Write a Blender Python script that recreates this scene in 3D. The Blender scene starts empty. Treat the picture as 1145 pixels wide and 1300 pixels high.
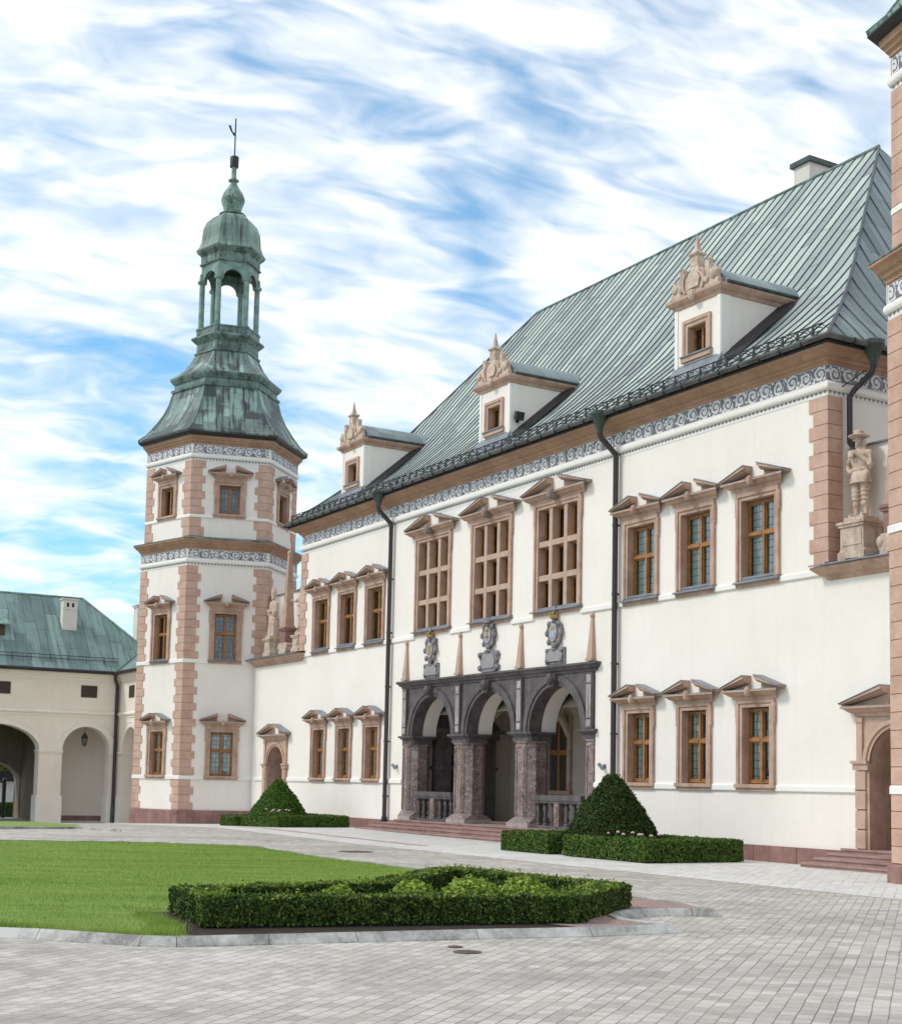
import bpy, bmesh, math, random
import numpy as np
from mathutils import Vector, Matrix
PI = math.pi
R = math.radians
random.seed(7)
rng = np.random.default_rng(7)
scene = bpy.context.scene
COL = scene.collection

# ------------------------------------------------------------------ camera
cam_d = bpy.data.cameras.new("camera")
cam = bpy.data.objects.new("camera", cam_d)
COL.objects.link(cam)
yaw, pitch, roll = R(59.5423), R(5.30133), R(1.16016)
fw = Vector((-math.sin(yaw)*math.cos(pitch), math.cos(yaw)*math.cos(pitch), math.sin(pitch)))
rt = Vector((math.cos(yaw), math.sin(yaw), 0))
up = rt.cross(fw)
r2 = rt*math.cos(roll)+up*math.sin(roll)
u2 = -rt*math.sin(roll)+up*math.cos(roll)
M = Matrix((r2, u2, -fw)).transposed().to_4x4()
M.translation = Vector((23.7876, -24.0735, 1.7))
cam.matrix_world = M
cam_d.sensor_fit = 'VERTICAL'
cam_d.sensor_height = 36.0
cam_d.lens = 1810.45*36.0/1300.0
cam_d.shift_y = (827.42-650.0)/1300.0
cam_d.clip_start = 0.1
cam_d.clip_end = 3000
scene.camera = cam

# ------------------------------------------------------------------ world, sun, exposure
SUN_DIR = Vector((-0.30, -0.74, 0.80)).normalized()      # towards the sun
SUN_EL = math.asin(SUN_DIR.z)
world = bpy.data.worlds.new("World")
scene.world = world
world.use_nodes = True
def node(nt, typ, ins=None, **props):
    n = nt.nodes.new(typ)
    for k, v in props.items():
        setattr(n, k, v)
    if ins:
        for k, v in ins.items():
            s = n.inputs[k]
            if isinstance(v, bpy.types.NodeSocket):
                nt.links.new(v, s)
            else:
                if s.type == 'RGBA' and len(v) == 3:
                    v = (*v, 1)
                s.default_value = v
    return n
def mth(nt, op, a, b=None, c=None, clamp=False):
    ins = {0: a}
    if b is not None: ins[1] = b
    if c is not None: ins[2] = c
    return node(nt, 'ShaderNodeMath', ins, operation=op, use_clamp=clamp).outputs[0]
def mixc(nt, f, a, b, blend='MIX'):
    n = nt.nodes.new('ShaderNodeMix'); n.data_type = 'RGBA'; n.blend_type = blend
    for s, v in ((n.inputs[0], f), (n.inputs[6], a), (n.inputs[7], b)):
        if isinstance(v, bpy.types.NodeSocket): nt.links.new(v, s)
        else: s.default_value = (*v, 1) if (hasattr(v, '__len__') and len(v) == 3) else v
    return n.outputs[2]
def ramp(nt, f, stops):
    n = nt.nodes.new('ShaderNodeValToRGB')
    nt.links.new(f, n.inputs[0])
    el = n.color_ramp.elements
    while len(el) < len(stops): el.new(0.5)
    for e, (p, c) in zip(el, stops):
        e.position = p
        e.color = (*c, 1) if hasattr(c, '__len__') else (c, c, c, 1)
    return n.outputs[0]
wt = world.node_tree
for n in list(wt.nodes): wt.nodes.remove(n)
sky = node(wt, 'ShaderNodeTexSky', sky_type='NISHITA', sun_disc=False)
sky.sun_elevation = SUN_EL
sky.sun_rotation = math.atan2(SUN_DIR.x, SUN_DIR.y)
sky.altitude = 260; sky.air_density = 1.0; sky.dust_density = 0.6; sky.ozone_density = 3.0
tc = node(wt, 'ShaderNodeTexCoord')
sep = node(wt, 'ShaderNodeSeparateXYZ', {0: tc.outputs['Generated']})
zc = mth(wt, 'ADD', mth(wt, 'MAXIMUM', sep.outputs[2], 0.0), 0.62)
px = mth(wt, 'DIVIDE', sep.outputs[0], zc)
py = mth(wt, 'DIVIDE', sep.outputs[1], zc)
pv = node(wt, 'ShaderNodeCombineXYZ', {0: px, 1: py, 2: 0.0}).outputs[0]
OX, OY, PX_, PY_ = 6.1, 7.0, 2.2, 6.1
def wnoise(scale, rot, sc, detail, rough, dist, off=(0, 0, 0)):
    m0 = node(wt, 'ShaderNodeMapping', {'Vector': pv, 'Rotation': (0, 0, R(rot))})
    m = node(wt, 'ShaderNodeMapping', {'Vector': m0.outputs[0], 'Location': off, 'Scale': (sc[0], sc[1], 1)})
    return node(wt, 'ShaderNodeTexNoise', {'Vector': m.outputs[0], 'Scale': scale, 'Detail': detail, 'Roughness': rough, 'Distortion': dist}).outputs[0]
n1 = wnoise(2.0, -80, (0.75, 1.3), 4, 0.5, 0.5, (OX, OY, 0))        # broad cover
n2 = wnoise(7.5, -82, (0.75, 1.45), 4, 0.5, 0.8, (PX_, PY_, 0))      # bands lying across the view
n3 = wnoise(21.0, -72, (0.6, 1.6), 3, 0.5, 0.8, (5, 5, 0))           # ripples
cov = mth(wt, 'ADD', mth(wt, 'ADD', mth(wt, 'MULTIPLY', n1, 0.36), mth(wt, 'MULTIPLY', n2, 0.36)), mth(wt, 'MULTIPLY', n3, 0.28))
mask = ramp(wt, cov, [(0.355, 0.0), (0.41, 0.38), (0.47, 0.78), (0.56, 1.0)])
sh = mth(wt, 'ADD', mth(wt, 'MULTIPLY', n2, 0.6), mth(wt, 'MULTIPLY', n3, 0.4))
shade = ramp(wt, sh, [(0.37, (0.66, 0.755, 0.84)), (0.60, (1.0, 1.0, 1.0))])
cloud = mixc(wt, 1.0, (5.65, 5.55, 5.42), shade, 'MULTIPLY')
blue = mixc(wt, 1.0, sky.outputs[0], (0.30, 0.80, 0.92), 'MULTIPLY')
n4 = wnoise(30.0, -76, (0.55, 1.5), 2, 0.45, 0.9, (2.0, 7.0, 0))      # fine rippled rows
rip = ramp(wt, mth(wt, 'ADD', mth(wt, 'MULTIPLY', n4, 0.65), mth(wt, 'MULTIPLY', n3, 0.35)), [(0.37, 0.0), (0.60, 1.0)])
mask = mth(wt, 'MULTIPLY', mask, mth(wt, 'ADD', mth(wt, 'MULTIPLY', rip, 0.42), 0.58))
mask = mth(wt, 'ADD', mth(wt, 'MULTIPLY', mask, 0.81), 0.19)
skyc = mixc(wt, mask, blue, cloud)
bg = node(wt, 'ShaderNodeBackground', {'Color': skyc, 'Strength': 0.10})
wo = node(wt, 'ShaderNodeOutputWorld', {0: bg.outputs[0]})
sun_d = bpy.data.lights.new("sun", 'SUN')
sun_d.energy = 0.82
sun_d.angle = R(10.0)
sun_d.color = (1.0, 0.945, 0.87)
sun = bpy.data.objects.new("sun", sun_d)
COL.objects.link(sun)
sun.rotation_euler = (-SUN_DIR).to_track_quat('-Z', 'Y').to_euler()
sun.location = SUN_DIR*60
scene.view_settings.view_transform = 'Standard'
scene.view_settings.look = 'None'
scene.view_settings.exposure = 1.19
scene.view_settings.gamma = 1.0

# ------------------------------------------------------------------ materials
def mat_new(name):
    m = bpy.data.materials.new(name); m.use_nodes = True
    nt = m.node_tree
    b = nt.nodes['Principled BSDF']
    return m, nt, b
def pos(nt):
    return node(nt, 'ShaderNodeNewGeometry').outputs['Position']
def noise(nt, vec, scale, detail=4, rough=0.6, dist=0.0, sc=None):
    if sc:
        vec = node(nt, 'ShaderNodeMapping', {'Vector': vec, 'Scale': sc}).outputs[0]
    return node(nt, 'ShaderNodeTexNoise', {'Vector': vec, 'Scale': scale, 'Detail': detail, 'Roughness': rough, 'Distortion': dist}).outputs[0]
def bump(nt, b, h, strength, dist=0.02):
    n = node(nt, 'ShaderNodeBump', {'Height': h, 'Strength': strength, 'Distance': dist})
    nt.links.new(n.outputs[0], b.inputs['Normal'])
def stone(name, c1, c2, scale=3.0, rough=0.8, bmp=0.25, fine=40.0, streak=None, spec=0.3):
    """mottled stone or plaster: two colours by noise, fine grain bump, optional vertical streaks"""
    m, nt, b = mat_new(name)
    p = pos(nt)
    n1 = noise(nt, p, scale, 5, 0.62)
    n2 = noise(nt, p, fine, 3, 0.6)
    f = mth(nt, 'ADD', mth(nt, 'MULTIPLY', n1, 0.7), mth(nt, 'MULTIPLY', n2, 0.3))
    col = ramp(nt, f, [(0.36, c1), (0.62, c2)])
    if streak:
        s = noise(nt, p, 1.0, 4, 0.65, 0.0, (5.0, 5.0, 0.35))
        sm = ramp(nt, s, [(0.52, 0.0), (0.72, 1.0)])
        col = mixc(nt, mth(nt, 'MULTIPLY', sm, streak[1]), col, streak[0])
    nt.links.new(col, b.inputs['Base Color'])
    b.inputs['Roughness'].default_value = rough
    b.inputs['Specular IOR Level'].default_value = spec
    bump(nt, b, n2, bmp, 0.01)
    return m
MT = {}
MT['plaster'] = stone('white_plaster', (0.805, 0.735, 0.665), (0.87, 0.805, 0.74), 0.5, 0.9, 0.12, 9.0, ((0.70, 0.65, 0.59), 0.25))
MT['cream'] = stone('cream_plaster', (0.80, 0.69, 0.59), (0.86, 0.76, 0.665), 0.7, 0.9, 0.12, 9.0, ((0.70, 0.61, 0.52), 0.35))
MT['belt'] = stone('white_trim', (0.80, 0.76, 0.70), (0.86, 0.825, 0.775), 1.0, 0.88, 0.05, 12.0)
MT['pink'] = stone('pink_sandstone', (0.47, 0.285, 0.215), (0.62, 0.42, 0.335), 1.7, 0.9, 0.7, 22.0, ((0.40, 0.25, 0.20), 0.3))
MT['brown'] = stone('brown_sandstone', (0.37, 0.235, 0.175), (0.56, 0.385, 0.30), 2.2, 0.85, 0.35, 26.0, ((0.24, 0.14, 0.10), 0.4))
MT['cornice'] = stone('brown_cornice_paint', (0.30, 0.17, 0.11), (0.44, 0.27, 0.18), 1.3, 0.8, 0.15, 16.0, ((0.20, 0.11, 0.07), 0.45))
MT['statue'] = stone('statue_sandstone', (0.44, 0.315, 0.24), (0.68, 0.54, 0.44), 4.5, 0.9, 0.5, 30.0, ((0.20, 0.15, 0.12), 0.6))
MT['plinth'] = stone('red_sandstone_plinth', (0.20, 0.10, 0.085), (0.33, 0.19, 0.165), 1.6, 0.6, 0.15, 22.0, ((0.14, 0.075, 0.065), 0.4))
MT['step'] = stone('red_stone_step', (0.26, 0.14, 0.12), (0.40, 0.26, 0.23), 1.8, 0.55, 0.15, 22.0)
MT['darkmarble'] = stone('dark_grey_marble', (0.060, 0.050, 0.050), (0.135, 0.115, 0.115), 2.5, 0.5, 0.25, 18.0, ((0.20, 0.175, 0.17), 0.45))
MT['greymarble'] = stone('light_grey_marble', (0.26, 0.22, 0.21), (0.44, 0.385, 0.37), 3.0, 0.55, 0.2, 24.0)
MT['kerb'] = stone('concrete_kerb', (0.36, 0.35, 0.33), (0.66, 0.65, 0.62), 1.6, 0.85, 0.4, 20.0, None)
MT['concrete'] = stone('pale_chimney_plaster', (0.62, 0.56, 0.50), (0.70, 0.65, 0.59), 1.2, 0.9, 0.1, 12.0)
def mk_kerb():
    m, nt, b = mat_new('stained_concrete_kerb'); p = pos(nt)
    a = noise(nt, p, 0.9, 5, 0.65, 1.0); f = noise(nt, p, 26.0, 4, 0.65); d = noise(nt, p, 3.5, 5, 0.7)
    col = ramp(nt, mth(nt, 'ADD', mth(nt, 'MULTIPLY', a, 0.55), mth(nt, 'ADD', mth(nt, 'MULTIPLY', d, 0.3), mth(nt, 'MULTIPLY', f, 0.15))), [(0.42, (0.20, 0.19, 0.175)), (0.50, (0.37, 0.355, 0.33)), (0.58, (0.52, 0.505, 0.475))])
    nt.links.new(col, b.inputs['Base Color']); b.inputs['Roughness'].default_value = 0.85; bump(nt, b, f, 0.4, 0.01)
    return m
MT['kerb'] = mk_kerb()
MT['redmarble'] = None
def mk_redmarble():
    m, nt, b = mat_new('speckled_red_marble')
    p = pos(nt)
    big = noise(nt, p, 2.0, 4, 0.6)
    base = ramp(nt, big, [(0.35, (0.095, 0.055, 0.048)), (0.65, (0.235, 0.155, 0.135))])
    sp = noise(nt, p, 11.0, 5, 0.75, 1.5)
    m1 = ramp(nt, sp, [(0.52, 0.0), (0.64, 1.0)])
    col = mixc(nt, mth(nt, 'MULTIPLY', m1, 0.85), base, (0.50, 0.43, 0.40))
    v = noise(nt, p, 4.0, 6, 0.7, 2.5)
    vein = ramp(nt, mth(nt, 'ABSOLUTE', mth(nt, 'SUBTRACT', v, 0.5)), [(0.0, 1.0), (0.018, 0.0)])
    col = mixc(nt, mth(nt, 'MULTIPLY', vein, 0.6), col, (0.5, 0.44, 0.42))
    nt.links.new(col, b.inputs['Base Color']); b.inputs['Roughness'].default_value = 0.42
    bump(nt, b, sp, 0.25, 0.01)
    return m
MT['redmarble'] = mk_redmarble()
def flat(name, col, rough=0.5, metal=0.0, var=0.15, scale=8.0):
    m, nt, b = mat_new(name)
    n = noise(nt, pos(nt), scale, 4)
    c = ramp(nt, n, [(0.35, tuple(x*(1-var) for x in col)), (0.65, tuple(x*(1+var) for x in col))])
    nt.links.new(c, b.inputs['Base Color'])
    b.inputs['Roughness'].default_value = rough; b.inputs['Metallic'].default_value = metal
    return m
MT['pipe'] = flat('dark_painted_pipe', (0.045, 0.030, 0.030), 0.45)
MT['hopper'] = flat('dark_green_copper', (0.045, 0.062, 0.055), 0.45, 0, 0.4, 5)
MT['iron'] = flat('black_iron', (0.018, 0.017, 0.018), 0.5)
MT['zinc'] = flat('blue_grey_zinc', (0.20, 0.22, 0.245), 0.45, 0.0, 0.2, 3)
MT['wood'] = flat('orange_brown_wood', (0.31, 0.14, 0.04), 0.4, 0, 0.25, 6)
MT['darkwood'] = flat('dark_brown_door_wood', (0.065, 0.028, 0.018), 0.5, 0, 0.3, 5)
MT['rust'] = flat('rusty_cast_iron', (0.13, 0.085, 0.07), 0.7)
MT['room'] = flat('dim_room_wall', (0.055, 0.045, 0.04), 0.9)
MT['gold'] = flat('gilding', (0.48, 0.34, 0.15), 0.35, 0.6)
MT['shieldred'] = flat('faded_red_paint', (0.30, 0.13, 0.10), 0.5)
MT['shieldblue'] = flat('faded_blue_paint', (0.30, 0.36, 0.44), 0.5)
MT['shieldpale'] = flat('pale_stone_paint', (0.36, 0.33, 0.33), 0.6)
MT['greycart'] = stone('grey_cartouche_stone', (0.10, 0.095, 0.10), (0.30, 0.28, 0.285), 6.0, 0.55, 0.4, 30.0)
MT['curtain'] = flat('white_net_curtain', (0.88, 0.89, 0.90), 0.9, 0, 0.05, 20)
MT['white'] = flat('white_panel', (0.75, 0.76, 0.78), 0.5)
MT['soil'] = stone('dark_soil', (0.02, 0.014, 0.01), (0.05, 0.034, 0.024), 8.0, 0.95, 0.8, 40.0)
MT['lampglass'] = flat('smoked_lamp_glass', (0.12, 0.11, 0.09), 0.2)
MT['pinkflower'] = flat('pale_pink_petals', (0.72, 0.46, 0.48), 0.7)
MT['bark'] = flat('brown_bark', (0.07, 0.05, 0.035), 0.9)
def mk_glass():
    m, nt, b = mat_new('leaded_window_glass')
    nt.nodes.remove(b)
    out = nt.nodes['Material Output']
    uv = node(nt, 'ShaderNodeTexCoord').outputs['UV']
    s = node(nt, 'ShaderNodeSeparateXYZ', {0: uv})
    def line(v, p, w):
        f = mth(nt, 'FRACT', mth(nt, 'DIVIDE', v, p))
        return mth(nt, 'LESS_THAN', f, w)
    g = mth(nt, 'MAXIMUM', line(s.outputs[0], 0.155, 0.075), line(s.outputs[1], 0.19, 0.06))
    idn = node(nt, 'ShaderNodeCombineXYZ', {0: mth(nt, 'FLOOR', mth(nt, 'DIVIDE', s.outputs[0], 0.155)), 1: mth(nt, 'FLOOR', mth(nt, 'DIVIDE', s.outputs[1], 0.19)), 2: 0.0})
    wn = node(nt, 'ShaderNodeTexWhiteNoise', {'Vector': idn.outputs[0]}, noise_dimensions='3D')
    # every little pane is set at a slightly different angle
    geo = node(nt, 'ShaderNodeNewGeometry')
    jit = node(nt, 'ShaderNodeVectorMath', {0: wn.outputs['Color'], 1: (0.5, 0.5, 0.5)}, operation='SUBTRACT')
    jit2 = node(nt, 'ShaderNodeVectorMath', {0: jit.outputs[0], 3: 0.07}, operation='SCALE')
    nn = node(nt, 'ShaderNodeVectorMath', {0: geo.outputs['Normal'], 1: jit2.outputs[0]}, operation='ADD')
    nn = node(nt, 'ShaderNodeVectorMath', {0: nn.outputs[0]}, operation='NORMALIZE')
    gl = node(nt, 'ShaderNodeBsdfGlossy', {'Color': (0.9, 0.95, 0.95), 'Roughness': 0.03, 'Normal': nn.outputs[0]})
    tr = node(nt, 'ShaderNodeBsdfTransparent', {'Color': (0.86, 0.92, 0.89)})
    fr = node(nt, 'ShaderNodeFresnel', {'IOR': 2.1})
    mx = node(nt, 'ShaderNodeMixShader', {0: fr.outputs[0], 1: tr.outputs[0], 2: gl.outputs[0]})
    ld = node(nt, 'ShaderNodeBsdfDiffuse', {'Color': (0.04, 0.04, 0.042)})
    m2 = node(nt, 'ShaderNodeMixShader', {0: g, 1: mx.outputs[0], 2: ld.outputs[0]})
    nt.links.new(m2.outputs[0], out.inputs[0])
    return m
MT['glass'] = mk_glass()
def mk_copper(name, cols, pw, spans, streak, rough=0.55, seam=0.05, patch=0.0):
    """sheet copper roof: UV in metres (u along the eave, v up the slope); a tone for each sheet, cross joints, streaks"""
    m, nt, b = mat_new(name)
    uv = node(nt, 'ShaderNodeTexCoord').outputs['UV']
    s = node(nt, 'ShaderNodeSeparateXYZ', {0: uv})
    iu = mth(nt, 'FLOOR', mth(nt, 'DIVIDE', s.outputs[0], pw))
    fu = mth(nt, 'FRACT', mth(nt, 'DIVIDE', s.outputs[0], pw))
    w0 = node(nt, 'ShaderNodeTexWhiteNoise', {'W': iu}, noise_dimensions='1D').outputs[0]
    vv = mth(nt, 'ADD', mth(nt, 'DIVIDE', s.outputs[1], spans), mth(nt, 'MULTIPLY', w0, 7.0))
    iv = mth(nt, 'FLOOR', vv); fv = mth(nt, 'FRACT', vv)
    cell = node(nt, 'ShaderNodeCombineXYZ', {0: iu, 1: iv, 2: 0.0}).outputs[0]
    w1 = node(nt, 'ShaderNodeTexWhiteNoise', {'Vector': cell}, noise_dimensions='3D').outputs[0]
    p = pos(nt)
    n1 = noise(nt, p, 0.9, 5, 0.65)
    n2 = noise(nt, p, 6.0, 5, 0.7)
    sv = node(nt, 'ShaderNodeMapping', {'Vector': uv, 'Scale': (6.0, 0.45, 1)}).outputs[0]
    n3 = node(nt, 'ShaderNodeTexNoise', {'Vector': sv, 'Scale': 1.0, 'Detail': 5, 'Roughness': 0.65}).outputs[0]
    f = mth(nt, 'ADD', mth(nt, 'MULTIPLY', w1, 0.42), mth(nt, 'ADD', mth(nt, 'MULTIPLY', n1, 0.25), mth(nt, 'MULTIPLY', n2, 0.33)))
    col = ramp(nt, f, [(0.25, cols[0]), (0.5, cols[1]), (0.78, cols[2])])
    sm = ramp(nt, n3, [(streak[1], 0.0), (streak[1]+0.14, 1.0)])
    col = mixc(nt, mth(nt, 'MULTIPLY', sm, streak[2]), col, streak[0])
    if patch > 0:
        pn = noise(nt, p, 0.55, 3, 0.5)
        pm = ramp(nt, mth(nt, 'ADD', mth(nt, 'MULTIPLY', pn, 0.62), mth(nt, 'ADD', mth(nt, 'MULTIPLY', w1, 0.20), mth(nt, 'MULTIPLY', n3, 0.18))), [(0.465, 0.0), (0.53, 1.0)])
        col = mixc(nt, mth(nt, 'MULTIPLY', pm, patch), col, (0.040, 0.042, 0.046))
    if seam > 0:
        e = mth(nt, 'MAXIMUM', mth(nt, 'LESS_THAN', fu, seam), mth(nt, 'MULTIPLY', mth(nt, 'LESS_THAN', fv, 0.02), 0.6))
        col = mixc(nt, mth(nt, 'MULTIPLY', e, 0.75), col, (0.05, 0.055, 0.055))
    nt.links.new(col, b.inputs['Base Color'])
    b.inputs['Roughness'].default_value = rough
    b.inputs['Specular IOR Level'].default_value = 0.4
    bump(nt, b, n2, 0.12, 0.01)
    return m
MT['roof'] = mk_copper('weathered_copper_sheets', [(0.25, 0.275, 0.275), (0.37, 0.42, 0.39), (0.50, 0.575, 0.495)], 0.43, 2.6, ((0.20, 0.21, 0.215), 0.60, 0.6), 0.55, 0.03)
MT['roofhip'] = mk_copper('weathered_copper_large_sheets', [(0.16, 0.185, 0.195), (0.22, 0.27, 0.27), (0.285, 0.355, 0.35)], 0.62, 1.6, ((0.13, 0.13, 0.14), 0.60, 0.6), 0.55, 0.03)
MT['verd'] = mk_copper('streaked_verdigris_copper', [(0.12, 0.15, 0.14), (0.25, 0.36, 0.31), (0.44, 0.60, 0.51)], 0.62, 0.8, ((0.028, 0.030, 0.032), 0.50, 0.94), 0.55, 0.03, 0.9)
MT['verdwing'] = mk_copper('green_copper_sheets', [(0.10, 0.155, 0.145), (0.165, 0.25, 0.23), (0.26, 0.375, 0.34)], 0.60, 2.4, ((0.085, 0.10, 0.10), 0.50, 0.8), 0.55, 0.03)
MT['verdtrim'] = stone('blackened_green_copper', (0.045, 0.055, 0.052), (0.21, 0.31, 0.265), 1.7, 0.5, 0.1, 9.0, ((0.03, 0.032, 0.034), 0.85))
MT['verdplain'] = stone('pale_streaked_verdigris', (0.10, 0.165, 0.14), (0.27, 0.40, 0.335), 2.2, 0.55, 0.1, 9.0, ((0.045, 0.05, 0.048), 0.8))
def mk_frieze():
    m, nt, b = mat_new('grey_and_white_scroll_sgraffito')
    uv = node(nt, 'ShaderNodeTexCoord').outputs['UV']
    nz = node(nt, 'ShaderNodeTexNoise', {'Vector': uv, 'Scale': 2.6, 'Detail': 3}).outputs['Color']
    d0 = node(nt, 'ShaderNodeVectorMath', {0: nz, 1: (0.5, 0.5, 0.5)}, operation='SUBTRACT')
    d1 = node(nt, 'ShaderNodeVectorMath', {0: d0.outputs[0], 3: 0.26}, operation='SCALE')
    uvd = node(nt, 'ShaderNodeVectorMath', {0: uv, 1: d1.outputs[0]}, operation='ADD').outputs[0]
    s = node(nt, 'ShaderNodeSeparateXYZ', {0: uvd})
    P = 1.15
    cu = mth(nt, 'DIVIDE', s.outputs[0], P)
    ci = mth(nt, 'FLOOR', cu)
    par = mth(nt, 'SUBTRACT', mth(nt, 'MULTIPLY', mth(nt, 'MODULO', mth(nt, 'ADD', ci, 1000.0), 2.0), 2.0), 1.0)
    x = mth(nt, 'MULTIPLY', mth(nt, 'SUBTRACT', mth(nt, 'FRACT', cu), 0.5), P)
    y = mth(nt, 'MULTIPLY', mth(nt, 'SUBTRACT', s.outputs[1], 0.5), par)
    r = mth(nt, 'SQRT', mth(nt, 'ADD', mth(nt, 'MULTIPLY', x, x), mth(nt, 'MULTIPLY', y, y)))
    th = mth(nt, 'ARCTAN2', y, x)
    sp = mth(nt, 'FRACT', mth(nt, 'ADD', mth(nt, 'DIVIDE', th, 2*PI), mth(nt, 'MULTIPLY', r, 3.4)))
    spm = mth(nt, 'MULTIPLY', mth(nt, 'GREATER_THAN', sp, 0.40), mth(nt, 'LESS_THAN', r, 0.46))
    lf = node(nt, 'ShaderNodeTexVoronoi', {'Vector': uvd, 'Scale': 3.6}).outputs['Distance']
    lfm = mth(nt, 'MULTIPLY', mth(nt, 'LESS_THAN', lf, 0.42), mth(nt, 'GREATER_THAN', r, 0.42))
    core = mth(nt, 'LESS_THAN', r, 0.10)
    wmask = mth(nt, 'MAXIMUM', mth(nt, 'MAXIMUM', spm, lfm), core)
    s0 = node(nt, 'ShaderNodeSeparateXYZ', {0: uv})
    ed = mth(nt, 'GREATER_THAN', mth(nt, 'ABSOLUTE', mth(nt, 'SUBTRACT', s0.outputs[1], 0.5)), 0.455)
    wmask = mth(nt, 'MAXIMUM', wmask, ed)
    col = mixc(nt, wmask, (0.15, 0.14, 0.17), (0.72, 0.71, 0.71))
    n = noise(nt, pos(nt), 3.0)
    col = mixc(nt, mth(nt, 'MULTIPLY', n, 0.25), col, (0.4, 0.38, 0.38))
    nt.links.new(col, b.inputs['Base Color']); b.inputs['Roughness'].default_value = 0.9
    return m
MT['frieze'] = mk_frieze()
def mk_dentil():
    m, nt, b = mat_new('grey_lace_border')
    uv = node(nt, 'ShaderNodeTexCoord').outputs['UV']
    s = node(nt, 'ShaderNodeSeparateXYZ', {0: uv})
    f = mth(nt, 'ABSOLUTE', mth(nt, 'SUBTRACT', mth(nt, 'FRACT', mth(nt, 'DIVIDE', s.outputs[0], 1.1)), 0.5))
    g = mth(nt, 'LESS_THAN', mth(nt, 'ADD', mth(nt, 'MULTIPLY', f, 1.5), mth(nt, 'SUBTRACT', 1.0, s.outputs[1])), 0.72)
    col = mixc(nt, g, (0.74, 0.72, 0.68), (0.24, 0.22, 0.23))
    nt.links.new(col, b.inputs['Base Color']); b.inputs['Roughness'].default_value = 0.9
    return m
MT['dentil'] = mk_dentil()
def mk_paving(name, rot, bw, bh, c1, c2, cm, mortar=0.008, stain=0.5):
    m, nt, b = mat_new(name)
    p = pos(nt)
    wob = node(nt, 'ShaderNodeTexNoise', {'Vector': p, 'Scale': 1.3, 'Detail': 2}).outputs['Color']
    wv = node(nt, 'ShaderNodeVectorMath', {0: node(nt, 'ShaderNodeVectorMath', {0: wob, 1: (0.5, 0.5, 0.5)}, operation='SUBTRACT').outputs[0], 3: 0.028}, operation='SCALE').outputs[0]
    pp = node(nt, 'ShaderNodeVectorMath', {0: p, 1: wv}, operation='ADD').outputs[0]
    mp = node(nt, 'ShaderNodeMapping', {'Vector': pp, 'Rotation': (0, 0, R(rot))}).outputs[0]
    br = node(nt, 'ShaderNodeTexBrick', {'Vector': mp, 'Color1': (0, 0, 0), 'Color2': (1, 1, 1), 'Mortar': (0.5, 0.5, 0.5), 'Scale': 1.0, 'Mortar Size': mortar, 'Mortar Smooth': 0.3, 'Bias': 0.0, 'Brick Width': bw, 'Row Height': bh}, offset=0.5)
    t = node(nt, 'ShaderNodeSeparateColor', {0: br.outputs['Color']}).outputs[0]
    n1 = noise(nt, p, 0.45, 5, 0.6)
    n2 = noise(nt, p, 30.0, 4, 0.65)
    n3 = noise(nt, p, 2.2, 4, 0.6)
    f = mth(nt, 'ADD', mth(nt, 'MULTIPLY', t, 0.15), mth(nt, 'ADD', mth(nt, 'MULTIPLY', n1, 0.35), mth(nt, 'ADD', mth(nt, 'MULTIPLY', n2, 0.26), mth(nt, 'MULTIPLY', n3, 0.24))))
    col = ramp(nt, f, [(0.36, c1), (0.60, c2)])
    st = ramp(nt, noise(nt, p, 0.8, 5, 0.7, 0.6), [(0.55, 0.0), (0.72, 1.0)])
    col = mixc(nt, mth(nt, 'MULTIPLY', st, stain*0.6), col, (0.23, 0.22, 0.215))
    rv = node(nt, 'ShaderNodeMapping', {'Vector': p, 'Rotation': (0, 0, R(-60))}).outputs[0]
    lg_ = ramp(nt, noise(nt, rv, 1.0, 5, 0.65, 0.8, (0.16, 0.75, 1.0)), [(0.47, 0.0), (0.62, 1.0)])
    col = mixc(nt, mth(nt, 'MULTIPLY', lg_, stain*0.8), col, (0.24, 0.22, 0.20))
    wm = ramp(nt, noise(nt, p, 1.7, 3, 0.6), [(0.60, 0.0), (0.75, 1.0)])
    col = mixc(nt, mth(nt, 'MULTIPLY', wm, 0.25), col, (0.50, 0.42, 0.35))
    cmv = mixc(nt, ramp(nt, noise(nt, p, 1.1, 4, 0.7), [(0.45, 0.0), (0.6, 1.0)]), cm, tuple(min(1, x*1.9) for x in cm))
    col = mixc(nt, mth(nt, 'MULTIPLY', br.outputs['Fac'], 0.9), col, cmv)
    nt.links.new(col, b.inputs['Base Color']); b.inputs['Roughness'].default_value = 0.8
    h = mth(nt, 'SUBTRACT', mth(nt, 'ADD', mth(nt, 'MULTIPLY', n2, 0.25), mth(nt, 'MULTIPLY', t, 0.3)), br.outputs['Fac'])
    bump(nt, b, h, 0.5, 0.008)
    return m
MT['paving'] = mk_paving('grey_stone_setts', 49.0, 0.215, 0.132, (0.32, 0.292, 0.258), (0.585, 0.54, 0.487), (0.17, 0.135, 0.10), 0.0065)
MT['slabs'] = mk_paving('pale_stone_slabs', 49.0, 0.34, 0.20, (0.53, 0.51, 0.48), (0.70, 0.68, 0.65), (0.36, 0.34, 0.32), 0.008, 0.12)
MT['pinkstrip'] = mk_paving('pink_setts', 49.0, 0.2, 0.13, (0.42, 0.25, 0.20), (0.56, 0.38, 0.33), (0.25, 0.19, 0.16))
MT['gravel'] = stone('reddish_gravel', (0.17, 0.10, 0.09), (0.46, 0.33, 0.30), 28.0, 0.95, 1.0, 60.0)
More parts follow.
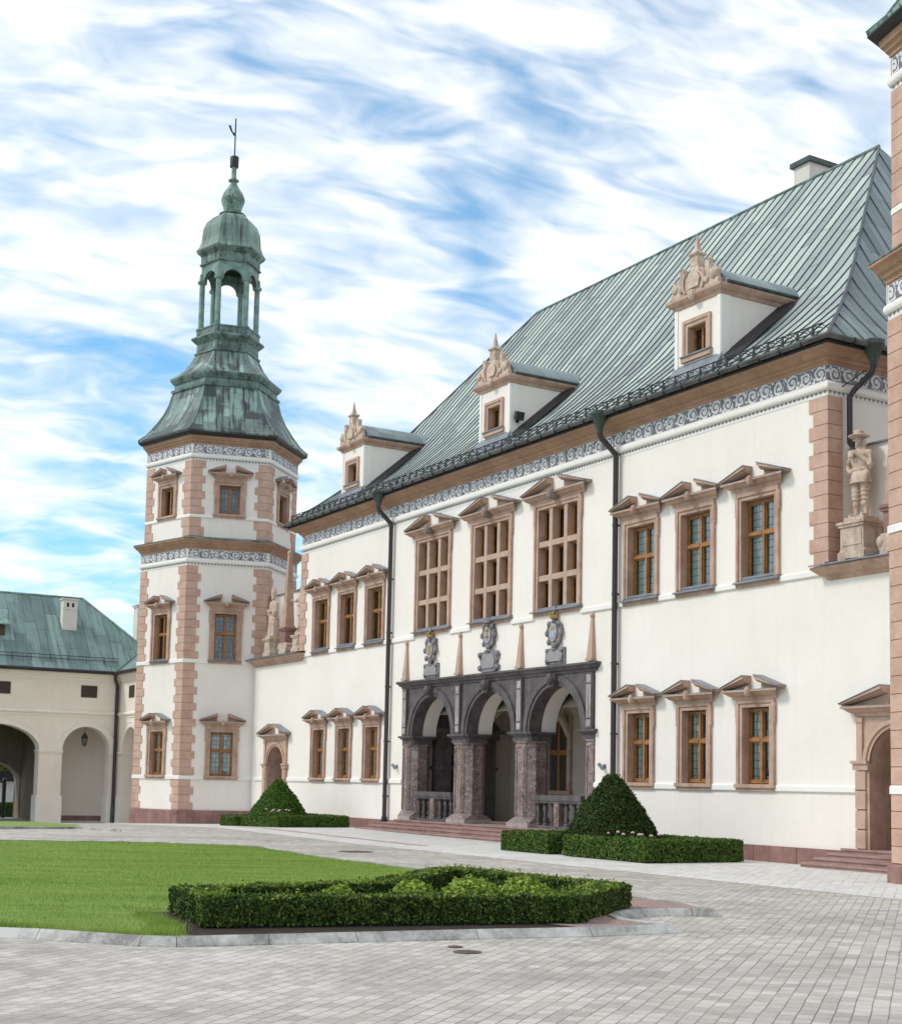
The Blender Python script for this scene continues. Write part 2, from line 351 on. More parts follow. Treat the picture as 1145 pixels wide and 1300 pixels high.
def mk_turf():
    m, nt, b = mat_new('mown_turf')
    p = pos(nt)
    n1 = noise(nt, p, 0.5, 4, 0.6); n2 = noise(nt, p, 25.0, 4, 0.7)
    n3 = noise(nt, node(nt, 'ShaderNodeMapping', {'Vector': p, 'Rotation': (0, 0, R(-60)), 'Scale': (0.35, 2.6, 1)}).outputs[0], 1.2, 4, 0.6)
    f = mth(nt, 'ADD', mth(nt, 'MULTIPLY', n1, 0.3), mth(nt, 'ADD', mth(nt, 'MULTIPLY', n2, 0.35), mth(nt, 'MULTIPLY', n3, 0.35)))
    col = ramp(nt, f, [(0.32, (0.13, 0.215, 0.035)), (0.65, (0.26, 0.37, 0.075))])
    nt.links.new(col, b.inputs['Base Color']); b.inputs['Roughness'].default_value = 0.85
    bump(nt, b, n2, 0.8, 0.03)
    return m
MT['turf'] = mk_turf()
def mk_leaf(name, c1, c2, c3, rough=0.55, trans=0.25, bands=False):
    m, nt, b = mat_new(name)
    g = node(nt, 'ShaderNodeNewGeometry')
    rnd = g.outputs['Random Per Island']
    big = noise(nt, g.outputs['Position'], 2.2, 4, 0.65)
    if bands:
        v0 = node(nt, 'ShaderNodeMapping', {'Vector': g.outputs['Position'], 'Rotation': (0, 0, R(-60))}).outputs[0]
        big = noise(nt, v0, 1.3, 4, 0.6, 0.3, (0.22, 2.4, 1.0))
        f = mth(nt, 'ADD', mth(nt, 'MULTIPLY', rnd, 0.35), mth(nt, 'MULTIPLY', mth(nt, 'SUBTRACT', mth(nt, 'MULTIPLY', big, 2.0), 0.5), 0.65))
    else:
        f = mth(nt, 'ADD', mth(nt, 'MULTIPLY', rnd, 0.6), mth(nt, 'MULTIPLY', big, 0.4))
    col = ramp(nt, f, [(0.12, c1), (0.5, c2), (0.92, c3)])
    nt.links.new(col, b.inputs['Base Color']); b.inputs['Roughness'].default_value = rough
    b.inputs['Specular IOR Level'].default_value = 0.25
    tl = node(nt, 'ShaderNodeBsdfTranslucent', {'Color': col})
    out = nt.nodes['Material Output']
    mx = node(nt, 'ShaderNodeMixShader', {0: trans, 1: b.outputs[0], 2: tl.outputs[0]})
    nt.links.new(mx.outputs[0], out.inputs[0])
    return m
MT['box'] = mk_leaf('box_hedge_leaves', (0.014, 0.030, 0.005), (0.045, 0.088, 0.014), (0.19, 0.26, 0.045))
MT['boxfar'] = mk_leaf('clipped_hedge_leaves', (0.036, 0.072, 0.012), (0.082, 0.150, 0.024), (0.16, 0.24, 0.042))
MT['yew'] = mk_leaf('yew_needles', (0.012, 0.030, 0.006), (0.030, 0.062, 0.010), (0.085, 0.13, 0.022))
MT['yew2'] = mk_leaf('bright_yew_needles', (0.035, 0.085, 0.008), (0.07, 0.15, 0.014), (0.12, 0.22, 0.025))
MT['shoot_and_lit_top'] = mk_leaf('box_shoots_and_sunlit_top', (0.11, 0.17, 0.02), (0.21, 0.29, 0.035), (0.36, 0.43, 0.07))  # shoot green, brightened to stand in for sunlight on the hedge top
MT['lime'] = mk_leaf('yellow_green_leaves', (0.13, 0.21, 0.025), (0.25, 0.35, 0.045), (0.42, 0.50, 0.10))
MT['grassm'] = mk_leaf('grass_blades', (0.13, 0.21, 0.03), (0.26, 0.375, 0.065), (0.46, 0.53, 0.15), bands=True)
MT['tree'] = mk_leaf('tree_leaves', (0.05, 0.08, 0.015), (0.11, 0.15, 0.03), (0.22, 0.25, 0.06))
MT['core'] = flat('dark_twigs', (0.012, 0.018, 0.006), 0.95)

# ------------------------------------------------------------------ mesh helpers
class MB:
    def __init__(s): s.v = []; s.f = []; s.m = []; s.uv = []; s.mats = []
    def mi(s, m):
        if m not in s.mats: s.mats.append(m)
        return s.mats.index(m)
    def face(s, pts, m, uv=None):
        b = len(s.v); s.v.extend([tuple(p) for p in pts])
        s.f.append(list(range(b, b+len(pts)))); s.m.append(s.mi(m)); s.uv.append(uv)
    def mesh(s, verts, faces, m):
        b = len(s.v); s.v.extend([tuple(p) for p in verts]); k = s.mi(m)
        for f in faces: s.f.append([b+i for i in f]); s.m.append(k); s.uv.append(None)
    def box(s, x0, x1, y0, y1, z0, z1, m, T=None):
        P = [(x, y, z) for z in (z0, z1) for y in (y0, y1) for x in (x0, x1)]
        if T: P = [T(*p) for p in P]
        s.mesh(P, [(0, 2, 3, 1), (4, 5, 7, 6), (0, 1, 5, 4), (1, 3, 7, 5), (3, 2, 6, 7), (2, 0, 4, 6)], m)
    def prism(s, poly, h0, h1, m, T):
        """poly: list of 2D points; T(a, b, h) -> 3D; closed ends"""
        n = len(poly)
        P = [T(a, b, h0) for a, b in poly]+[T(a, b, h1) for a, b in poly]
        F = [tuple(range(n-1, -1, -1)), tuple(range(n, 2*n))]
        F += [(i, (i+1) % n, n+(i+1) % n, n+i) for i in range(n)]
        s.mesh(P, F, m)
    def lathe(s, prof, seg, m, c=(0, 0, 0), a0=0.0, cap=True, sx=1.0, sy=1.0):
        P = []
        for r, z in prof:
            for i in range(seg):
                a = a0+2*PI*i/seg
                P.append((c[0]+r*math.cos(a)*sx, c[1]+r*math.sin(a)*sy, c[2]+z))
        F = []
        for j in range(len(prof)-1):
            for i in range(seg):
                F.append((j*seg+i, j*seg+(i+1) % seg, (j+1)*seg+(i+1) % seg, (j+1)*seg+i))
        if cap:
            F.append(tuple(range(seg-1, -1, -1)))
            F.append(tuple((len(prof)-1)*seg+i for i in range(seg)))
        s.mesh(P, F, m)
    def tube(s, pts, r, seg, m, cap=True):
        pts = [Vector(p) for p in pts]
        rs = r if hasattr(r, '__len__') else [r]*len(pts)
        P = []; F = []
        prev = None
        for i, p in enumerate(pts):
            d = (pts[min(i+1, len(pts)-1)]-pts[max(i-1, 0)]).normalized()
            a = Vector((0, 0, 1)) if abs(d.z) < 0.9 else Vector((1, 0, 0))
            if prev is not None: a = prev
            x = (a-d*a.dot(d)).normalized(); y = d.cross(x); prev = x
            for k in range(seg):
                t = 2*PI*k/seg
                P.append(p+x*(rs[i]*math.cos(t))+y*(rs[i]*math.sin(t)))
        for i in range(len(pts)-1):
            for k in range(seg):
                F.append((i*seg+k, i*seg+(k+1) % seg, (i+1)*seg+(k+1) % seg, (i+1)*seg+k))
        if cap:
            F.append(tuple(range(seg-1, -1, -1))); F.append(tuple((len(pts)-1)*seg+k for k in range(seg)))
        s.mesh(P, F, m)
    def ball(s, c, r, m, seg=10, ring=7, T=None):
        rr = r if hasattr(r, '__len__') else (r, r, r)
        P = []; F = []
        for j in range(ring+1):
            ph = -PI/2+PI*j/ring
            for i in range(seg):
                t = 2*PI*i/seg
                q = (c[0]+rr[0]*math.cos(ph)*math.cos(t), c[1]+rr[1]*math.cos(ph)*math.sin(t), c[2]+rr[2]*math.sin(ph))
                P.append(T(*q) if T else q)
        for j in range(ring):
            for i in range(seg):
                F.append((j*seg+i, j*seg+(i+1) % seg, (j+1)*seg+(i+1) % seg, (j+1)*seg+i))
        s.mesh(P, F, m)
    def build(s, name, parent=None, loc=(0, 0, 0), smooth=None, doubles=False, label=None):
        me = bpy.data.meshes.new(name)
        me.from_pydata(s.v, [], s.f)
        for k in s.mats: me.materials.append(MT[k])
        me.polygons.foreach_set('material_index', s.m)
        if any(u is not None for u in s.uv):
            ul = me.uv_layers.new(name='UVMap')
            for p, u in zip(me.polygons, s.uv):
                if u is not None:
                    for li, q in zip(p.loop_indices, u): ul.data[li].uv = q
        if doubles or smooth is not None:
            bm = bmesh.new(); bm.from_mesh(me)
            bmesh.ops.remove_doubles(bm, verts=bm.verts, dist=1e-5)
            bmesh.ops.recalc_face_normals(bm, faces=bm.faces)
            bm.to_mesh(me); bm.free()
        if smooth is not None:
            me.polygons.foreach_set('use_smooth', [True]*len(me.polygons))
            me.set_sharp_from_angle(angle=R(smooth))
        me.update()
        o = bpy.data.objects.new(name, me)
        COL.objects.link(o)
        o.location = loc
        if parent is not None: o.parent = parent
        if label: o['label'] = label
        return o
def thing(name, label, cat, loc=(0, 0, 0), group=None):
    o = bpy.data.objects.new(name, None); COL.objects.link(o)
    o.location = loc; o['label'] = label; o['category'] = cat
    o.empty_display_size = 0.3
    if group: o['group'] = group
    return o
def tag(o, label, cat, group=None):
    o['label'] = label; o['category'] = cat
    if group: o['group'] = group
    return o
def struct(o): o['kind'] = 'structure'; return o
def copy_part(o, parent, loc, rot=0.0, label=None):
    c = o.copy(); COL.objects.link(c); c.parent = parent; c.location = loc; c.rotation_euler = (0, 0, rot)
    for ch in o.children:
        d = ch.copy(); COL.objects.link(d); d.parent = c
    return c
def frame(o, d):
    """local wall frame: s along the wall (left to right as seen), out = outward distance, z up"""
    n = (d[1], -d[0])
    return lambda s, out, z: (o[0]+d[0]*s+n[0]*out, o[1]+d[1]*s+n[1]*out, z)
def wall_holes(mb, T, s0, s1, z0, z1, holes, m, out=0.0):
    ss = sorted({s0, s1, *[h[0] for h in holes], *[h[1] for h in holes]})
    zz = sorted({z0, z1, *[h[2] for h in holes], *[h[3] for h in holes]})
    ss = [a for a in ss if s0 <= a <= s1]; zz = [a for a in zz if z0 <= a <= z1]
    for a, b in zip(ss, ss[1:]):
        for c, d in zip(zz, zz[1:]):
            sm, zm = (a+b)/2, (c+d)/2
            if any(h[0] < sm < h[1] and h[2] < zm < h[3] for h in holes): continue
            mb.face([T(a, out, c), T(b, out, c), T(b, out, d), T(a, out, d)], m)
def profile(mb, T, prof, s0, s1, m, mit0=0.0, mit1=0.0, uvs=None):
    """extrude an (out, z) profile along s; mit shifts the ends with 'out' for mitred corners"""
    for (o1, z1), (o2, z2) in zip(prof, prof[1:]):
        mb.face([T(s0-mit0*o1, o1, z1), T(s1+mit1*o1, o1, z1), T(s1+mit1*o2, o2, z2), T(s0-mit0*o2, o2, z2)], m)
    if mit0 == 0: mb.face([T(s0, o, z) for o, z in prof], m)
    if mit1 == 0: mb.face([T(s1, o, z) for o, z in prof][::-1], m)
def gz(x):
    xs = [-200, -46, -35, -22, -12, 200]; zs = [-0.56, -0.56, -0.22, 0.07, 0.0, 0.0]
    return float(np.interp(x, xs, zs))

# ------------------------------------------------------------------ window makers (local: x along wall, -y outward, z up; origin at sill centre on the wall face)
LT = lambda s, out, z: (s, -out, z)
def pediment(mb, hw, zc, rise, gap, m='brown', head=True, cap='zinc', proj=0.30):
    # entablature block, cornice and two raking pieces
    prof = [(0.0, zc-0.20), (0.07, zc-0.20), (0.09, zc-0.13), (0.17, zc-0.10), (0.24, zc-0.04), (proj, zc-0.02), (proj, zc+0.02), (0.0, zc+0.02)]
    mb.mesh([LT(-hw+ (proj-o), o, z) for o, z in prof]+[LT(hw-(proj-o), o, z) for o, z in prof],
            [(i, i+1, 8+i+1, 8+i) for i in range(7)]+[tuple(range(7, -1, -1)), tuple(range(8, 16))], m)
    mb.box(-hw+0.02, hw-0.02, -proj+0.01, 0, zc+0.022, zc+0.036, cap)
    for sg in (-1, 1):
        e, i = sg*(hw+0.015), sg*gap/2
        dx = abs(e-i)
        th = 0.16
        # upper moulding in two steps
        for (p0, a, b) in ((proj+0.01, 0.5, 1.0), (proj-0.07, 0.18, 0.5), (proj-0.13, 0.0, 0.18)):
            za = zc+0.04
            lo = [(e, za+th*a*0.28), (i, za+rise-th*(1-a))]
            hi = [(i, za+rise-th*(1-b)), (e, za+th*b*0.28)]
            mb.prism(lo+hi, 0.0, p0, m, lambda s, z, o: LT(s, o, z))
        # metal cap on the slope
        mb.prism([(e+sg*0.02, zc+0.085), (i, zc+0.04+rise+0.003), (i, zc+0.04+rise+0.02), (e+sg*0.02, zc+0.105)], 0.0, proj+0.03, cap, lambda s, z, o: LT(s, o, z))
        # tympanum wedge below the raking moulding
        mb.prism([(e-sg*0.2, zc+0.04), (i, zc+0.04), (i, zc+0.04+rise-th)], 0.0, 0.05, m, lambda s, z, o: LT(s, o, z))
    if head:
        mb.box(-0.085, 0.085, -proj-0.02, 0, zc-0.13, zc+0.04, m)
        mb.ball((0, -proj-0.02, zc-0.03), (0.085, 0.075, 0.13), m, 8, 6)
def room_and_glass(par, w, h, z0, depth, curtain, seed):
    g = MB()
    g.face([LT(-w/2, -depth, z0), LT(w/2, -depth, z0), LT(w/2, -depth, z0+h), LT(-w/2, -depth, z0+h)], 'glass',
           [(seed*0.37, 0), (seed*0.37+w, 0), (seed*0.37+w, h), (seed*0.37, h)])
    g.build('pane', par)
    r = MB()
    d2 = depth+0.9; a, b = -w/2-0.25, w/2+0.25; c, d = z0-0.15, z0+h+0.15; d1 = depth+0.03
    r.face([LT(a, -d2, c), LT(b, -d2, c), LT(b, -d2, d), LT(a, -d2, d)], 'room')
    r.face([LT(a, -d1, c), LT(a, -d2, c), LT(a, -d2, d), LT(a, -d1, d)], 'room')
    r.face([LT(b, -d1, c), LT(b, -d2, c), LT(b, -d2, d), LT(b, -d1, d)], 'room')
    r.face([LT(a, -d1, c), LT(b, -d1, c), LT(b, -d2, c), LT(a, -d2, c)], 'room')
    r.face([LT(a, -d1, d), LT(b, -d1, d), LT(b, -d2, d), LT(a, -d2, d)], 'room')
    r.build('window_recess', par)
    if curtain:
        k = MB()
        for (x0, x1, z1, z2) in curtain:
            n = max(6, int((x1-x0)/0.03))
            for i in range(n):
                u0, u1 = x0+(x1-x0)*i/n, x0+(x1-x0)*(i+1)/n
                o0, o1 = 0.018*math.sin(u0*48), 0.018*math.sin(u1*48)
                k.face([LT(u0, -depth-0.045+o0, z1), LT(u1, -depth-0.045+o1, z1), LT(u1, -depth-0.045+o1, z2), LT(u0, -depth-0.045+o0, z2)], 'curtain')
        k.build('curtain', par, smooth=60)
def casement(par, w, h, z0, depth, transom=0.42, mull=True, bars=0.055):
    k = MB(); o = -depth+0.03
    def bar(a, b, c, d, p=0.0, m='wood'): k.box(a, b, -(o+0.045+p), -(o-0.03), c, d, m)
    bar(-w/2, -w/2+bars, z0, z0+h); bar(w/2-bars, w/2, z0, z0+h)
    bar(-w/2+bars, w/2-bars, z0, z0+bars); bar(-w/2+bars, w/2-bars, z0+h-bars, z0+h)
    zt = z0+h*(1-transom)
    if mull: bar(-0.038, 0.038, z0+bars, z0+h-bars, 0.018)
    if transom:
        bar(-w/2+bars, -0.039, zt-0.04, zt+0.04, 0.03); bar(0.039, w/2-bars, zt-0.05, zt+0.05, 0.03)
        # sash rails either side of the transom
    for sx in (-1, 1):
        a, b = (-w/2+bars+0.004, -0.042) if sx < 0 else (0.042, w/2-bars-0.004)
        if not mull: a, b = -w/2+bars+0.004, w/2-bars-0.004
        for (c, d) in (((z0+bars+0.003, zt-0.043), (zt+0.043, z0+h-bars-0.003)) if transom else ((z0+bars+0.003, z0+h-bars-0.003),)):
            for q in ((a, a+0.024, c, d), (b-0.024, b, c, d), (a+0.025, b-0.025, c, c+0.035), (a+0.025, b-0.025, d-0.03, d)):
                bar(*q, -0.02)
        if not mull: break
    k.build('casement', par)
def make_window(w, ow, ztop, zo0, zo1, hw, rise, gap, curtain, seed, metal=True, transom=0.42, depth=0.235, zbot=0.0, ear=True):
    """window with stone architrave; z measured from the sill bottom (0). returns the frame mesh object with sub-parts"""
    f = MB()
    jw = (w-ow)/2
    # jambs: reveal block and two-step architrave
    for sg in (-1, 1):
        a, b = sorted((sg*ow/2, sg*w/2))
        f.box(a, b, -0.05, depth, zo0, zo1, 'brown')
        c, d = sorted((sg*(ow/2+jw*0.55), sg*(w/2+0.004)))
        f.box(c, d, -0.085, -0.051, zo0, zo1+jw*0.55, 'brown')
        if ear:
            e, g = sorted((sg*(w/2+0.0045), sg*(w/2+0.035)))
            f.box(e, g, -0.082, 0, zo1-0.28, zo1+jw*0.6, 'brown')
            e, g = sorted((sg*(w/2+0.0045), sg*(w/2+0.03)))
            f.ball((sg*(w/2+0.01), -0.05, zo1-0.34), (0.035, 0.04, 0.08), 'brown', 8, 6)
    f.box(-w/2, w/2, -0.05, depth, zo1+0.001, ztop-0.16, 'brown')
    f.box(-w/2-0.004, w/2+0.004, -0.085, -0.051, zo1+jw*0.56, ztop-0.16, 'brown')
    f.box(-ow/2+0.001, ow/2-0.001, 0.002, depth, zo0-0.05, zo0, 'brown')
    root = f.build('window_frame')
    s = MB()
    if metal:
        s.box(-w/2-0.02, w/2+0.02, -0.06, 0, 0, 0.10, 'brown')
        s.prism([(0.0, zo0+0.015), (0.16, 0.125), (0.16, 0.10), (0.0, 0.10)], -w/2-0.05, w/2+0.05, 'zinc', lambda o, z, q: (q, -o, z))
        s.box(-ow/2+0.01, ow/2-0.03, -0.03, 0.2, zo0+0.016, zo0+0.075, 'zinc')
    else:
        s.box(-w/2-0.02, w/2+0.02, -0.07, 0, 0, 0.075, 'brown')
        s.box(-w/2-0.05, w/2+0.05, -0.12, 0, 0.076, zo0-0.001, 'brown')
    s.build('sill', root)
    casement(root, ow, zo1-zo0-0.04, zo0+0.02, depth, transom)
    room_and_glass(root, ow, zo1-zo0, zo0, depth-0.01, curtain, seed)
    if hw:
        p = MB(); pediment(p, hw, ztop, rise, gap); p.build('pediment', root)
    return root
def make_hall_window():
    w, ow = 2.42, 2.02; zo0, zo1, ztop = 0.17, 3.26, 3.66; depth = 0.27
    f = MB()
    for sg in (-1, 1):
        a, b = sorted((sg*ow/2, sg*w/2)); f.box(a, b, -0.05, depth, zo0, zo1, 'brown')
        c, d = sorted((sg*(ow/2+0.12), sg*(w/2+0.004))); f.box(c, d, -0.085, -0.051, zo0, zo1+0.1, 'brown')
        e, g = sorted((sg*(w/2+0.0045), sg*(w/2+0.04))); f.box(e, g, -0.082, 0, zo1-0.36, zo1+0.13, 'brown')
        f.ball((sg*(w/2+0.01), -0.05, zo1-0.42), (0.04, 0.045, 0.1), 'brown', 8, 6)
    f.box(-w/2, w/2, -0.05, depth, zo1+0.001, ztop-0.16, 'brown')
    f.box(-w/2-0.004, w/2+0.004, -0.085, -0.051, zo1+0.101, ztop-0.16, 'brown')
    f.box(-ow/2+0.001, ow/2-0.001, 0.002, depth, zo0-0.05, zo0, 'brown')
    root = f.build('hall_window_frame')
    m = MB()
    xs = [-0.385, 0.385]; zs = [1.15, 2.19]
    for x in xs: m.box(x-0.085, x+0.085, -0.02, depth-0.07, zo0+0.001, zo1-0.001, 'pinkbrown')
    for z in zs:
        for a, b in ((-ow/2+0.001, xs[0]-0.086), (xs[0]+0.086, xs[1]-0.086), (xs[1]+0.086, ow/2-0.001)):
            m.box(a, b, -0.015, depth-0.08, z-0.085, z+0.085, 'pinkbrown')
    m.build('mullion', root)
    k = MB()
    cols = [(-ow/2, xs[0]-0.085), (xs[0]+0.085, xs[1]-0.085), (xs[1]+0.085, ow/2)]
    rows = [(zo0, zs[0]-0.085), (zs[0]+0.085, zs[1]-0.085), (zs[1]+0.085, zo1)]
    for a, b in cols:
        for c, d in rows:
            y0, y1 = depth-0.075, depth-0.03
            k.box(a+0.002, a+0.06, y0, y1, c, d, 'wood'); k.box(b-0.06, b-0.002, y0, y1, c, d, 'wood')
            k.box(a+0.061, b-0.061, y0, y1, c+0.002, c+0.055, 'wood'); k.box(a+0.061, b-0.061, y0, y1, d-0.055, d-0.002, 'wood')
            k.box((a+b)/2-0.02, (a+b)/2+0.02, y0+0.005, y1, c+0.056, d-0.056, 'wood')
    k.build('casement', root)
    room_and_glass(root, ow, zo1-zo0, zo0, depth-0.01, None, 5)
    s = MB()
    s.box(-w/2-0.02, w/2+0.02, -0.06, 0, 0, 0.10, 'brown')
    s.prism([(0.0, 0.19), (0.18, 0.125), (0.18, 0.10), (0.0, 0.10)], -w/2-0.06, w/2+0.06, 'zinc', lambda o, z, q: (q, -o, z))
    s.box(-ow/2+0.01, -0.03, -0.05, 0.1, 0.171, 0.235, 'zinc'); s.box(0.03, ow/2-0.01, -0.05, 0.1, 0.171, 0.235, 'zinc')
    s.build('sill', root)
    p = MB(); pediment(p, 1.64, ztop, 0.44, 0.62, head=False)
    p.box(-0.13, 0.13, -0.33, 0, ztop-0.2, ztop+0.05, 'darkstone')
    p.ball((0, -0.33, ztop-0.07), (0.13, 0.10, 0.17), 'darkstone', 8, 6)
    p.build('pediment', root)
    return root
MT['pinkbrown'] = stone('pale_brown_sandstone', (0.42, 0.28, 0.21), (0.55, 0.385, 0.30), 2.2, 0.85, 0.3, 26.0)
MT['darkstone'] = stone('grey_brown_stone', (0.18, 0.14, 0.12), (0.32, 0.25, 0.215), 5, 0.85, 0.3, 26.0)
PROTO = []
def proto(o): PROTO.append(o); return o
W_LOW = proto(make_window(1.31, 0.95, 2.43, 0.17, 2.04, 0.98, 0.33, 0.40, [(-0.36, -0.14, 0.2, 2.0), (0.22, 0.40, 0.2, 2.0)], 1, metal=False))
W_UP = proto(make_window(1.50, 1.17, 2.62, 0.19, 2.19, 1.09, 0.34, 0.46, [(-0.47, 0.57, 0.20, 2.18)], 2))
W_UPD = proto(make_window(1.50, 1.17, 2.62, 0.19, 2.19, 1.09, 0.34, 0.46, None, 4))
W_TLOW = proto(make_window(1.40, 0.97, 2.47, 0.17, 2.05, 0.98, 0.33, 0.46, [(-0.45, -0.02, 0.2, 2.0), (0.1, 0.45, 0.2, 2.0)], 3, metal=False))
W_TMID = proto(make_window(1.40, 0.96, 2.62, 0.14, 2.18, 0.96, 0.34, 0.44, None, 4))
W_TUP = proto(make_window(1.36, 0.92, 1.93, 0.16, 1.45, 0.96, 0.34, 0.44, None, 6, metal=False, transom=0))
W_HALL = proto(make_hall_window())

# ------------------------------------------------------------------ palace (main block and the two linking walls)
XL = -29.30
XC = -14.65
palace = thing('palace', 'white plastered palace with steep copper roof, three dormers and dark marble arcaded porch', 'palace', (XC, 0, 0))
def P(mb, name, **kw):
    """add a part built in world coordinates"""
    o = mb.build(name, palace, (-XC, 0, 0), **kw)
    return o
FT = frame((0, 0), (1, 0))          # facade: s = world x
ET = frame((0, 0), (0, 1))          # right end wall: s = world y
LWT = lambda s, out, z: (XL-out, -s, z)  # left end wall (faces -x)
low_x = [-27.24, -25.00, -22.70, -6.98, -4.68, -2.39]
up_x = [-27.30, -25.00, -22.70, -6.94, -4.66, -2.32]
hall_x = [-18.42, -14.66, -10.95]
doors_x = [XL-2.06, 2.06]
holes = []
for x in low_x: holes.append((x-0.655, x+0.655, 1.69, 4.03))
for x in up_x: holes.append((x-0.75, x+0.75, 6.71, 9.18))
for x in hall_x: holes.append((x-1.21, x+1.21, 6.82, 10.32))
for x in doors_x: holes.append((x-0.82, x+0.82, 0.0, 3.15))
PX0, PX1 = -20.30, -9.02
holes.append((PX0, PX1, -0.2, 5.0))
w = MB()
wall_holes(w, FT, XL, 0.0, -0.35, 11.72, holes, 'plaster')
wall_holes(w, FT, -33.9, XL, -0.35, 6.9, holes, 'plaster')
wall_holes(w, FT, 0.0, 5.2, -0.35, 6.9, holes, 'plaster')
# spandrels above the door arches
for x in doors_x:
    n = 14
    for i in range(n):
        a0, a1 = PI-PI*i/n, PI-PI*(i+1)/n
        w.face([FT(x+0.82*math.cos(a0), 0, 2.33+0.82*math.sin(a0)), FT(x+0.82*math.cos(a1), 0, 2.33+0.82*math.sin(a1)), FT(x+0.82*math.cos(a1), 0, 3.15), FT(x+0.82*math.cos(a0), 0, 3.15)], 'plaster')
w.face([ET(0, 0, -0.3), ET(15.6, 0, -0.3), ET(15.6, 0, 11.72), ET(0, 0, 11.72)], 'plaster')
w.face([LWT(-15.6, 0, -0.3), LWT(0, 0, -0.3), LWT(0, 0, 11.72), LWT(-15.6, 0, 11.72)], 'plaster')
w.face([(XL, 15.6, -0.3), (0, 15.6, -0.3), (0, 15.6, 11.72), (XL, 15.6, 11.72)], 'plaster')
P(w, 'wall')
# attic walls behind the statues
for a, b, s in ((-36.0, XL, 'l'), (0.0, 6.5, 'r')):
    q = MB()
    q.box(a, b-0.003, 0.80, 1.05, 6.86, 9.76, 'plaster'); 
    q.box(a, b-0.003, 0.72, 1.13, 9.761, 9.80, 'zinc')
    P(q, 'attic_wall')
# plinth
q = MB()
for a, b in ((-33.6, doors_x[0]-1.25), (doors_x[0]+1.25, PX0-0.02), (PX1+0.02, doors_x[1]-1.25)):
    q = MB()
    q.box(a, b, -0.06, 0, -0.4, 0.39, 'plinth')
    x = a+0.5
    while x < b-0.2:
        q.box(x-0.006, x+0.006, -0.0615, -0.05, -0.3, 0.388, 'core'); x += random.uniform(0.7, 1.5)
    P(q, 'plinth')
# belts
q = MB()
for zb in (1.68, 6.70):
    spans = []
    x = -33.6
    stops = []
    if zb < 3:
        stops = [(c-0.66, c+0.66) for c in low_x]+[(PX0-0.03, PX1+0.03)]+[(c-1.22, c+1.22) for c in doors_x]
        hgt = 0.16
    else:
        stops = [(c-0.75, c+0.75) for c in up_x]+[(c-1.22, c+1.22) for c in hall_x]; hgt = 0.16
        x = XL
    for a, b in sorted(stops)+[(5.0 if zb < 3 else 0.0, 99)]:
        if a > x+0.05:
            q = MB(); profile(q, FT, [(0, zb), (0.045, zb), (0.06, zb+0.02), (0.06, zb+hgt-0.03), (0.03, zb+hgt), (0, zb+hgt)], x, a, 'belt'); P(q, 'belt_course')
        x = b
# frieze: roll, lace border, sgraffito band and brown cornice, round the three visible sides
def band(mb, Ts, z0, z1, out, m, uh):
    for T, a, b in Ts:
        h = z1-z0
        mb.face([T(a, out, z0), T(b, out, z0), T(b, out, z1), T(a, out, z1)], m, [(a/uh, 0), (b/uh, 0), (b/uh, 1), (a/uh, 1)])
sides = [(FT, XL, 0.0), (ET, 0.0, 15.6), (LWT, -15.6, 0.0)]
q = MB()
band(q, [(FT, XL-0.012, 0.012), (ET, -0.012, 15.6), (LWT, -15.6, 0.012)], 11.30, 11.70, 0.012, 'frieze', 0.40)
P(q, 'frieze')
q = MB()
band(q, [(FT, XL-0.01, 0.01), (ET, -0.01, 15.6), (LWT, -15.6, 0.01)], 10.96, 11.09, 0.010, 'dentil', 0.13)
for T, a, b in sides:
    profile(q, T, [(0.005, 11.08), (0.07, 11.09), (0.10, 11.13), (0.11, 11.20), (0.09, 11.27), (0.04, 11.30), (0.005, 11.30)], a, b, 'belt', 1.0, 1.0)
P(q, 'roll_moulding', smooth=50)
q = MB()
cprof = [(0.0, 11.70), (0.06, 11.70), (0.07, 11.755), (0.13, 11.78), (0.15, 11.84), (0.24, 11.865), (0.36, 11.94), (0.45, 11.965), (0.46, 12.03)]
for T, a, b in sides:
    profile(q, T, cprof, a, b, 'cornice', 1.0, 1.0)
    profile(q, T, [(0.46, 12.03), (0.50, 12.035), (0.50, 12.15), (0.0, 12.152)], a, b, 'iron', 1.0, 1.0)
P(q, 'cornice', doubles=True)
# quoins
def quoins(mb, A, dirA, B, dirB, zs, m='pink', la=0.59, sa=0.45, lb=0.49, sb=0.61, h=0.336, t=0.035, first=0):
    """corner at A(=B); dirA points from the corner along the left wall, dirB along the right wall; nA, nB outward normals computed"""
    nA = (-dirA[1], dirA[0]); nB = (dirB[1], -dirB[0])
    # corner offset point: intersection of the two offset lines
    den = 1+nA[0]*nB[0]+nA[1]*nB[1]
    for (z0, z1) in zs:
        n = max(1, round((z1-z0)/h)); hh = (z1-z0)/n
        for i in range(n):
            k = (i+first) % 2
            a, b = (la, lb) if k else (sa, sb)
            for (g, tt) in ((0.012, t), ):
                c = (A[0]+(nA[0]+nB[0])*tt/den, A[1]+(nA[1]+nB[1])*tt/den)
                cb = (A[0]-(nA[0]+nB[0])*0.002/den, A[1]-(nA[1]+nB[1])*0.002/den)
                poly = [(A[0]+dirA[0]*a, A[1]+dirA[1]*a), (A[0]+dirA[0]*(a-0.015)+nA[0]*tt, A[1]+dirA[1]*(a-0.015)+nA[1]*tt), c,
                        (A[0]+dirB[0]*(b-0.015)+nB[0]*tt, A[1]+dirB[1]*(b-0.015)+nB[1]*tt), (A[0]+dirB[0]*b, A[1]+dirB[1]*b), cb]
                mb.prism(poly, z0+i*hh+g, z0+(i+1)*hh-g*0.4, m, lambda x, y, z: (x, y, z))
q = MB()
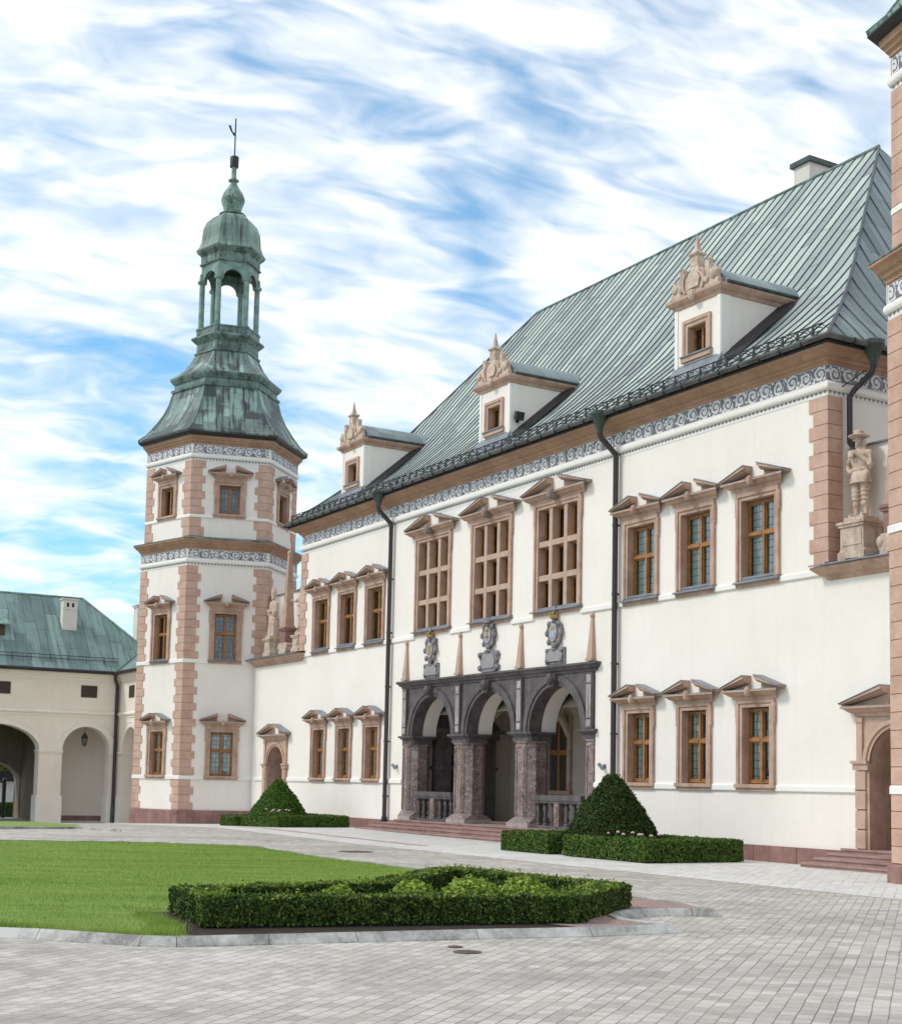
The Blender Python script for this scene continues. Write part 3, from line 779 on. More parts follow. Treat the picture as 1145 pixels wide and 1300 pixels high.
quoins(q, (0, 0), (-1, 0), (0, 0), (0, 1), [(6.92, 10.94)], lb=0.46, sb=0.46)
P(q, 'quoin')
q = MB()
quoins(q, (XL, 0), (0, 1), (XL, 0), (1, 0), [(6.92, 10.94)], la=0.46, sa=0.46, lb=0.59, sb=0.44)
P(q, 'quoin')
# roof
E0, EX0, EX1 = -0.56, XL-0.56, 0.56
RY, RXL, RXR, RZ = 7.8, -23.95, -5.55, 21.12
def rz(y):   # front slope section with bell-cast foot
    return float(np.interp(y, [-0.56, 0.0, 0.6, 1.3, 2.2, 3.2, RY], [12.16, 12.62, 13.07, 13.64, 14.46, 15.55, RZ]))
ys = [-0.56, 0.0, 0.6, 1.3, 2.2, 3.2, RY]
def xr(y): return EX1+(RXR-EX1)*(y-E0)/(RY-E0)
def xl(y): return EX0+(RXL-EX0)*(y-E0)/(RY-E0)
q = MB()
slope = [0.0]
for a, b in zip(ys, ys[1:]): slope.append(slope[-1]+math.hypot(b-a, rz(b)-rz(a)))
for i in range(len(ys)-1):
    y0, y1 = ys[i], ys[i+1]
    q.face([(xl(y0), y0, rz(y0)), (xr(y0), y0, rz(y0)), (xr(y1), y1, rz(y1)), (xl(y1), y1, rz(y1))], 'roof',
           [(xl(y0), slope[i]), (xr(y0), slope[i]), (xr(y1), slope[i+1]), (xl(y1), slope[i+1])])
    for X, sgn, YE in ((xr, 1, 16.1), (xl, -1, 16.1)):
        yb0, yb1 = 2*RY-y0, 2*RY-y1
        pts = [(X(y0), y0, rz(y0)), (X(y0), yb0, rz(y0)), (X(y1), yb1, rz(y1)), (X(y1), y1, rz(y1))]
        uv = [(y0+100, slope[i]), (yb0+100, slope[i]), (yb1+100, slope[i+1]), (y1+100, slope[i+1])]
        if sgn < 0: pts = pts[::-1]; uv = uv[::-1]
        q.face(pts, 'roofhip', uv)
    q.face([(xr(y0), 2*RY-y0, rz(y0)), (xl(y0), 2*RY-y0, rz(y0)), (xl(y1), 2*RY-y1, rz(y1)), (xr(y1), 2*RY-y1, rz(y1))], 'roof',
           [(xr(y0), slope[i]), (xl(y0), slope[i]), (xl(y1), slope[i+1]), (xr(y1), slope[i+1])])
# underside closing sheet
q.face([(EX0, E0, 12.155), (EX0, 16.1, 12.155), (EX1, 16.1, 12.155), (EX1, E0, 12.155)], 'iron')
roof = P(q, 'roof')
def roof_child(mb, name, **kw):
    o = mb.build(name, roof, (0, 0, 0), **kw); return o
# standing seams (pattern of the roof sheets)
q = MB()
def seam_strip(pts, dx, wdt=0.018, hgt=0.032, m='seam'):
    for a, b in zip(pts, pts[1:]):
        a = Vector(a); b = Vector(b); d = (b-a).normalized(); s = Vector(dx)*wdt/2
        nrm = Vector(dx).cross(d).normalized()
        if nrm.z < 0: nrm = -nrm
        q.face([a-s, b-s, b-s+nrm*hgt, a-s+nrm*hgt], m); q.face([a+s, b+s, b+s+nrm*hgt, a+s+nrm*hgt], m)
        q.face([a-s+nrm*hgt, a+s+nrm*hgt, b+s+nrm*hgt, b-s+nrm*hgt], m)
MT['seam'] = flat('dark_copper_seam', (0.075, 0.088, 0.088), 0.5, 0, 0.3, 4)
k = math.ceil((EX0+0.2)/0.43)
while k*0.43 < EX1-0.1:
    x = k*0.43
    ytop = RY
    if x > RXR: ytop = E0+(x-EX1)/(RXR-EX1)*(RY-E0)
    if x < RXL: ytop = E0+(x-EX0)/(RXL-EX0)*(RY-E0)
    pts = [(x, y, rz(y)) for y in ys if y < ytop-0.02]+[(x, ytop, rz(ytop))]
    seam_strip(pts, (1, 0, 0))
    k += 1
for k in range(-1, 26):
    y = k*0.62+0.1
    if not (E0+0.1 < y < 2*RY-E0): continue
    yt = min(y, 2*RY-y)
    xs_ = [yy for yy in ys if yy < yt-0.02]+[yt]
    seam_strip([(xr(yy), y, rz(yy)) for yy in xs_], (0, 1, 0))
# hip and ridge caps
for (a, b) in ((RXR, xr), (RXL, xl)):
    q.tube([(b(y), y, rz(y)+0.02) for y in ys], 0.045, 6, 'seam')
q.tube([(RXL, RY, RZ+0.02), (RXR, RY, RZ+0.02)], 0.06, 6, 'verdtrim')
roof_child(q, 'standing_seam')
# gutter
MT['gutter'] = flat('grey_copper_gutter', (0.10, 0.105, 0.105), 0.4, 0.0, 0.4, 2)
q = MB()
gp = []
for i in range(9):
    a = PI+PI*i/8
    gp.append((0.61+0.085*math.cos(a), 12.18+0.10*math.sin(a)))
gp = gp+[(0.68, 12.18)]
for T, a, b in sides: profile(q, T, gp, a, b, 'gutter', 1.0, 1.0)
x = XL-0.4
while x < 0.5:
    q.box(x-0.012, x+0.012, -0.70, -0.50, 12.065, 12.20, 'iron'); x += 0.72
for y in np.arange(0.2, 15, 0.72):
    q.box(0.50, 0.70, y-0.012, y+0.012, 12.065, 12.20, 'iron')
P(q, 'gutter', smooth=60)
# snow guard lattice on the eave
q = MB()
yg = -0.42; zg = rz(yg)
for a, b in ((XL-0.25, 0.25),):
    for dz in (0.10, 0.27):
        q.tube([(a, yg, zg+dz), (b, yg, zg+dz)], 0.016, 5, 'iron')
    x = a
    i = 0
    while x < b-0.3:
        q.tube([(x, yg, zg+0.10), (x+0.25, yg, zg+0.27), (x+0.5, yg, zg+0.10)], 0.012, 4, 'iron')
        q.prism([(x-0.05, 0.04), (x+0.05, 0.04), (x+0.02, 0.29), (x-0.02, 0.29)], yg-0.01, yg+0.015, 'iron', lambda s, z, y: (s, y, zg+z))
        q.tube([(x, yg, zg+0.27), (x, yg+0.32, rz(yg+0.32)+0.03)], 0.012, 4, 'iron')
        x += 0.5
roof_child(q, 'snow_guard')
# chimney on the ridge
q = MB()
q.box(-9.66, -8.96, 8.3, 10.2, 19.5, 22.08, 'concrete'); q.box(-9.76, -8.86, 8.2, 10.3, 22.081, 22.24, 'hopper')
q.box(-8.959, -8.955, 9.2, 9.5, 21.75, 22.0, 'iron')
P(q, 'chimney')
# drainpipes
def drainpipe(xp, corner=False):
    q = MB()
    if not corner:
        x0 = xp
        q.lathe([(0.09, 0.0), (0.11, 0.12), (0.24, 0.50), (0.27, 0.52), (0.27, 0.60), (0.23, 0.60)], 8, 'hopper', (x0-0.15, -0.62, 11.62), PI/8)
        q.tube([(x0-0.15, -0.62, 11.66), (x0-0.13, -0.58, 11.50), (x0-0.02, -0.20, 11.10), (x0, -0.14, 10.98), (x0, -0.14, 0.45)], 0.078, 12, 'pipe')
        q.tube([(x0, -0.14, 0.50), (x0, -0.14, -0.02)], 0.10, 10, 'iron')
        q.box(x0-0.16, x0-0.08, -0.2, -0.06, 0.25, 0.38, 'iron')
        z = 1.2
        while z < 10.8:
            q.tube([(x0, -0.14, z), (x0, -0.14, z+0.06)], 0.09, 12, 'pipe'); q.box(x0-0.02, x0+0.02, -0.14, 0, z, z+0.05, 'pipe'); z += 1.95
        q.tube([(x0-0.13, -0.52, 11.55), (x0+0.02, -0.02, 11.02)], 0.015, 5, 'iron')
    else:
        q.lathe([(0.09, 0.0), (0.11, 0.12), (0.24, 0.50), (0.27, 0.52), (0.27, 0.62), (0.20, 0.66), (0.12, 0.67)], 8, 'hopper', (0.62, 0.86, 11.62), PI/8)
        q.tube([(0.62, 0.86, 11.64), (0.58, 0.85, 11.5), (0.24, 0.62, 11.12), (0.15, 0.56, 10.95), (0.15, 0.56, 9.86), (0.22, 0.54, 9.80), (0.36, 0.50, 9.79)], 0.068, 12, 'pipe')
        q.tube([(0.55, 0.7, 11.55), (0.02, 0.3, 11.12)], 0.015, 5, 'iron')
    return P(q, 'drainpipe', smooth=40)
drainpipe(-21.36); drainpipe(-7.97); drainpipe(0, True)
# windows of the facade
for i, x in enumerate(low_x): copy_part(W_LOW, palace, (x-XC, 0, 1.68))
for i, x in enumerate(up_x): copy_part(W_UP if i > 2 else W_UPD, palace, (x-XC, 0, 6.70))
for x in hall_x: copy_part(W_HALL, palace, (x-XC, 0, 6.81))

# ------------------------------------------------------------------ dormers
def dormer(cx):
    q = MB()
    a, b = cx-0.92, cx+0.92
    zb, zt = 12.5, 14.5
    T = frame((0, 0), (1, 0))
    yr = 2.35
    wall_holes(q, T, a, b, zb, zt, [(cx-0.36, cx+0.36, 13.12, 13.92)], 'plaster')
    # side walls follow the roof
    for x, sg in ((b, 1), (a, -1)):
        pts = [(x, 0, rz(0)-0.1), (x, yr, rz(yr)-0.1), (x, yr, zt), (x, 0, zt)]
        q.face(pts if sg > 0 else pts[::-1], 'plaster')
    # pilaster strips
    for s in (a, b-0.13): q.box(s+0.001, s+0.129, -0.025, 0.0, zb, zt, 'belt')
    q.box(b+0.001, b+0.02, 0.0, 0.3, 12.6, zt, 'belt')
    d = P(q, 'dormer')
    def sub(mb, name, **kw): return mb.build(name, d, (0, 0, 0), **kw)
    c = MB()
    pr = [(0.0, 14.50), (0.04, 14.51), (0.06, 14.58), (0.13, 14.62), (0.19, 14.69), (0.19, 14.76), (0.0, 14.77)]
    for TT, s0, s1 in ((frame((0, 0), (1, 0)), a, b), (frame((b, 0), (0, 1)), 0.0, 2.55), (lambda s, o, z: (a-o, -s, z), -2.55, 0.0)):
        profile(c, TT, pr, s0, s1, 'brown', 1.0 if s0 != 0.0 or True else 0, 1.0)
    sub(c, 'dormer_cornice')
    # little roof, a rounded ridge running back
    r = MB()
    prof = [(a-0.22, 14.775), (a-0.20, 14.84), (cx-0.70, 15.20), (cx-0.38, 15.40), (cx, 15.44), (cx+0.38, 15.40), (cx+0.70, 15.20), (b+0.20, 14.84), (b+0.22, 14.775)]
    ye = 3.1
    for (x0, z0), (x1, z1) in zip(prof, prof[1:]):
        r.face([(x0, 0.1, z0), (x1, 0.1, z1), (x1, ye, z1), (x0, ye, z0)], 'roofhip', [(0.1, x0), (0.1, x1), (ye, x1), (ye, x0)])
    r.face([(x, 0.1, z) for x, z in prof], 'roofhip')
    r.tube([(b+0.20, 0.05, 14.80), (b+0.20, 2.6, 14.80)], 0.05, 6, 'hopper')
    sub(r, 'dormer_roof', smooth=35)
    # dark flashing along the cheek
    fl = MB()
    for x, sg in ((b, 1), (a, -1)):
        fl.face([(x+sg*0.002, 0.05, rz(0.05)+0.22), (x+sg*0.002, 2.3, rz(2.3)+0.22), (x+sg*0.35, 2.3, rz(2.3)+0.012), (x+sg*0.35, 0.05, rz(0.05)+0.012)], 'flash')
    fl.prism([(0.0, 12.95), (0.30, rz(-0.30)+0.03), (0.30, rz(-0.30)+0.01), (0.0, 12.6)], a-0.05, b+0.05, 'zinc', lambda o, z, s: (s, -o, z))
    sub(fl, 'flashing')
    # window
    wf = MB()
    for sg in (-1, 1):
        p0, p1 = sorted((cx+sg*0.36, cx+sg*0.55)); wf.box(p0, p1, -0.04, 0.25, 13.12, 14.12, 'pinkbrown')
        p0, p1 = sorted((cx+sg*0.47, cx+sg*0.555)); wf.box(p0, p1, -0.07, -0.041, 13.12, 14.125, 'pinkbrown')
    wf.box(cx-0.359, cx+0.359, -0.04, 0.25, 13.93, 14.12, 'pinkbrown'); wf.box(cx-0.469, cx+0.469, -0.07, -0.041, 14.03, 14.125, 'pinkbrown')
    wf.box(cx-0.59, cx+0.59, -0.09, 0.0, 12.99, 13.118, 'pinkbrown')
    wf.box(cx-0.60, cx+0.60, -0.13, 0.05, 13.12, 13.155, 'zinc')
    sub(wf, 'window_frame')
    cs = MB()
    for p0, p1, z0, z1 in ((cx-0.359, cx-0.30, 13.15, 13.92), (cx+0.30, cx+0.359, 13.15, 13.92), (cx-0.299, cx+0.299, 13.15, 13.21), (cx-0.299, cx+0.299, 13.86, 13.92), (cx-0.035, cx+0.035, 13.21, 13.86)):
        cs.box(p0, p1, 0.17, 0.23, z0, z1, 'wood')
    sub(cs, 'casement')
    g = MB()
    g.face([(cx-0.36, 0.22, 13.12), (cx+0.36, 0.22, 13.12), (cx+0.36, 0.22, 13.93), (cx-0.36, 0.22, 13.93)], 'glass', [(0.03, 0), (0.75, 0), (0.75, 0.8), (0.03, 0.8)])
    sub(g, 'pane')
    g = MB()
    g.box(cx-0.5, cx+0.5, 0.25, 1.2, 13.0, 14.05, 'room')
    g.f.pop(2); g.m.pop(2); g.uv.pop(2)
    sub(g, 'window_recess')
    # carved crest: stepped, scrolled gable outline with a spike finial
    cr = MB()
    half = [(1.0, 0.0), (1.03, 0.12), (0.95, 0.18), (0.94, 0.28), (0.99, 0.38), (0.92, 0.48), (0.80, 0.46), (0.72, 0.44), (0.66, 0.48), (0.64, 0.60), (0.66, 0.74), (0.58, 0.80), (0.50, 0.74), (0.47, 0.58), (0.40, 0.47), (0.30, 0.46), (0.22, 0.53), (0.18, 0.64), (0.17, 0.80)]
    outl = [(-x*0.92, z) for x, z in half]+[(x*0.92, z) for x, z in half[::-1]]
    cr.prism(outl, -0.13, 0.03, 'statue', lambda s, z, y: (cx+s, y, 14.775+z))
    # relief shield and scrolls
    cr.prism([(-0.2, 0.12), (0.2, 0.12), (0.27, 0.34), (0.16, 0.52), (-0.16, 0.52), (-0.27, 0.34)], -0.19, -0.151, 'statue', lambda s, z, y: (cx+s, y, 14.775+z))
    for sg in (-1, 1):
        cr.tube([(cx+sg*(0.30+0.12*math.cos(t)), -0.16, 14.775+0.30+0.26*math.sin(t)) for t in np.linspace(-1.4, 1.6, 9)], 0.035, 6, 'statue')
        cr.ball((cx+sg*0.78, -0.15, 14.775+0.28), (0.12, 0.05, 0.12), 'statue', 8, 6)
        cr.ball((cx+sg*0.54, -0.05, 14.775+0.75), (0.055, 0.12, 0.06), 'statue', 8, 6)
        cr.ball((cx+sg*0.50, -0.155, 14.775+0.2), (0.1, 0.04, 0.09), 'statue', 8, 6)
    cr.ball((cx, -0.2, 14.70), (0.13, 0.1, 0.15), 'statue', 8, 6)
    cr.box(cx-0.15, cx+0.15, -0.14, 0.10, 15.50, 15.74, 'statue')
    cr.lathe([(0.16, 0.0), (0.25, 0.06), (0.25, 0.10), (0.12, 0.16), (0.10, 0.20), (0.015, 0.62)], 4, 'statue', (cx, -0.02, 15.74), PI/4)
    sub(cr, 'carved_crest')
    return d
MT['quoinjoint'] = flat('dark_quoin_joint', (0.26, 0.16, 0.12), 0.9)
MT['flash'] = flat('dark_lead_flashing', (0.035, 0.03, 0.032), 0.6)
for cx in (-24.88, -14.66, -4.65): dormer(cx)

# ------------------------------------------------------------------ porch (arcade flush with the facade) and loggia
arch_x = [-18.34, -14.66, -10.98]; AR = 1.33; ZS = 3.34; ZT = 5.0
q = MB()
def arch_face(mb, T, c, r, rv, zs, zt, out, m, hw, n=28):
    for i in range(n):
        a0, a1 = PI-PI*i/n, PI-PI*(i+1)/n
        x0, z0, x1, z1 = c+r*math.cos(a0), zs+rv*math.sin(a0), c+r*math.cos(a1), zs+rv*math.sin(a1)
        mb.face([T(x0, out, z0), T(x1, out, z1), T(x1, out, zt), T(x0, out, zt)], m)
    if hw > r:
        mb.face([T(c-hw, out, zs), T(c-r, out, zs), T(c-r, out, zt), T(c-hw, out, zt)], m)
        mb.face([T(c+r, out, zs), T(c+hw, out, zs), T(c+hw, out, zt), T(c+r, out, zt)], m)
def arch_soffit(mb, T, c, r, rv, zs, o0, o1, m, n=28):
    for i in range(n):
        a0, a1 = PI-PI*i/n, PI-PI*(i+1)/n
        mb.face([T(c+r*math.cos(a0), o0, zs+rv*math.sin(a0)), T(c+r*math.cos(a0), o1, zs+rv*math.sin(a0)), T(c+r*math.cos(a1), o1, zs+rv*math.sin(a1)), T(c+r*math.cos(a1), o0, zs+rv*math.sin(a1))], m)
def archivolt(mb, T, c, r0, r1, v0, v1, zs, o0, o1, m, n=28):
    """raised band round an arch"""
    pts = []
    for i in range(n):
        a0, a1 = PI-PI*i/n, PI-PI*(i+1)/n
        f = lambda r, v, a, o: T(c+r*math.cos(a), o, zs+v*math.sin(a))
        mb.face([f(r0, v0, a0, o1), f(r0, v0, a1, o1), f(r1, v1, a1, o1), f(r1, v1, a0, o1)], m)
        mb.face([f(r1, v1, a0, o1), f(r1, v1, a1, o1), f(r1, v1, a1, o0), f(r1, v1, a0, o0)], m)
        mb.face([f(r0, v0, a0, o0), f(r0, v0, a1, o0), f(r0, v0, a1, o1), f(r0, v0, a0, o1)], m)
for c in arch_x:
    arch_face(q, FT, c, AR, AR, ZS, ZT, 0.02, 'darkmarble', 1.84)
    arch_soffit(q, FT, c, AR, AR, ZS, 0.02, -0.40, 'darkmarble')
    archivolt(q, FT, c, AR, AR+0.12, AR, AR+0.12, ZS, 0.02, 0.05, 'darkmarble')
    archivolt(q, FT, c, AR+0.121, AR+0.30, AR+0.121, AR+0.30, ZS, 0.02, 0.09, 'darkmarble')
for a, b in ((PX0, arch_x[0]-1.84), (arch_x[2]+1.84, PX1)):
    if b > a: q.face([FT(a, 0.02, ZS), FT(b, 0.02, ZS), FT(b, 0.02, ZT), FT(a, 0.02, ZT)], 'darkmarble')
q.face([FT(PX0, 0.02, ZS), FT(PX0, 0.02, ZT), FT(PX0, -0.02, ZT), FT(PX0, -0.02, ZS)], 'darkmarble')
q.face([FT(PX1, 0.02, ZS), FT(PX1, 0.02, ZT), FT(PX1, -0.02, ZT), FT(PX1, -0.02, ZS)], 'darkmarble')
porch = P(q, 'porch_arcade', smooth=30)
def psub(mb, name, **kw): return mb.build(name, porch, (0, 0, 0), **kw)
# white inner arches behind the marble
q = MB()
for c in arch_x:
    arch_soffit(q, FT, c, AR+0.02, AR+0.02, ZS, -0.401, -0.95, 'plaster')
    arch_face(q, FT, c, AR+0.02, AR+0.02, ZS, 5.6, -0.95, 'plaster', 1.84)
psub(q, 'inner_arch', smooth=30)
# keystones
for c in arch_x:
    q = MB()
    q.prism([(-0.13, 1.28), (0.13, 1.28), (0.21, 1.66), (-0.21, 1.66)], 0.0, 0.2, 'darkmarble', lambda s, z, o: FT(c+s, o, ZS+z))
    q.ball((c, -0.22, ZS+1.52), (0.15, 0.12, 0.17), 'darkmarble', 10, 7)
    psub(q, 'keystone', smooth=40)
# cornice of the porch
q = MB()
profile(q, FT, [(0.0, 5.0), (0.06, 5.0), (0.07, 5.06), (0.13, 5.09), (0.17, 5.17), (0.22, 5.19), (0.22, 5.25), (0.0, 5.28)], PX0-0.05, PX1+0.05, 'darkmarble', 1.0, 1.0)
q.face([FT(PX0-0.05, 0, 5.0), FT(PX0-0.27, 0.22, 5.19), FT(PX0-0.27, 0.22, 5.25), FT(PX0-0.05, 0, 5.28)], 'darkmarble')
for sg, x in ((-1, PX0-0.05), (1, PX1+0.05)):
    for (o1, z1), (o2, z2) in zip([(0.0, 5.0), (0.06, 5.0), (0.07, 5.06), (0.13, 5.09), (0.17, 5.17), (0.22, 5.19), (0.22, 5.25), (0.0, 5.28)], [(0.06, 5.0), (0.07, 5.06), (0.13, 5.09), (0.17, 5.17), (0.22, 5.19), (0.22, 5.25), (0.0, 5.28)]):
        q.face([FT(x+sg*o1, 0, z1), FT(x+sg*o1, o1, z1), FT(x+sg*o2, o2, z2), FT(x+sg*o2, 0, z2)], 'darkmarble')
psub(q, 'porch_cornice')
# pilaster strips between the arches
for x in (PX0+0.17, -16.50, -12.82, PX1-0.17):
    q = MB()
    q.box(x-0.15, x+0.15, -0.105, -0.02, ZS+0.01, 4.97, 'darkmarble')
    q.box(x-0.105, x+0.105, -0.120, -0.106, ZS+0.07, ZS+0.27, 'greymarble')
    q.box(x-0.105, x-0.012, -0.120, -0.106, ZS+0.32, 4.62, 'greymarble'); q.box(x+0.012, x+0.105, -0.120, -0.106, ZS+0.32, 4.62, 'greymarble')
    q.box(x-0.105, x+0.105, -0.120, -0.106, 4.67, 4.90, 'greymarble')
    psub(q, 'pilaster_strip')
# piers
def pier(x0, x1, kind):
    q = MB()
    y0, y1 = -0.02, 0.84
    ch = 0.26
    def octa(g, c):
        a, b = x0-g, x1+g; u, v = y0-g, y1+g
        if kind == 'mid': return [(a+c, u), (b-c, u), (b, u+c), (b, v-c), (b-c, v), (a+c, v), (a, v-c), (a, u+c)]
        if kind == 'l': return [(a, u), (b-c, u), (b, u+c), (b, v-c), (b-c, v), (a, v)]
        return [(a+c, u), (b, u), (b, v), (a+c, v), (a, v-c), (a, u+c)]
    V = lambda x, y, z: (x, y, z)
    q.prism(octa(0.0, ch), 0.72, 3.02, 'redmarble', V)
    # fluted panels on each flat: thin darker insets
    pl = octa(0.0, ch); n = len(pl)
    for i in range(n):
        A = Vector((*pl[i], 0)); B = Vector((*pl[(i+1) % n], 0)); d = B-A
        L = d.length
        if L < 0.2: continue
        d.normalize(); nn = Vector((d.y, -d.x, 0))
        w0 = 0.07
        for s0, s1 in ((0.0, w0), (L-w0, L)):
            a = A+d*s0; b = A+d*s1
            q.prism([(0, 0), (s1-s0, 0), (s1-s0, 2.16), (0, 2.16)], 0.0, 0.022, 'redmarble', lambda s, z, o, a=a: tuple(a+d*s+nn*o+Vector((0, 0, 0.79+z))))
        q.prism([(0, 0), (L-2*w0, 0), (L-2*w0, 0.08), (0, 0.08)], 0.0, 0.022, 'redmarble', lambda s, z, o: tuple(A+d*(s+w0)+nn*o+Vector((0, 0, 2.87+z))))
    # chamfer stop and base
    lo = octa(0.10, 0.02); hi = octa(0.0, ch)
    m = len(lo)
    q.prism(octa(0.10, 0.02), 0.40, 0.56, 'greymarble', V)
    P2 = [(*p, 0.561) for p in lo]+[(*p, 0.74) for p in octa(0.02, ch)]
    q.mesh(P2, [(i, (i+1) % m, m+(i+1) % m, m+i) for i in range(m)], 'redmarble')
    # capital
    q.prism(octa(0.03, ch), 3.0, 3.05, 'redmarble', V)
    q.prism(octa(0.02, 0.10), 3.051, 3.22, 'darkmarble', V)
    q.prism(octa(0.08, 0.10), 3.221, 3.27, 'darkmarble', V)
    q.prism(octa(0.14, 0.10), 3.271, ZS, 'darkmarble', V)
    return psub(q, 'pier')
pier(-16.99, -16.01, 'mid'); pier(-13.31, -12.33, 'mid'); pier(PX0, -19.67, 'l'); pier(-9.65, PX1, 'r')
# balustrades in the outer bays
def balustrade(xa, xb):
    q = MB()
    q.box(xa, xb, 0.02, 0.36, 1.27, 1.43, 'darkmarble'); q.box(xa, xb, 0.05, 0.33, 1.20, 1.269, 'darkmarble')
    q.box(xa, xb, 0.05, 0.33, 0.44, 0.53, 'darkmarble')
    o = psub(q, 'balustrade_rail')
    n = 7
    for i in range(n):
        x = xa+(xb-xa)*(i+0.5)/n
        b = MB()
        if i == n//2:
            b.box(x-0.13, x+0.13, 0.06, 0.32, 0.531, 1.199, 'redmarble')
            b.prism([(-0.08, 0.62), (0.08, 0.62), (0.05, 0.85), (0.08, 1.1), (-0.08, 1.1), (-0.05, 0.85)], 0.045, 0.06, 'redmarble', lambda s, z, y: (x+s, y, z))
        else:
            b.lathe([(0.09, 0), (0.09, 0.05), (0.05, 0.08), (0.085, 0.17), (0.05, 0.30), (0.06, 0.33), (0.06, 0.36), (0.05, 0.39), (0.09, 0.52), (0.05, 0.60), (0.09, 0.63), (0.09, 0.668)], 10, 'darkmarble', (x, 0.19, 0.531))
        psub(b, 'baluster', smooth=50)
balustrade(-19.62, -17.06); balustrade(-12.26, -9.70)
# loggia interior
q = MB()
ly0, ly1, lx0, lx1 = 0.95, 4.4, -20.20, -9.10
q.face([(lx0-0.1, -0.05, 0.43), (lx1+0.1, -0.05, 0.43), (lx1+0.1, ly1, 0.43), (lx0-0.1, ly1, 0.43)], 'greymarble')
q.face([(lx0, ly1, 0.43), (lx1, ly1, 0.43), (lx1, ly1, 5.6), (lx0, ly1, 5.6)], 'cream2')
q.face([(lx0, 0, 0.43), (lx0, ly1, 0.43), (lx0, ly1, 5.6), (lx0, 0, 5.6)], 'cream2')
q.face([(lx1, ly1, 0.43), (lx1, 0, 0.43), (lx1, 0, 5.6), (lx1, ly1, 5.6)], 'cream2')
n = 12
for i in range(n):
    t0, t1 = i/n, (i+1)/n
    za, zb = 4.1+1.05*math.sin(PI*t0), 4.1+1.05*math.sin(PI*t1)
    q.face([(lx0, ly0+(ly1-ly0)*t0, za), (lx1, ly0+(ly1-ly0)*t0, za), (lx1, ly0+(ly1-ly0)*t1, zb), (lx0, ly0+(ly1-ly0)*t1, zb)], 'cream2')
MT['cream2'] = stone('loggia_plaster', (0.47, 0.41, 0.335), (0.55, 0.49, 0.41), 0.9, 0.9, 0.1, 10.0)  # shade of the loggia put into a darker plaster colour
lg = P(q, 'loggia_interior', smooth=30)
# vault ribs
q = MB()
for x in (-16.5, -12.82):
    for sg in (-1, 1):
        q.tube([(x+sg*1.84*t*2*0.5, ly0+(ly1-ly0)*t, 3.45+1.55*math.sin(PI*t)**0.8) for t in np.linspace(0, 1, 14)], 0.10, 6, 'cream2')
    q.tube([(x, ly0+(ly1-ly0)*t, 3.45+1.5*math.sin(PI*t)**0.8) for t in np.linspace(0, 1, 14)], 0.14, 6, 'cream2')
q.build('vault_rib', lg, (0, 0, 0), smooth=50)
# dark marble portal on the left end wall
q = MB()
pc = 2.35
LT2 = lambda s, o, z: (lx0+o, pc+s, z)
q.box(-1.25, -0.62, 0.0, 0.28, 0.43, 3.3, 'darkmarble', lambda a, b, c: LT2(a, b, c)); q.box(0.62, 1.25, 0.0, 0.28, 0.43, 3.3, 'darkmarble', lambda a, b, c: LT2(a, b, c))
q.box(-0.619, 0.619, 0.0, 0.18, 2.75, 3.3, 'darkmarble', LT2)
q.box(-1.32, 1.32, 0.0, 0.33, 2.2, 2.32, 'darkmarble', LT2)
q.box(-1.35, 1.35, 0.0, 0.36, 3.301, 3.52, 'darkmarble', LT2); q.box(-1.5, 1.5, 0.0, 0.48, 3.521, 3.66, 'darkmarble', LT2)
q.prism([(-1.45, 3.661), (1.45, 3.661), (0.9, 4.2), (0.4, 4.3), (0.25, 3.9), (-0.25, 3.9), (-0.4, 4.3), (-0.9, 4.2)], 0.0, 0.3, 'darkmarble', lambda s, z, o: LT2(s, o, z))
q.box(-0.615, 0.615, 0.01, 0.08, 0.43, 2.749, 'darkwood', LT2)
for s in (-0.31, 0.31):
    for z in (0.6, 1.5): q.box(s-0.22, s+0.22, 0.081, 0.11, z, z+0.75, 'darkwood', LT2)
q.build('portal', lg, (0, 0, 0))
# loggia window on the back wall
q = MB()
wx0, wx1, wz0, wz1 = -17.75, -16.30, 1.55, 4.25
q.box(wx0, wx0+0.2, ly1-0.1, ly1, wz0, wz1, 'brown'); q.box(wx1-0.2, wx1, ly1-0.1, ly1, wz0, wz1, 'brown')
q.box(wx0+0.201, wx1-0.201, ly1-0.1, ly1, wz1-0.3, wz1, 'brown'); q.box(wx0-0.05, wx1+0.05, ly1-0.15, ly1, wz0-0.12, wz0-0.001, 'brown')
q.box(wx0+0.201, wx1-0.201, ly1-0.07, ly1, 2.78, 2.95, 'wood'); q.box((wx0+wx1)/2-0.06, (wx0+wx1)/2+0.06, ly1-0.07, ly1, wz0, 2.779, 'wood'); q.box((wx0+wx1)/2-0.06, (wx0+wx1)/2+0.06, ly1-0.07, ly1, 2.951, wz1-0.301, 'wood')
q.box(wx0-0.1, wx1+0.1, ly1-0.16, ly1, wz1+0.001, wz1+0.14, 'pinkbrown')
q.face([(wx0+0.2, ly1-0.012, wz0), (wx1-0.2, ly1-0.012, wz0), (wx1-0.2, ly1-0.012, wz1-0.3), (wx0+0.2, ly1-0.012, wz1-0.3)], 'room')
q.build('loggia_window', lg, (0, 0, 0))
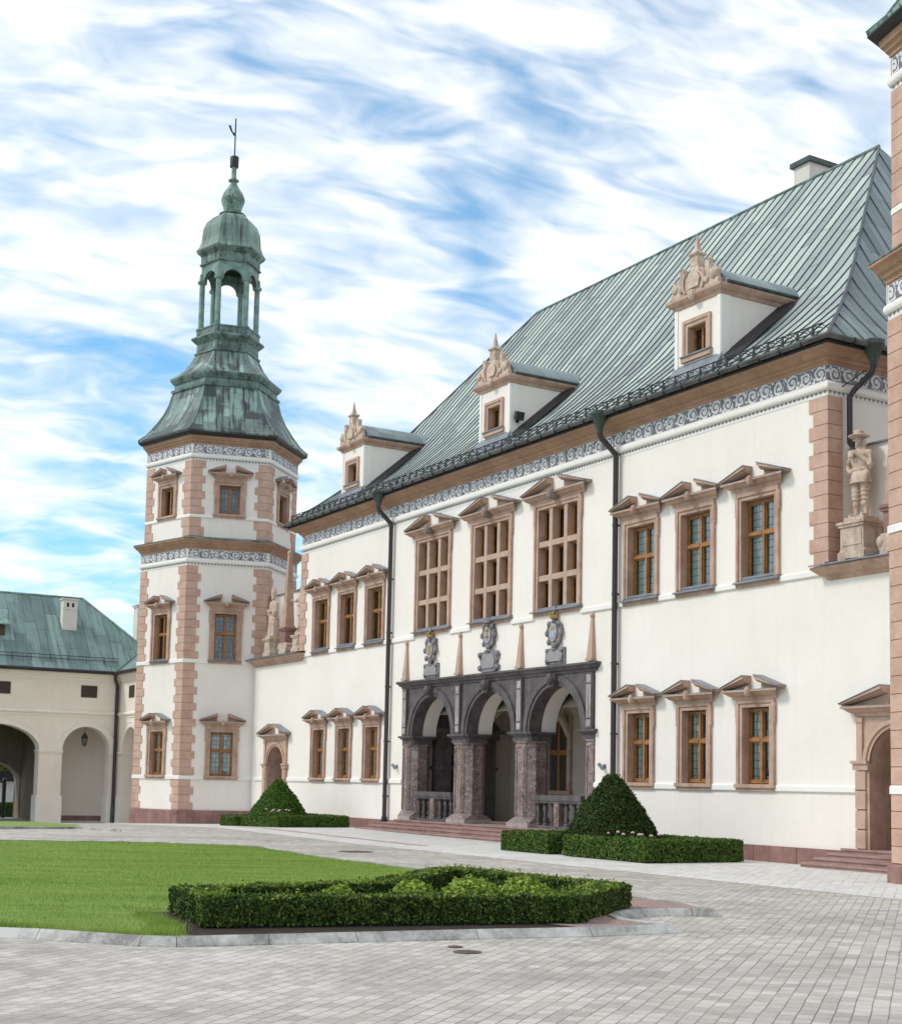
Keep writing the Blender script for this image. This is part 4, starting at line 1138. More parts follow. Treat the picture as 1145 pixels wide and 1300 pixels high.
# porch steps
q = MB()
nosing = lambda mb, x0, x1, y0, y1, z0, z1: (mb.box(x0+0.03, x1-0.03, y0+0.03, y1, z0, z1-0.05, 'step'), mb.box(x0, x1, y0, y1, z1-0.049, z1, 'step'))
for i, (xa, yf, zt) in enumerate(((-21.75, -1.12, 0.115), (-21.28, -0.82, 0.225), (-20.92, -0.52, 0.335), (-20.52, -0.22, 0.44))):
    xb = 2*XC-xa
    nosing(q, xa, xb, yf, -0.012*i+0.0 if i < 3 else 0.02, -0.1 if i == 0 else zt-0.11+0.0005, zt)
P(q, 'porch_step')
# ------------------------------------------------------------------ side doors with rusticated frames
for di, cx in enumerate(doors_x):
    q = MB()
    zf = 0.45
    for sg in (-1, 1):
        for i in range(4):
            a, b = sorted((cx+sg*0.85, cx+sg*1.2)); h = (2.18-zf)/4
            q.prism([(a, 0), (b, 0), (b-0.03, 0.11), (a+0.03, 0.11)], zf+i*h+0.015, zf+(i+1)*h-0.015, 'pinkbrown', lambda s, o, z: FT(s, o, z))
            q.box(a+0.02, b-0.02, -0.05, 0.0, zf+i*h-0.014, zf+i*h+0.014, 'pinkbrown')
        a, b = sorted((cx+sg*0.80, cx+sg*1.24)); q.box(a, b, -0.12, 0.02, 2.19, 2.33, 'pinkbrown'); 
        a, b = sorted((cx+sg*0.80, cx+sg*1.28)); q.box(a, b, -0.16, 0.02, 2.331, 2.40, 'pinkbrown')
        a, b = sorted((cx+sg*0.99, cx+sg*1.15)); q.box(a, b, -0.09, 0.0, 2.401, 3.36, 'pinkbrown'); q.box(a-0.02, b+0.02, -0.11, 0, 3.25, 3.362, 'pinkbrown')
        # reveal
        a, b = sorted((cx+sg*0.80, cx+sg*0.86)); q.box(a, b, 0.021, 0.75, zf, 2.335, 'brown'); q.box(a, b, -0.06, 0.0205, zf, 2.1895, 'brown')
    arch_face(q, FT, cx, 0.80, 0.80, 2.33, 3.36, 0.03, 'pinkbrown', 1.15)
    arch_soffit(q, FT, cx, 0.80, 0.80, 2.33, 0.06, -0.75, 'brown')
    archivolt(q, FT, cx, 0.80, 0.88, 0.80, 0.88, 2.33, 0.0, 0.06, 'pinkbrown')
    archivolt(q, FT, cx, 0.881, 0.975, 0.881, 0.975, 2.33, 0.0, 0.10, 'pinkbrown')
    fr_ = P(q, 'door_frame')
    pd = MB()
    pediment(pd, 1.44, 3.58, 0.42, 0.50, 'pinkbrown', head=False)
    o = pd.build('pediment', fr_, (cx, 0, 0))
    dd = MB()
    dd.box(cx-0.8, cx+0.8, 0.66, 0.74, zf, 2.33, 'darkwood')
    for s in (-0.4, 0.4):
        for z in (0.6, 1.45): dd.box(cx+s-0.28, cx+s+0.28, 0.63, 0.66, z, z+0.7, 'darkwood')
    n = 14
    for i in range(n):
        a0, a1 = PI-PI*i/n, PI-PI*(i+1)/n
        dd.face([FT(cx, -0.72, 2.33), FT(cx+0.8*math.cos(a0), -0.72, 2.33+0.8*math.sin(a0)), FT(cx+0.8*math.cos(a1), -0.72, 2.33+0.8*math.sin(a1))], 'darkwood')
    dd.build('door', fr_, (0, 0, 0))
    g = MB()
    for k in range(5) if di == 0 else ():
        a = PI*(k+0.5)/5
        pts = [(cx+math.cos(a)*r+0.07*math.sin(r*14), 0.64, 2.36+math.sin(a)*r) for r in np.linspace(0.05, 0.76, 10)]
        g.tube(pts, 0.018, 5, 'iron')
    for r in (0.3, 0.55, 0.77) if di == 0 else (): g.tube([(cx+math.cos(a)*r, 0.64, 2.36+math.sin(a)*r) for a in np.linspace(0, PI, 14)], 0.018, 5, 'iron')
    if di == 0: g.build('fanlight_grille', fr_, (0, 0, 0))
# steps at the side doors
q = MB()
for i, (dx, yf, zt) in enumerate(((2.16, -0.86, 0.115), (1.98, -0.61, 0.225), (1.80, -0.36, 0.335), (1.62, -0.11, 0.445))):
    nosing(q, 2.06-dx, 4.7, yf, 0.0-0.012*i if i < 3 else 0.76, -0.1 if i == 0 else zt-0.1095, zt)
P(q, 'door_step')
q = MB()
q.box(XL-2.06-0.85, XL-2.06+0.85, 0.0, 0.76, -0.3, 0.445, 'step')
P(q, 'door_step')
# ledges carrying the statues
for side in (0, 1):
    a, b = (-34.2, XL+0.55) if side == 0 else (-0.22, 5.4)
    q = MB()
    pr = [(0.0, 6.56), (0.06, 6.57), (0.10, 6.64), (0.18, 6.67), (0.30, 6.78), (0.34, 6.80), (0.34, 6.86), (0.0, 6.87)]
    profile(q, FT, pr, a+0.3, b-0.3, 'brown', 1.0 if side else 0.0, 0.0 if side else 1.0)
    # closing return at the outer end
    xe, sg = (b-0.3, 1) if side == 0 else (a+0.3, -1)
    for (o1, z1), (o2, z2) in zip(pr, pr[1:]):
        q.face([FT(xe+sg*o1, 0, z1), FT(xe+sg*o1, o1, z1), FT(xe+sg*o2, o2, z2), FT(xe+sg*o2, 0, z2)], 'brown')
    lo = P(q, 'ledge')
    t = MB()
    T = lambda s, y, z: (s, y, z)
    a2, b2 = (a, XL-0.003) if side == 0 else (0.003, b)
    t.mesh([(a-0.02 if side else a, -0.40, 6.865), (b+0.02 if side == 0 else b, -0.40, 6.865), (b+0.02 if side == 0 else b, -0.40, 6.90), (a-0.02 if side else a, -0.40, 6.90), (a, -0.001, 6.97), (b, -0.001, 6.97)], [(0, 1, 2, 3), (3, 2, 5, 4)], 'zinc')
    t.mesh([(a2, -0.001, 6.97), (b2, -0.001, 6.97), (b2, 0.80, 7.12), (a2, 0.80, 7.12)], [(0, 1, 2, 3)], 'zinc')
    x = a+0.5
    while x < b:
        t.mesh([(x-0.012, -0.40, 6.90), (x+0.012, -0.40, 6.90), (x+0.012, -0.001, 6.97), (x-0.012, -0.001, 6.97), (x-0.012, -0.40, 6.93), (x+0.012, -0.40, 6.93), (x+0.012, -0.001, 7.0), (x-0.012, -0.001, 7.0)], [(0, 1, 5, 4), (1, 2, 6, 5), (3, 0, 4, 7), (4, 5, 6, 7)], 'zinc')
        x += 0.62
    t.build('ledge_flashing', lo, (0, 0, 0))

# ------------------------------------------------------------------ corner towers
def hexpts(c, r, a0): return [(c[0]+r*math.cos(a0+i*PI/3), c[1]+r*math.sin(a0+i*PI/3)) for i in range(6)]
def hex_roof(mb, c, prof, a0, m, uv=True):
    """faceted lathe with UVs in metres on each face"""
    v = 0.0
    for (r0, z0), (r1, z1) in zip(prof, prof[1:]):
        dv = math.hypot(r1-r0, z1-z0)
        A, B = hexpts(c, r0, a0), hexpts(c, r1, a0)
        for i in range(6):
            j = (i+1) % 6
            u = i*10.0
            mb.face([(*A[i], z0), (*A[j], z0), (*B[j], z1), (*B[i], z1)], m,
                    [(u-r0/2, v), (u+r0/2, v), (u+r1/2, v+dv), (u-r1/2, v+dv)])
        v += dv
def make_tower(c, a0, label, faces, zg, mirror):
    root = thing('corner_tower', label, 'tower', (c[0], c[1], zg))
    off = (-c[0], -c[1], -zg)
    def TP(mb, name, **kw): return mb.build(name, root, off, **kw)
    RL, RU = 3.51, 3.405
    V = hexpts(c, RL, a0); U = hexpts(c, RU, a0)
    def fr_(P_, k):
        A, B = P_[k], P_[(k+1) % 6]; L = math.hypot(B[0]-A[0], B[1]-A[1]); d = ((B[0]-A[0])/L, (B[1]-A[1])/L)
        return frame(A, d), L, math.atan2(d[1], d[0])
    q = MB()
    for k in range(6):
        T, L, an = fr_(V, k); h = []
        if k in faces:
            dm = 0.35 if mirror and k == 0 else 0.0
            h = [(L/2-0.7+dm, L/2+0.7+dm, 6.71, 9.18)]
            if faces[k] > 1: h.append((L/2-0.7+dm, L/2+0.7+dm, 1.69, 4.05))
        wall_holes(q, T, 0, L, -0.8, 12.0, h, 'plaster')
        T, L, an = fr_(U, k)
        wall_holes(q, T, 0, L, 12.0, 16.6, [(L/2-0.68+(0.35 if mirror and k == 0 else 0.0), L/2+0.68+(0.35 if mirror and k == 0 else 0.0), 13.13, 14.93)] if k in faces else [], 'plaster')
    TP(q, 'wall')
    for k in faces:
        T, L, an = fr_(V, k)
        dm = 0.35 if mirror and k == 0 else 0.0
        p = T(L/2+dm, 0, 0)
        copy_part(W_TMID, root, (p[0]+off[0], p[1]+off[1], 6.70+off[2]), an)
        if faces[k] > 1: copy_part(W_TLOW, root, (p[0]+off[0], p[1]+off[1], 1.68+off[2]), an)
        T, L, an = fr_(U, k); p = T(L/2+dm, 0, 0)
        copy_part(W_TUP, root, (p[0]+off[0], p[1]+off[1], 13.12+off[2]), an)
    tn = math.tan(PI/6)
    q = MB()
    for k in range(6):
        T, L, an = fr_(V, k)
        profile(q, T, [(0.1, -0.8), (0.1, 0.32), (0.08, 0.36), (0.0, 0.37)], 0, L, 'plinth', tn, tn)
        s = 0.4
        while s < L-0.2:
            q.box(s-0.005, s+0.005, 0.09, 0.1015, -0.5, 0.33, 'core', T); s += random.uniform(0.45, 0.9)
    TP(q, 'plinth')
    for k in range(6):
        T, L, an = fr_(V, k)
        for zb in (1.68, 6.70):
            gap = 0.72 if k in faces and (zb > 3 or faces[k] > 1) else 0
            for s0, s1, m0, m1 in (((0, L/2-gap, tn, 0.0), (L/2+gap, L, 0.0, tn)) if gap else ((0, L, tn, tn),)):
                q = MB(); profile(q, T, [(0, zb), (0.055, zb), (0.055, zb+0.14), (0.03, zb+0.165), (0, zb+0.165)], s0, s1, 'belt', m0, m1); TP(q, 'belt_course')
        T, L, an = fr_(U, k)
        zb = 13.08; gap = 0.70 if k in faces else 0
        for s0, s1, m0, m1 in (((0, L/2-gap, tn, 0.0), (L/2+gap, L, 0.0, tn)) if gap else ((0, L, tn, tn),)):
            q = MB(); profile(q, T, [(0, zb), (0.045, zb), (0.045, zb+0.10), (0.02, zb+0.14), (0, zb+0.14)], s0, s1, 'belt', m0, m1); TP(q, 'belt_course')
    for k in range(6):
        for P_, zs in ((V, [(0.37, 1.68)]), (V, [(1.845, 6.70)]), (V, [(6.865, 10.93)]), (U, [(12.25, 13.08)]), (U, [(13.22, 15.62)])):
            if k == (5 if mirror else 2) and zs[0][0] < 6.7: continue
            q = MB()
            A = P_[k]; pA, pB = P_[(k-1) % 6], P_[(k+1) % 6]
            da = ((pA[0]-A[0])/RL, (pA[1]-A[1])/RL); db = ((pB[0]-A[0])/RL, (pB[1]-A[1])/RL)
            na = math.hypot(*da); nb = math.hypot(*db); da = (da[0]/na, da[1]/na); db = (db[0]/nb, db[1]/nb)
            quoins(q, A, da, A, db, zs, la=0.62, sa=0.48, lb=0.48, sb=0.62, t=0.03)
            # bedding course that the blocks are set on
            nA = (-da[1], da[0]); nB = (db[1], -db[0]); den = 1+nA[0]*nB[0]+nA[1]*nB[1]
            c_ = (A[0]+(nA[0]+nB[0])*0.018/den, A[1]+(nA[1]+nB[1])*0.018/den)
            q.prism([(A[0]+da[0]*0.47, A[1]+da[1]*0.47), (A[0]+da[0]*0.46+nA[0]*0.018, A[1]+da[1]*0.46+nA[1]*0.018), c_, (A[0]+db[0]*0.46+nB[0]*0.018, A[1]+db[1]*0.46+nB[1]*0.018), (A[0]+db[0]*0.47, A[1]+db[1]*0.47), (A[0]-(nA[0]+nB[0])*0.004/den, A[1]-(nA[1]+nB[1])*0.004/den)], zs[0][0]+0.004, zs[0][1]-0.004, 'quoinjoint', lambda x, y, z: (x, y, z))
            TP(q, 'quoin')
    # two decorated friezes with cornices
    kq = MB()
    for P_, z in ((V, 0.0), (U, 4.66)):
        fq, rq, cq = MB(), MB(), MB()
        for k in range(6):
            T, L, an = fr_(P_, k)
            e = 0.012*tn
            for (o0, s0, s1) in ((0.012, -e, L+e),):
                fq.face([T(s0+0.05, o0, 11.27+z), T(s1-0.05, o0, 11.27+z), T(s1-0.05, o0, 11.66+z), T(s0+0.05, o0, 11.66+z)], 'frieze', [(k*20+0.5, 0), (k*20+0.5+8.9, 0), (k*20+0.5+8.9, 1), (k*20+0.5, 1)])
            rq.face([T(-e, 0.01, 10.94+z), T(L+e, 0.01, 10.94+z), T(L+e, 0.01, 11.07+z), T(-e, 0.01, 11.07+z)], 'dentil', [(0, 0), (L/0.13, 0), (L/0.13, 1), (0, 1)])
            profile(rq, T, [(0.005, 11.06+z), (0.06, 11.07+z), (0.09, 11.11+z), (0.10, 11.17+z), (0.07, 11.24+z), (0.005, 11.265+z)], 0, L, 'belt', tn, tn)
            profile(cq, T, [(0.0, 11.68+z), (0.05, 11.68+z), (0.06, 11.76+z), (0.12, 11.79+z), (0.14, 11.86+z), (0.20, 11.89+z), (0.27 if z == 0 else 0.22, 11.98+z), (0.33 if z == 0 else 0.22, 12.02+z), (0.33 if z == 0 else 0.22, 12.08+z), (0.0, 12.10+z)], 0, L, 'cornice', tn, tn)
            rq.box(-0.045, 0.045, 0.008, 0.022, 11.27+z, 11.66+z, 'belt', T); rq.box(L-0.045, L+0.045, 0.008, 0.022, 11.27+z, 11.66+z, 'belt', T)
        TP(fq, 'frieze'); TP(rq, 'roll_moulding'); TP(cq, 'cornice', doubles=True)
    hex_roof(kq, c, [(RL+0.30, 12.10), (RL+0.40, 12.08), (RL+0.40, 12.115), (RL+0.0, 12.21), (RU-0.01, 12.25)], a0, 'verdtrim')
    TP(kq, 'cornice_flashing')
    # roof, in bell shaped stages
    q = MB()
    hex_roof(q, c, [(3.3, 16.75), (3.88, 16.84), (3.90, 16.90), (3.52, 17.20), (3.14, 17.68), (2.80, 18.18), (2.57, 18.68), (2.43, 19.18), (2.42, 19.24)], a0, 'verd')
    for k in range(6): pass
    main = TP(q, 'roof')
    def RS(mb, name, **kw): return mb.build(name, main, (0, 0, 0), **kw)
    q = MB()
    hex_roof(q, c, [(3.3, 16.70), (3.66, 16.69), (3.80, 16.72), (3.885, 16.80), (3.885, 16.838)], a0, 'iron')
    RS(q, 'dark_soffit')
    q = MB()
    hex_roof(q, c, [(2.42, 19.24), (2.50, 19.26), (2.52, 19.36), (2.44, 19.40), (2.36, 19.42), (2.36, 19.62), (2.44, 19.66), (2.55, 19.80), (2.58, 19.90), (2.50, 19.95)], a0, 'verdtrim')
    hex_roof(q, c, [(2.50, 19.95), (2.02, 20.30), (1.72, 20.66), (1.52, 21.05), (1.47, 21.12)], a0, 'verd')
    hex_roof(q, c, [(1.47, 21.12), (1.53, 21.14), (1.53, 21.22), (1.43, 21.25), (1.42, 21.62), (1.50, 21.68), (1.64, 21.80), (1.70, 21.86), (1.68, 21.93), (1.46, 22.02), (1.46, 22.28), (1.50, 22.30), (1.50, 22.36), (0.0, 22.75)], a0, 'verdtrim')
    RS(q, 'roof_stage')
    # ribs on the hips
    for i in range(6):
        q = MB(); pts = []
        for r, z in [(3.90, 16.92), (3.52, 17.22), (3.14, 17.70), (2.80, 18.20), (2.57, 18.70), (2.43, 19.2)]:
            h = hexpts(c, r, a0)[i]; pts.append((h[0], h[1], z))
        q.tube(pts, 0.03, 5, 'verdplain'); RS(q, 'hip_rib')
    # open lantern: six columns, arches, drum
    lan = MB()
    LR = 1.33
    Lp = hexpts(c, LR, a0)
    for i in range(6):
        A, B = Lp[i], Lp[(i+1) % 6]; L = LR; d = ((B[0]-A[0])/L, (B[1]-A[1])/L); T = frame(A, d)
        # arch plate on each face, two skins and the soffit
        hw = L/2; r = 0.42; zs = 24.62; zt = 25.45
        for o in (0.0, -0.16):
            arch_face(lan, T, hw, r, r, zs, zt, o, 'verdplain', hw, 12)
        arch_soffit(lan, T, hw, r, r, zs, 0.0, -0.16, 'verd', 12)
    hex_roof(lan, c, [(1.20, 25.40), (1.42, 25.40), (1.44, 25.46), (1.37, 25.50), (1.37, 25.84), (1.44, 25.88), (1.56, 25.98), (1.60, 26.06)], a0, 'verdtrim')
    lo = TP(lan, 'lantern')
    cl = MB()
    for i in range(6):
        h = hexpts(c, LR-0.06, a0)[i]
        cl.lathe([(0.20, 22.30), (0.20, 22.40), (0.13, 22.44), (0.125, 24.45), (0.13, 24.50), (0.21, 24.56), (0.22, 24.66), (0.15, 24.70), (0.13, 25.0)], 10, 'verdplain', (h[0], h[1], 0))
    cl.build('lantern_column', lo, (0, 0, 0), smooth=40)
    q = MB()
    hex_roof(q, c, [(1.60, 26.06), (1.62, 26.10), (1.48, 26.30), (1.38, 26.58), (1.36, 26.85), (1.32, 27.20), (1.16, 27.55), (0.86, 27.83), (0.55, 27.96)], a0, 'verddome')
    q.build('cupola', lo, (0, 0, 0))
    q = MB()
    q.lathe([(0.50, 27.93), (0.64, 27.98), (0.64, 28.02), (0.42, 28.10), (0.40, 28.2), (0.46, 28.42), (0.55, 28.66), (0.55, 28.80), (0.46, 29.05), (0.28, 29.32), (0.15, 29.55), (0.13, 29.62), (0.25, 29.68), (0.25, 29.72), (0.12, 29.78), (0.12, 30.35)], 12, 'verdplain2', (c[0], c[1], 0))
    q.lathe([(0.20, 30.36), (0.205, 30.38), (0.205, 30.84), (0.20, 30.86)], 12, 'iron', (c[0], c[1], 0))
    q.build('bulb_finial', lo, (0, 0, 0), smooth=40)
    q = MB()
    q.tube([(c[0], c[1], 30.8), (c[0], c[1], 32.75)], 0.032, 6, 'iron')
    q.prism([(0.0, 31.85), (0.12, 31.95), (0.42, 32.45), (0.30, 32.45), (0.26, 32.15), (0.0, 32.05)], -0.015, 0.015, 'iron', lambda s, z, o: (c[0]-s*0.6, c[1]-s*0.6+o, z))
    q.build('weather_vane', lo, (0, 0, 0))
    return root
MT['verddome'] = mk_copper('pale_green_copper_dome', [(0.13, 0.21, 0.17), (0.24, 0.38, 0.30), (0.33, 0.49, 0.40)], 0.48, 0.9, ((0.05, 0.038, 0.032), 0.52, 0.9), 0.5, 0.04, 0.5)
MT['verdplain2'] = stone('streaked_green_copper', (0.05, 0.075, 0.06), (0.24, 0.38, 0.30), 2.5, 0.5, 0.1, 10.0, ((0.045, 0.03, 0.025), 0.7))
TC = (-37.364, -0.455)
make_tower(TC, R(-104.91), 'left hexagonal white tower with green copper roof, open lantern and weather vane', {0: 2, 1: 2, 2: 1}, -0.25, False)
make_tower((7.03, -0.455), R(-135.09), 'right corner tower, only a strip of its pink quoins showing at the edge', {5: 1, 0: 2, 1: 2}, -0.02, True)
for o in PROTO:
    for ch in list(o.children): bpy.data.objects.remove(ch)
    bpy.data.objects.remove(o)

# ------------------------------------------------------------------ statues and obelisks on the ledges
def remeshed(mb, name, parent, voxel, loc=(0, 0, 0), smooth_it=1, mat='statue'):
    o = mb.build('tmp', None)
    md = o.modifiers.new('r', 'REMESH'); md.mode = 'VOXEL'; md.voxel_size = voxel
    m2 = o.modifiers.new('s', 'SMOOTH'); m2.iterations = smooth_it; m2.factor = 0.5
    dg = bpy.context.evaluated_depsgraph_get()
    me = bpy.data.meshes.new_from_object(o.evaluated_get(dg))
    me.name = name
    me.materials.clear(); me.materials.append(MT[mat])
    me.polygons.foreach_set('use_smooth', [True]*len(me.polygons))
    old = o.data
    bpy.data.objects.remove(o); bpy.data.meshes.remove(old)
    n = bpy.data.objects.new(name, me); COL.objects.link(n); n.location = loc
    if parent: n.parent = parent
    return n
def limb(mb, pts, rs, seg=10):
    for p, r in zip(pts, rs): mb.ball(p, r, 'statue', 10, 8)
    mb.tube(pts, rs, seg, 'statue')
def hand(mb, p, d, side):
    """palm with four curled fingers and a thumb, pointing along d"""
    p = Vector(p); d = Vector(d).normalized()
    u = Vector((0, 0, 1)); s = d.cross(u)
    if s.length < 0.1: s = Vector((1, 0, 0))
    s.normalize(); u = s.cross(d)
    mb.ball(p+d*0.04, (0.05, 0.05, 0.05), 'statue', 8, 6)
    for i in range(4):
        b = p+d*0.075+u*(0.033-0.022*i)
        mb.tube([b, b+d*(0.045-0.004*abs(i-1))+s*side*0.01, b+d*0.055+s*side*0.045], [0.014, 0.013, 0.011], 6, 'statue')
    mb.tube([p+d*0.03+u*0.03, p+d*0.07+u*0.06, p+d*0.09+u*0.065+s*side*0.02], [0.017, 0.015, 0.012], 6, 'statue')
def pedestal(root, w, d, h, off=(0, 0, 0)):
    q = MB()
    q.box(-w/2-0.05, w/2+0.05, -d/2-0.05, d/2+0.05, -0.15, 0.10, 'statue')
    q.prism([(-w/2-0.05, 0.10), (w/2+0.05, 0.10), (w/2, 0.18), (-w/2, 0.18)], -d/2, d/2, 'statue', lambda s, z, y: (s, y, z))
    q.box(-w/2, w/2, -d/2, d/2, 0.1805, h-0.12, 'statue')
    q.box(-w/2+0.06, w/2-0.06, -d/2-0.015, -d/2-0.001, 0.25, h-0.2, 'statue')
    q.box(-w/2-0.04, w/2+0.04, -d/2-0.04, d/2+0.04, h-0.1195, h-0.06, 'statue')
    q.box(-w/2-0.07, w/2+0.07, -d/2-0.07, d/2+0.07, h-0.0595, h, 'statue')
    return q.build('pedestal', root)
def soldier(x, y, z, label):
    root = thing('statue', label, 'statue', (x, y, z))
    pedestal(root, 0.70, 0.62, 0.80)
    q = MB(); b = 0.80
    q.box(-0.30, 0.30, -0.25, 0.25, b-0.02, b+0.12, 'statue'); f = b+0.12
    # legs: weight on one leg, booted
    for sx, ky, fx in ((-0.13, -0.03, -0.16), (0.11, 0.02, 0.14)):
        limb(q, [(sx, 0.0, f+0.95), (sx+0.005, ky-0.02, f+0.50), (fx, 0.03, f+0.09)], [0.125, 0.088, 0.058])
        limb(q, [(sx, -0.01, f+0.32), (fx, 0.03, f+0.24)], [0.092, 0.075])
        limb(q, [(fx, 0.03, f+0.05), (fx+(-0.02 if fx < 0 else 0.03), -0.17, f+0.035)], [0.058, 0.042])
        for zz in (0.42, 0.52, 0.62, 0.72, 0.82):
            q.lathe([(0.10+0.012*zz, -0.012), (0.125+0.012*zz, 0.0), (0.10+0.012*zz, 0.012)], 12, 'statue', (sx+(fx-sx)*(0.95-zz)*0.5, ky*0.6, f+zz))
    # coat skirt, waist, chest
    q.lathe([(0.20, f+1.10), (0.27, f+0.80), (0.285, f+0.78), (0.18, f+0.80)], 18, 'statue', (-0.01, 0.0, 0), 0, True, 1.08, 0.78)
    q.lathe([(0.27, f+0.80), (0.215, f+1.06), (0.195, f+1.16), (0.225, f+1.30), (0.255, f+1.45), (0.22, f+1.54), (0.09, f+1.60)], 18, 'statue', (-0.01, 0.0, 0), 0, True, 1.08, 0.74)
    q.lathe([(0.21, f+1.08), (0.225, f+1.09), (0.225, f+1.13), (0.21, f+1.14)], 18, 'statue', (-0.01, 0, 0), 0, True, 1.08, 0.78)
    # arms: right hand on the hip, left hand raised to the chest holding a book
    limb(q, [(-0.25, 0.0, f+1.47), (-0.43, 0.03, f+1.26), (-0.25, -0.10, f+1.08)], [0.088, 0.068, 0.050])
    hand(q, (-0.24, -0.11, f+1.08), (1, -0.25, 0.0), 1)
    limb(q, [(0.25, 0.0, f+1.47), (0.33, -0.05, f+1.20), (0.10, -0.21, f+1.44)], [0.090, 0.072, 0.050])
    hand(q, (0.08, -0.22, f+1.46), (-0.9, -0.1, 0.45), -1)
    q.box(-0.14, 0.02, -0.285, -0.215, f+1.38, f+1.54, 'statue')
    q.ball((0.22, -0.06, f+0.93), (0.10, 0.10, 0.15), 'statue')
    # neck, head with face, curls, broad hat
    limb(q, [(0, 0, f+1.56), (-0.005, -0.01, f+1.68)], [0.075, 0.065])
    hc = (-0.015, -0.025, f+1.79)
    q.ball(hc, (0.088, 0.105, 0.135), 'statue', 14, 10)
    q.ball((hc[0]-0.012, hc[1]-0.105, hc[2]-0.015), (0.020, 0.03, 0.034), 'statue', 8, 6)
    q.ball((hc[0]-0.012, hc[1]-0.085, hc[2]-0.095), (0.035, 0.03, 0.03), 'statue', 8, 6)
    q.ball((hc[0]-0.010, hc[1]-0.092, hc[2]-0.060), (0.034, 0.018, 0.009), 'statue', 8, 6)
    for s in (-1, 1):
        q.ball((hc[0]+s*0.042, hc[1]-0.085, hc[2]+0.030), (0.026, 0.018, 0.010), 'statue', 8, 6)
        for j in range(5): q.ball((hc[0]+s*0.10, hc[1]+0.03+0.02*(j % 2), hc[2]-0.02-0.045*j), 0.048, 'statue', 8, 6)
    for j in range(5): q.ball((hc[0]-0.06+0.03*j, hc[1]+0.095, hc[2]-0.08), 0.055, 'statue', 8, 6)
    q.lathe([(0.02, 0.0), (0.20, 0.005), (0.245, 0.03), (0.25, 0.05), (0.15, 0.055), (0.125, 0.10), (0.12, 0.15), (0.07, 0.185), (0.02, 0.19)], 18, 'statue', (hc[0]-0.01, hc[1]-0.01, hc[2]+0.075), 0, True, 1.0, 1.0)
    remeshed(q, 'carved_figure', root, 0.0125)
    return root
def bishop(x, y, z, label):
    root = thing('statue', label, 'statue', (x, y, z))
    pedestal(root, 0.62, 0.56, 0.72)
    q = MB(); b = 0.72
    q.box(-0.30, 0.30, -0.25, 0.25, b-0.02, b+0.12, 'statue'); f = b+0.12
    # long robe with folds
    n = 28
    prof = [(0.34, 0.0), (0.33, 0.05), (0.29, 0.5), (0.25, 0.9), (0.235, 1.12), (0.26, 1.35), (0.22, 1.47), (0.08, 1.55)]
    P_ = []; F_ = []
    for r, zz in prof:
        for i in range(n):
            a = 2*PI*i/n
            rr = r*(1+0.09*math.sin(a*9)*max(0, 1-zz/1.2))
            P_.append((rr*math.cos(a)*0.95, rr*math.sin(a)*0.78, f+zz))
    for j in range(len(prof)-1):
        for i in range(n): F_.append((j*n+i, j*n+(i+1) % n, (j+1)*n+(i+1) % n, (j+1)*n+i))
    F_.append(tuple(range(n-1, -1, -1))); F_.append(tuple((len(prof)-1)*n+i for i in range(n)))
    q.mesh(P_, F_, 'statue')
    # upper garment edge, stole
    q.lathe([(0.25, 0.72), (0.285, 0.70), (0.275, 0.76)], 20, 'statue', (0, 0, f), 0, True, 0.98, 0.8)
    # cape shoulders and arms folded at the waist
    limb(q, [(-0.25, 0.0, f+1.38), (-0.31, -0.04, f+1.10), (-0.10, -0.24, f+1.10)], [0.10, 0.085, 0.058])
    limb(q, [(0.25, 0.0, f+1.38), (0.31, -0.06, f+1.08), (0.06, -0.25, f+1.04)], [0.10, 0.085, 0.058])
    hand(q, (-0.09, -0.25, f+1.10), (1, -0.2, 0.1), 1); hand(q, (0.05, -0.26, f+1.05), (-1, -0.2, 0.15), -1)
    q.ball((-0.28, -0.10, f+0.98), (0.085, 0.09, 0.14), 'statue'); q.ball((0.28, -0.12, f+0.96), (0.085, 0.09, 0.14), 'statue')
    limb(q, [(0, 0, f+1.50), (0, -0.01, f+1.63)], [0.075, 0.065])
    hc = (0, -0.025, f+1.73)
    q.ball(hc, (0.085, 0.10, 0.13), 'statue', 14, 10)
    q.ball((0, hc[1]-0.10, hc[2]-0.01), (0.02, 0.03, 0.034), 'statue', 8, 6)
    q.ball((0, hc[1]-0.08, hc[2]-0.10), (0.06, 0.05, 0.07), 'statue', 8, 6)
    for s in (-1, 1):
        q.ball((s*0.042, hc[1]-0.082, hc[2]+0.032), (0.026, 0.018, 0.010), 'statue', 8, 6)
        q.ball((s*0.088, hc[1]+0.01, hc[2]), (0.016, 0.03, 0.04), 'statue', 8, 6)
    # mitre
    q.mesh([(hc[0]+sx*0.11, hc[1]+sy*0.10, hc[2]+0.06) for sx, sy in ((-1, 0), (-0.6, -1), (0.6, -1), (1, 0), (0.6, 1), (-0.6, 1))]+
           [(hc[0]+sx*0.135, hc[1]+sy*0.11, hc[2]+0.18) for sx, sy in ((-1, 0), (-0.6, -1), (0.6, -1), (1, 0), (0.6, 1), (-0.6, 1))]+[(0, hc[1]-0.05, hc[2]+0.36), (0, hc[1]+0.05, hc[2]+0.36)],
           [(0, 1, 7, 6), (1, 2, 8, 7), (2, 3, 9, 8), (3, 4, 10, 9), (4, 5, 11, 10), (5, 0, 6, 11), (7, 8, 12), (10, 11, 13), (6, 7, 12), (8, 9, 12), (9, 10, 13), (11, 6, 13), (6, 12, 13), (9, 13, 12), (0, 5, 4, 3, 2, 1)], 'statue')
    remeshed(q, 'carved_figure', root, 0.0125)
    return root
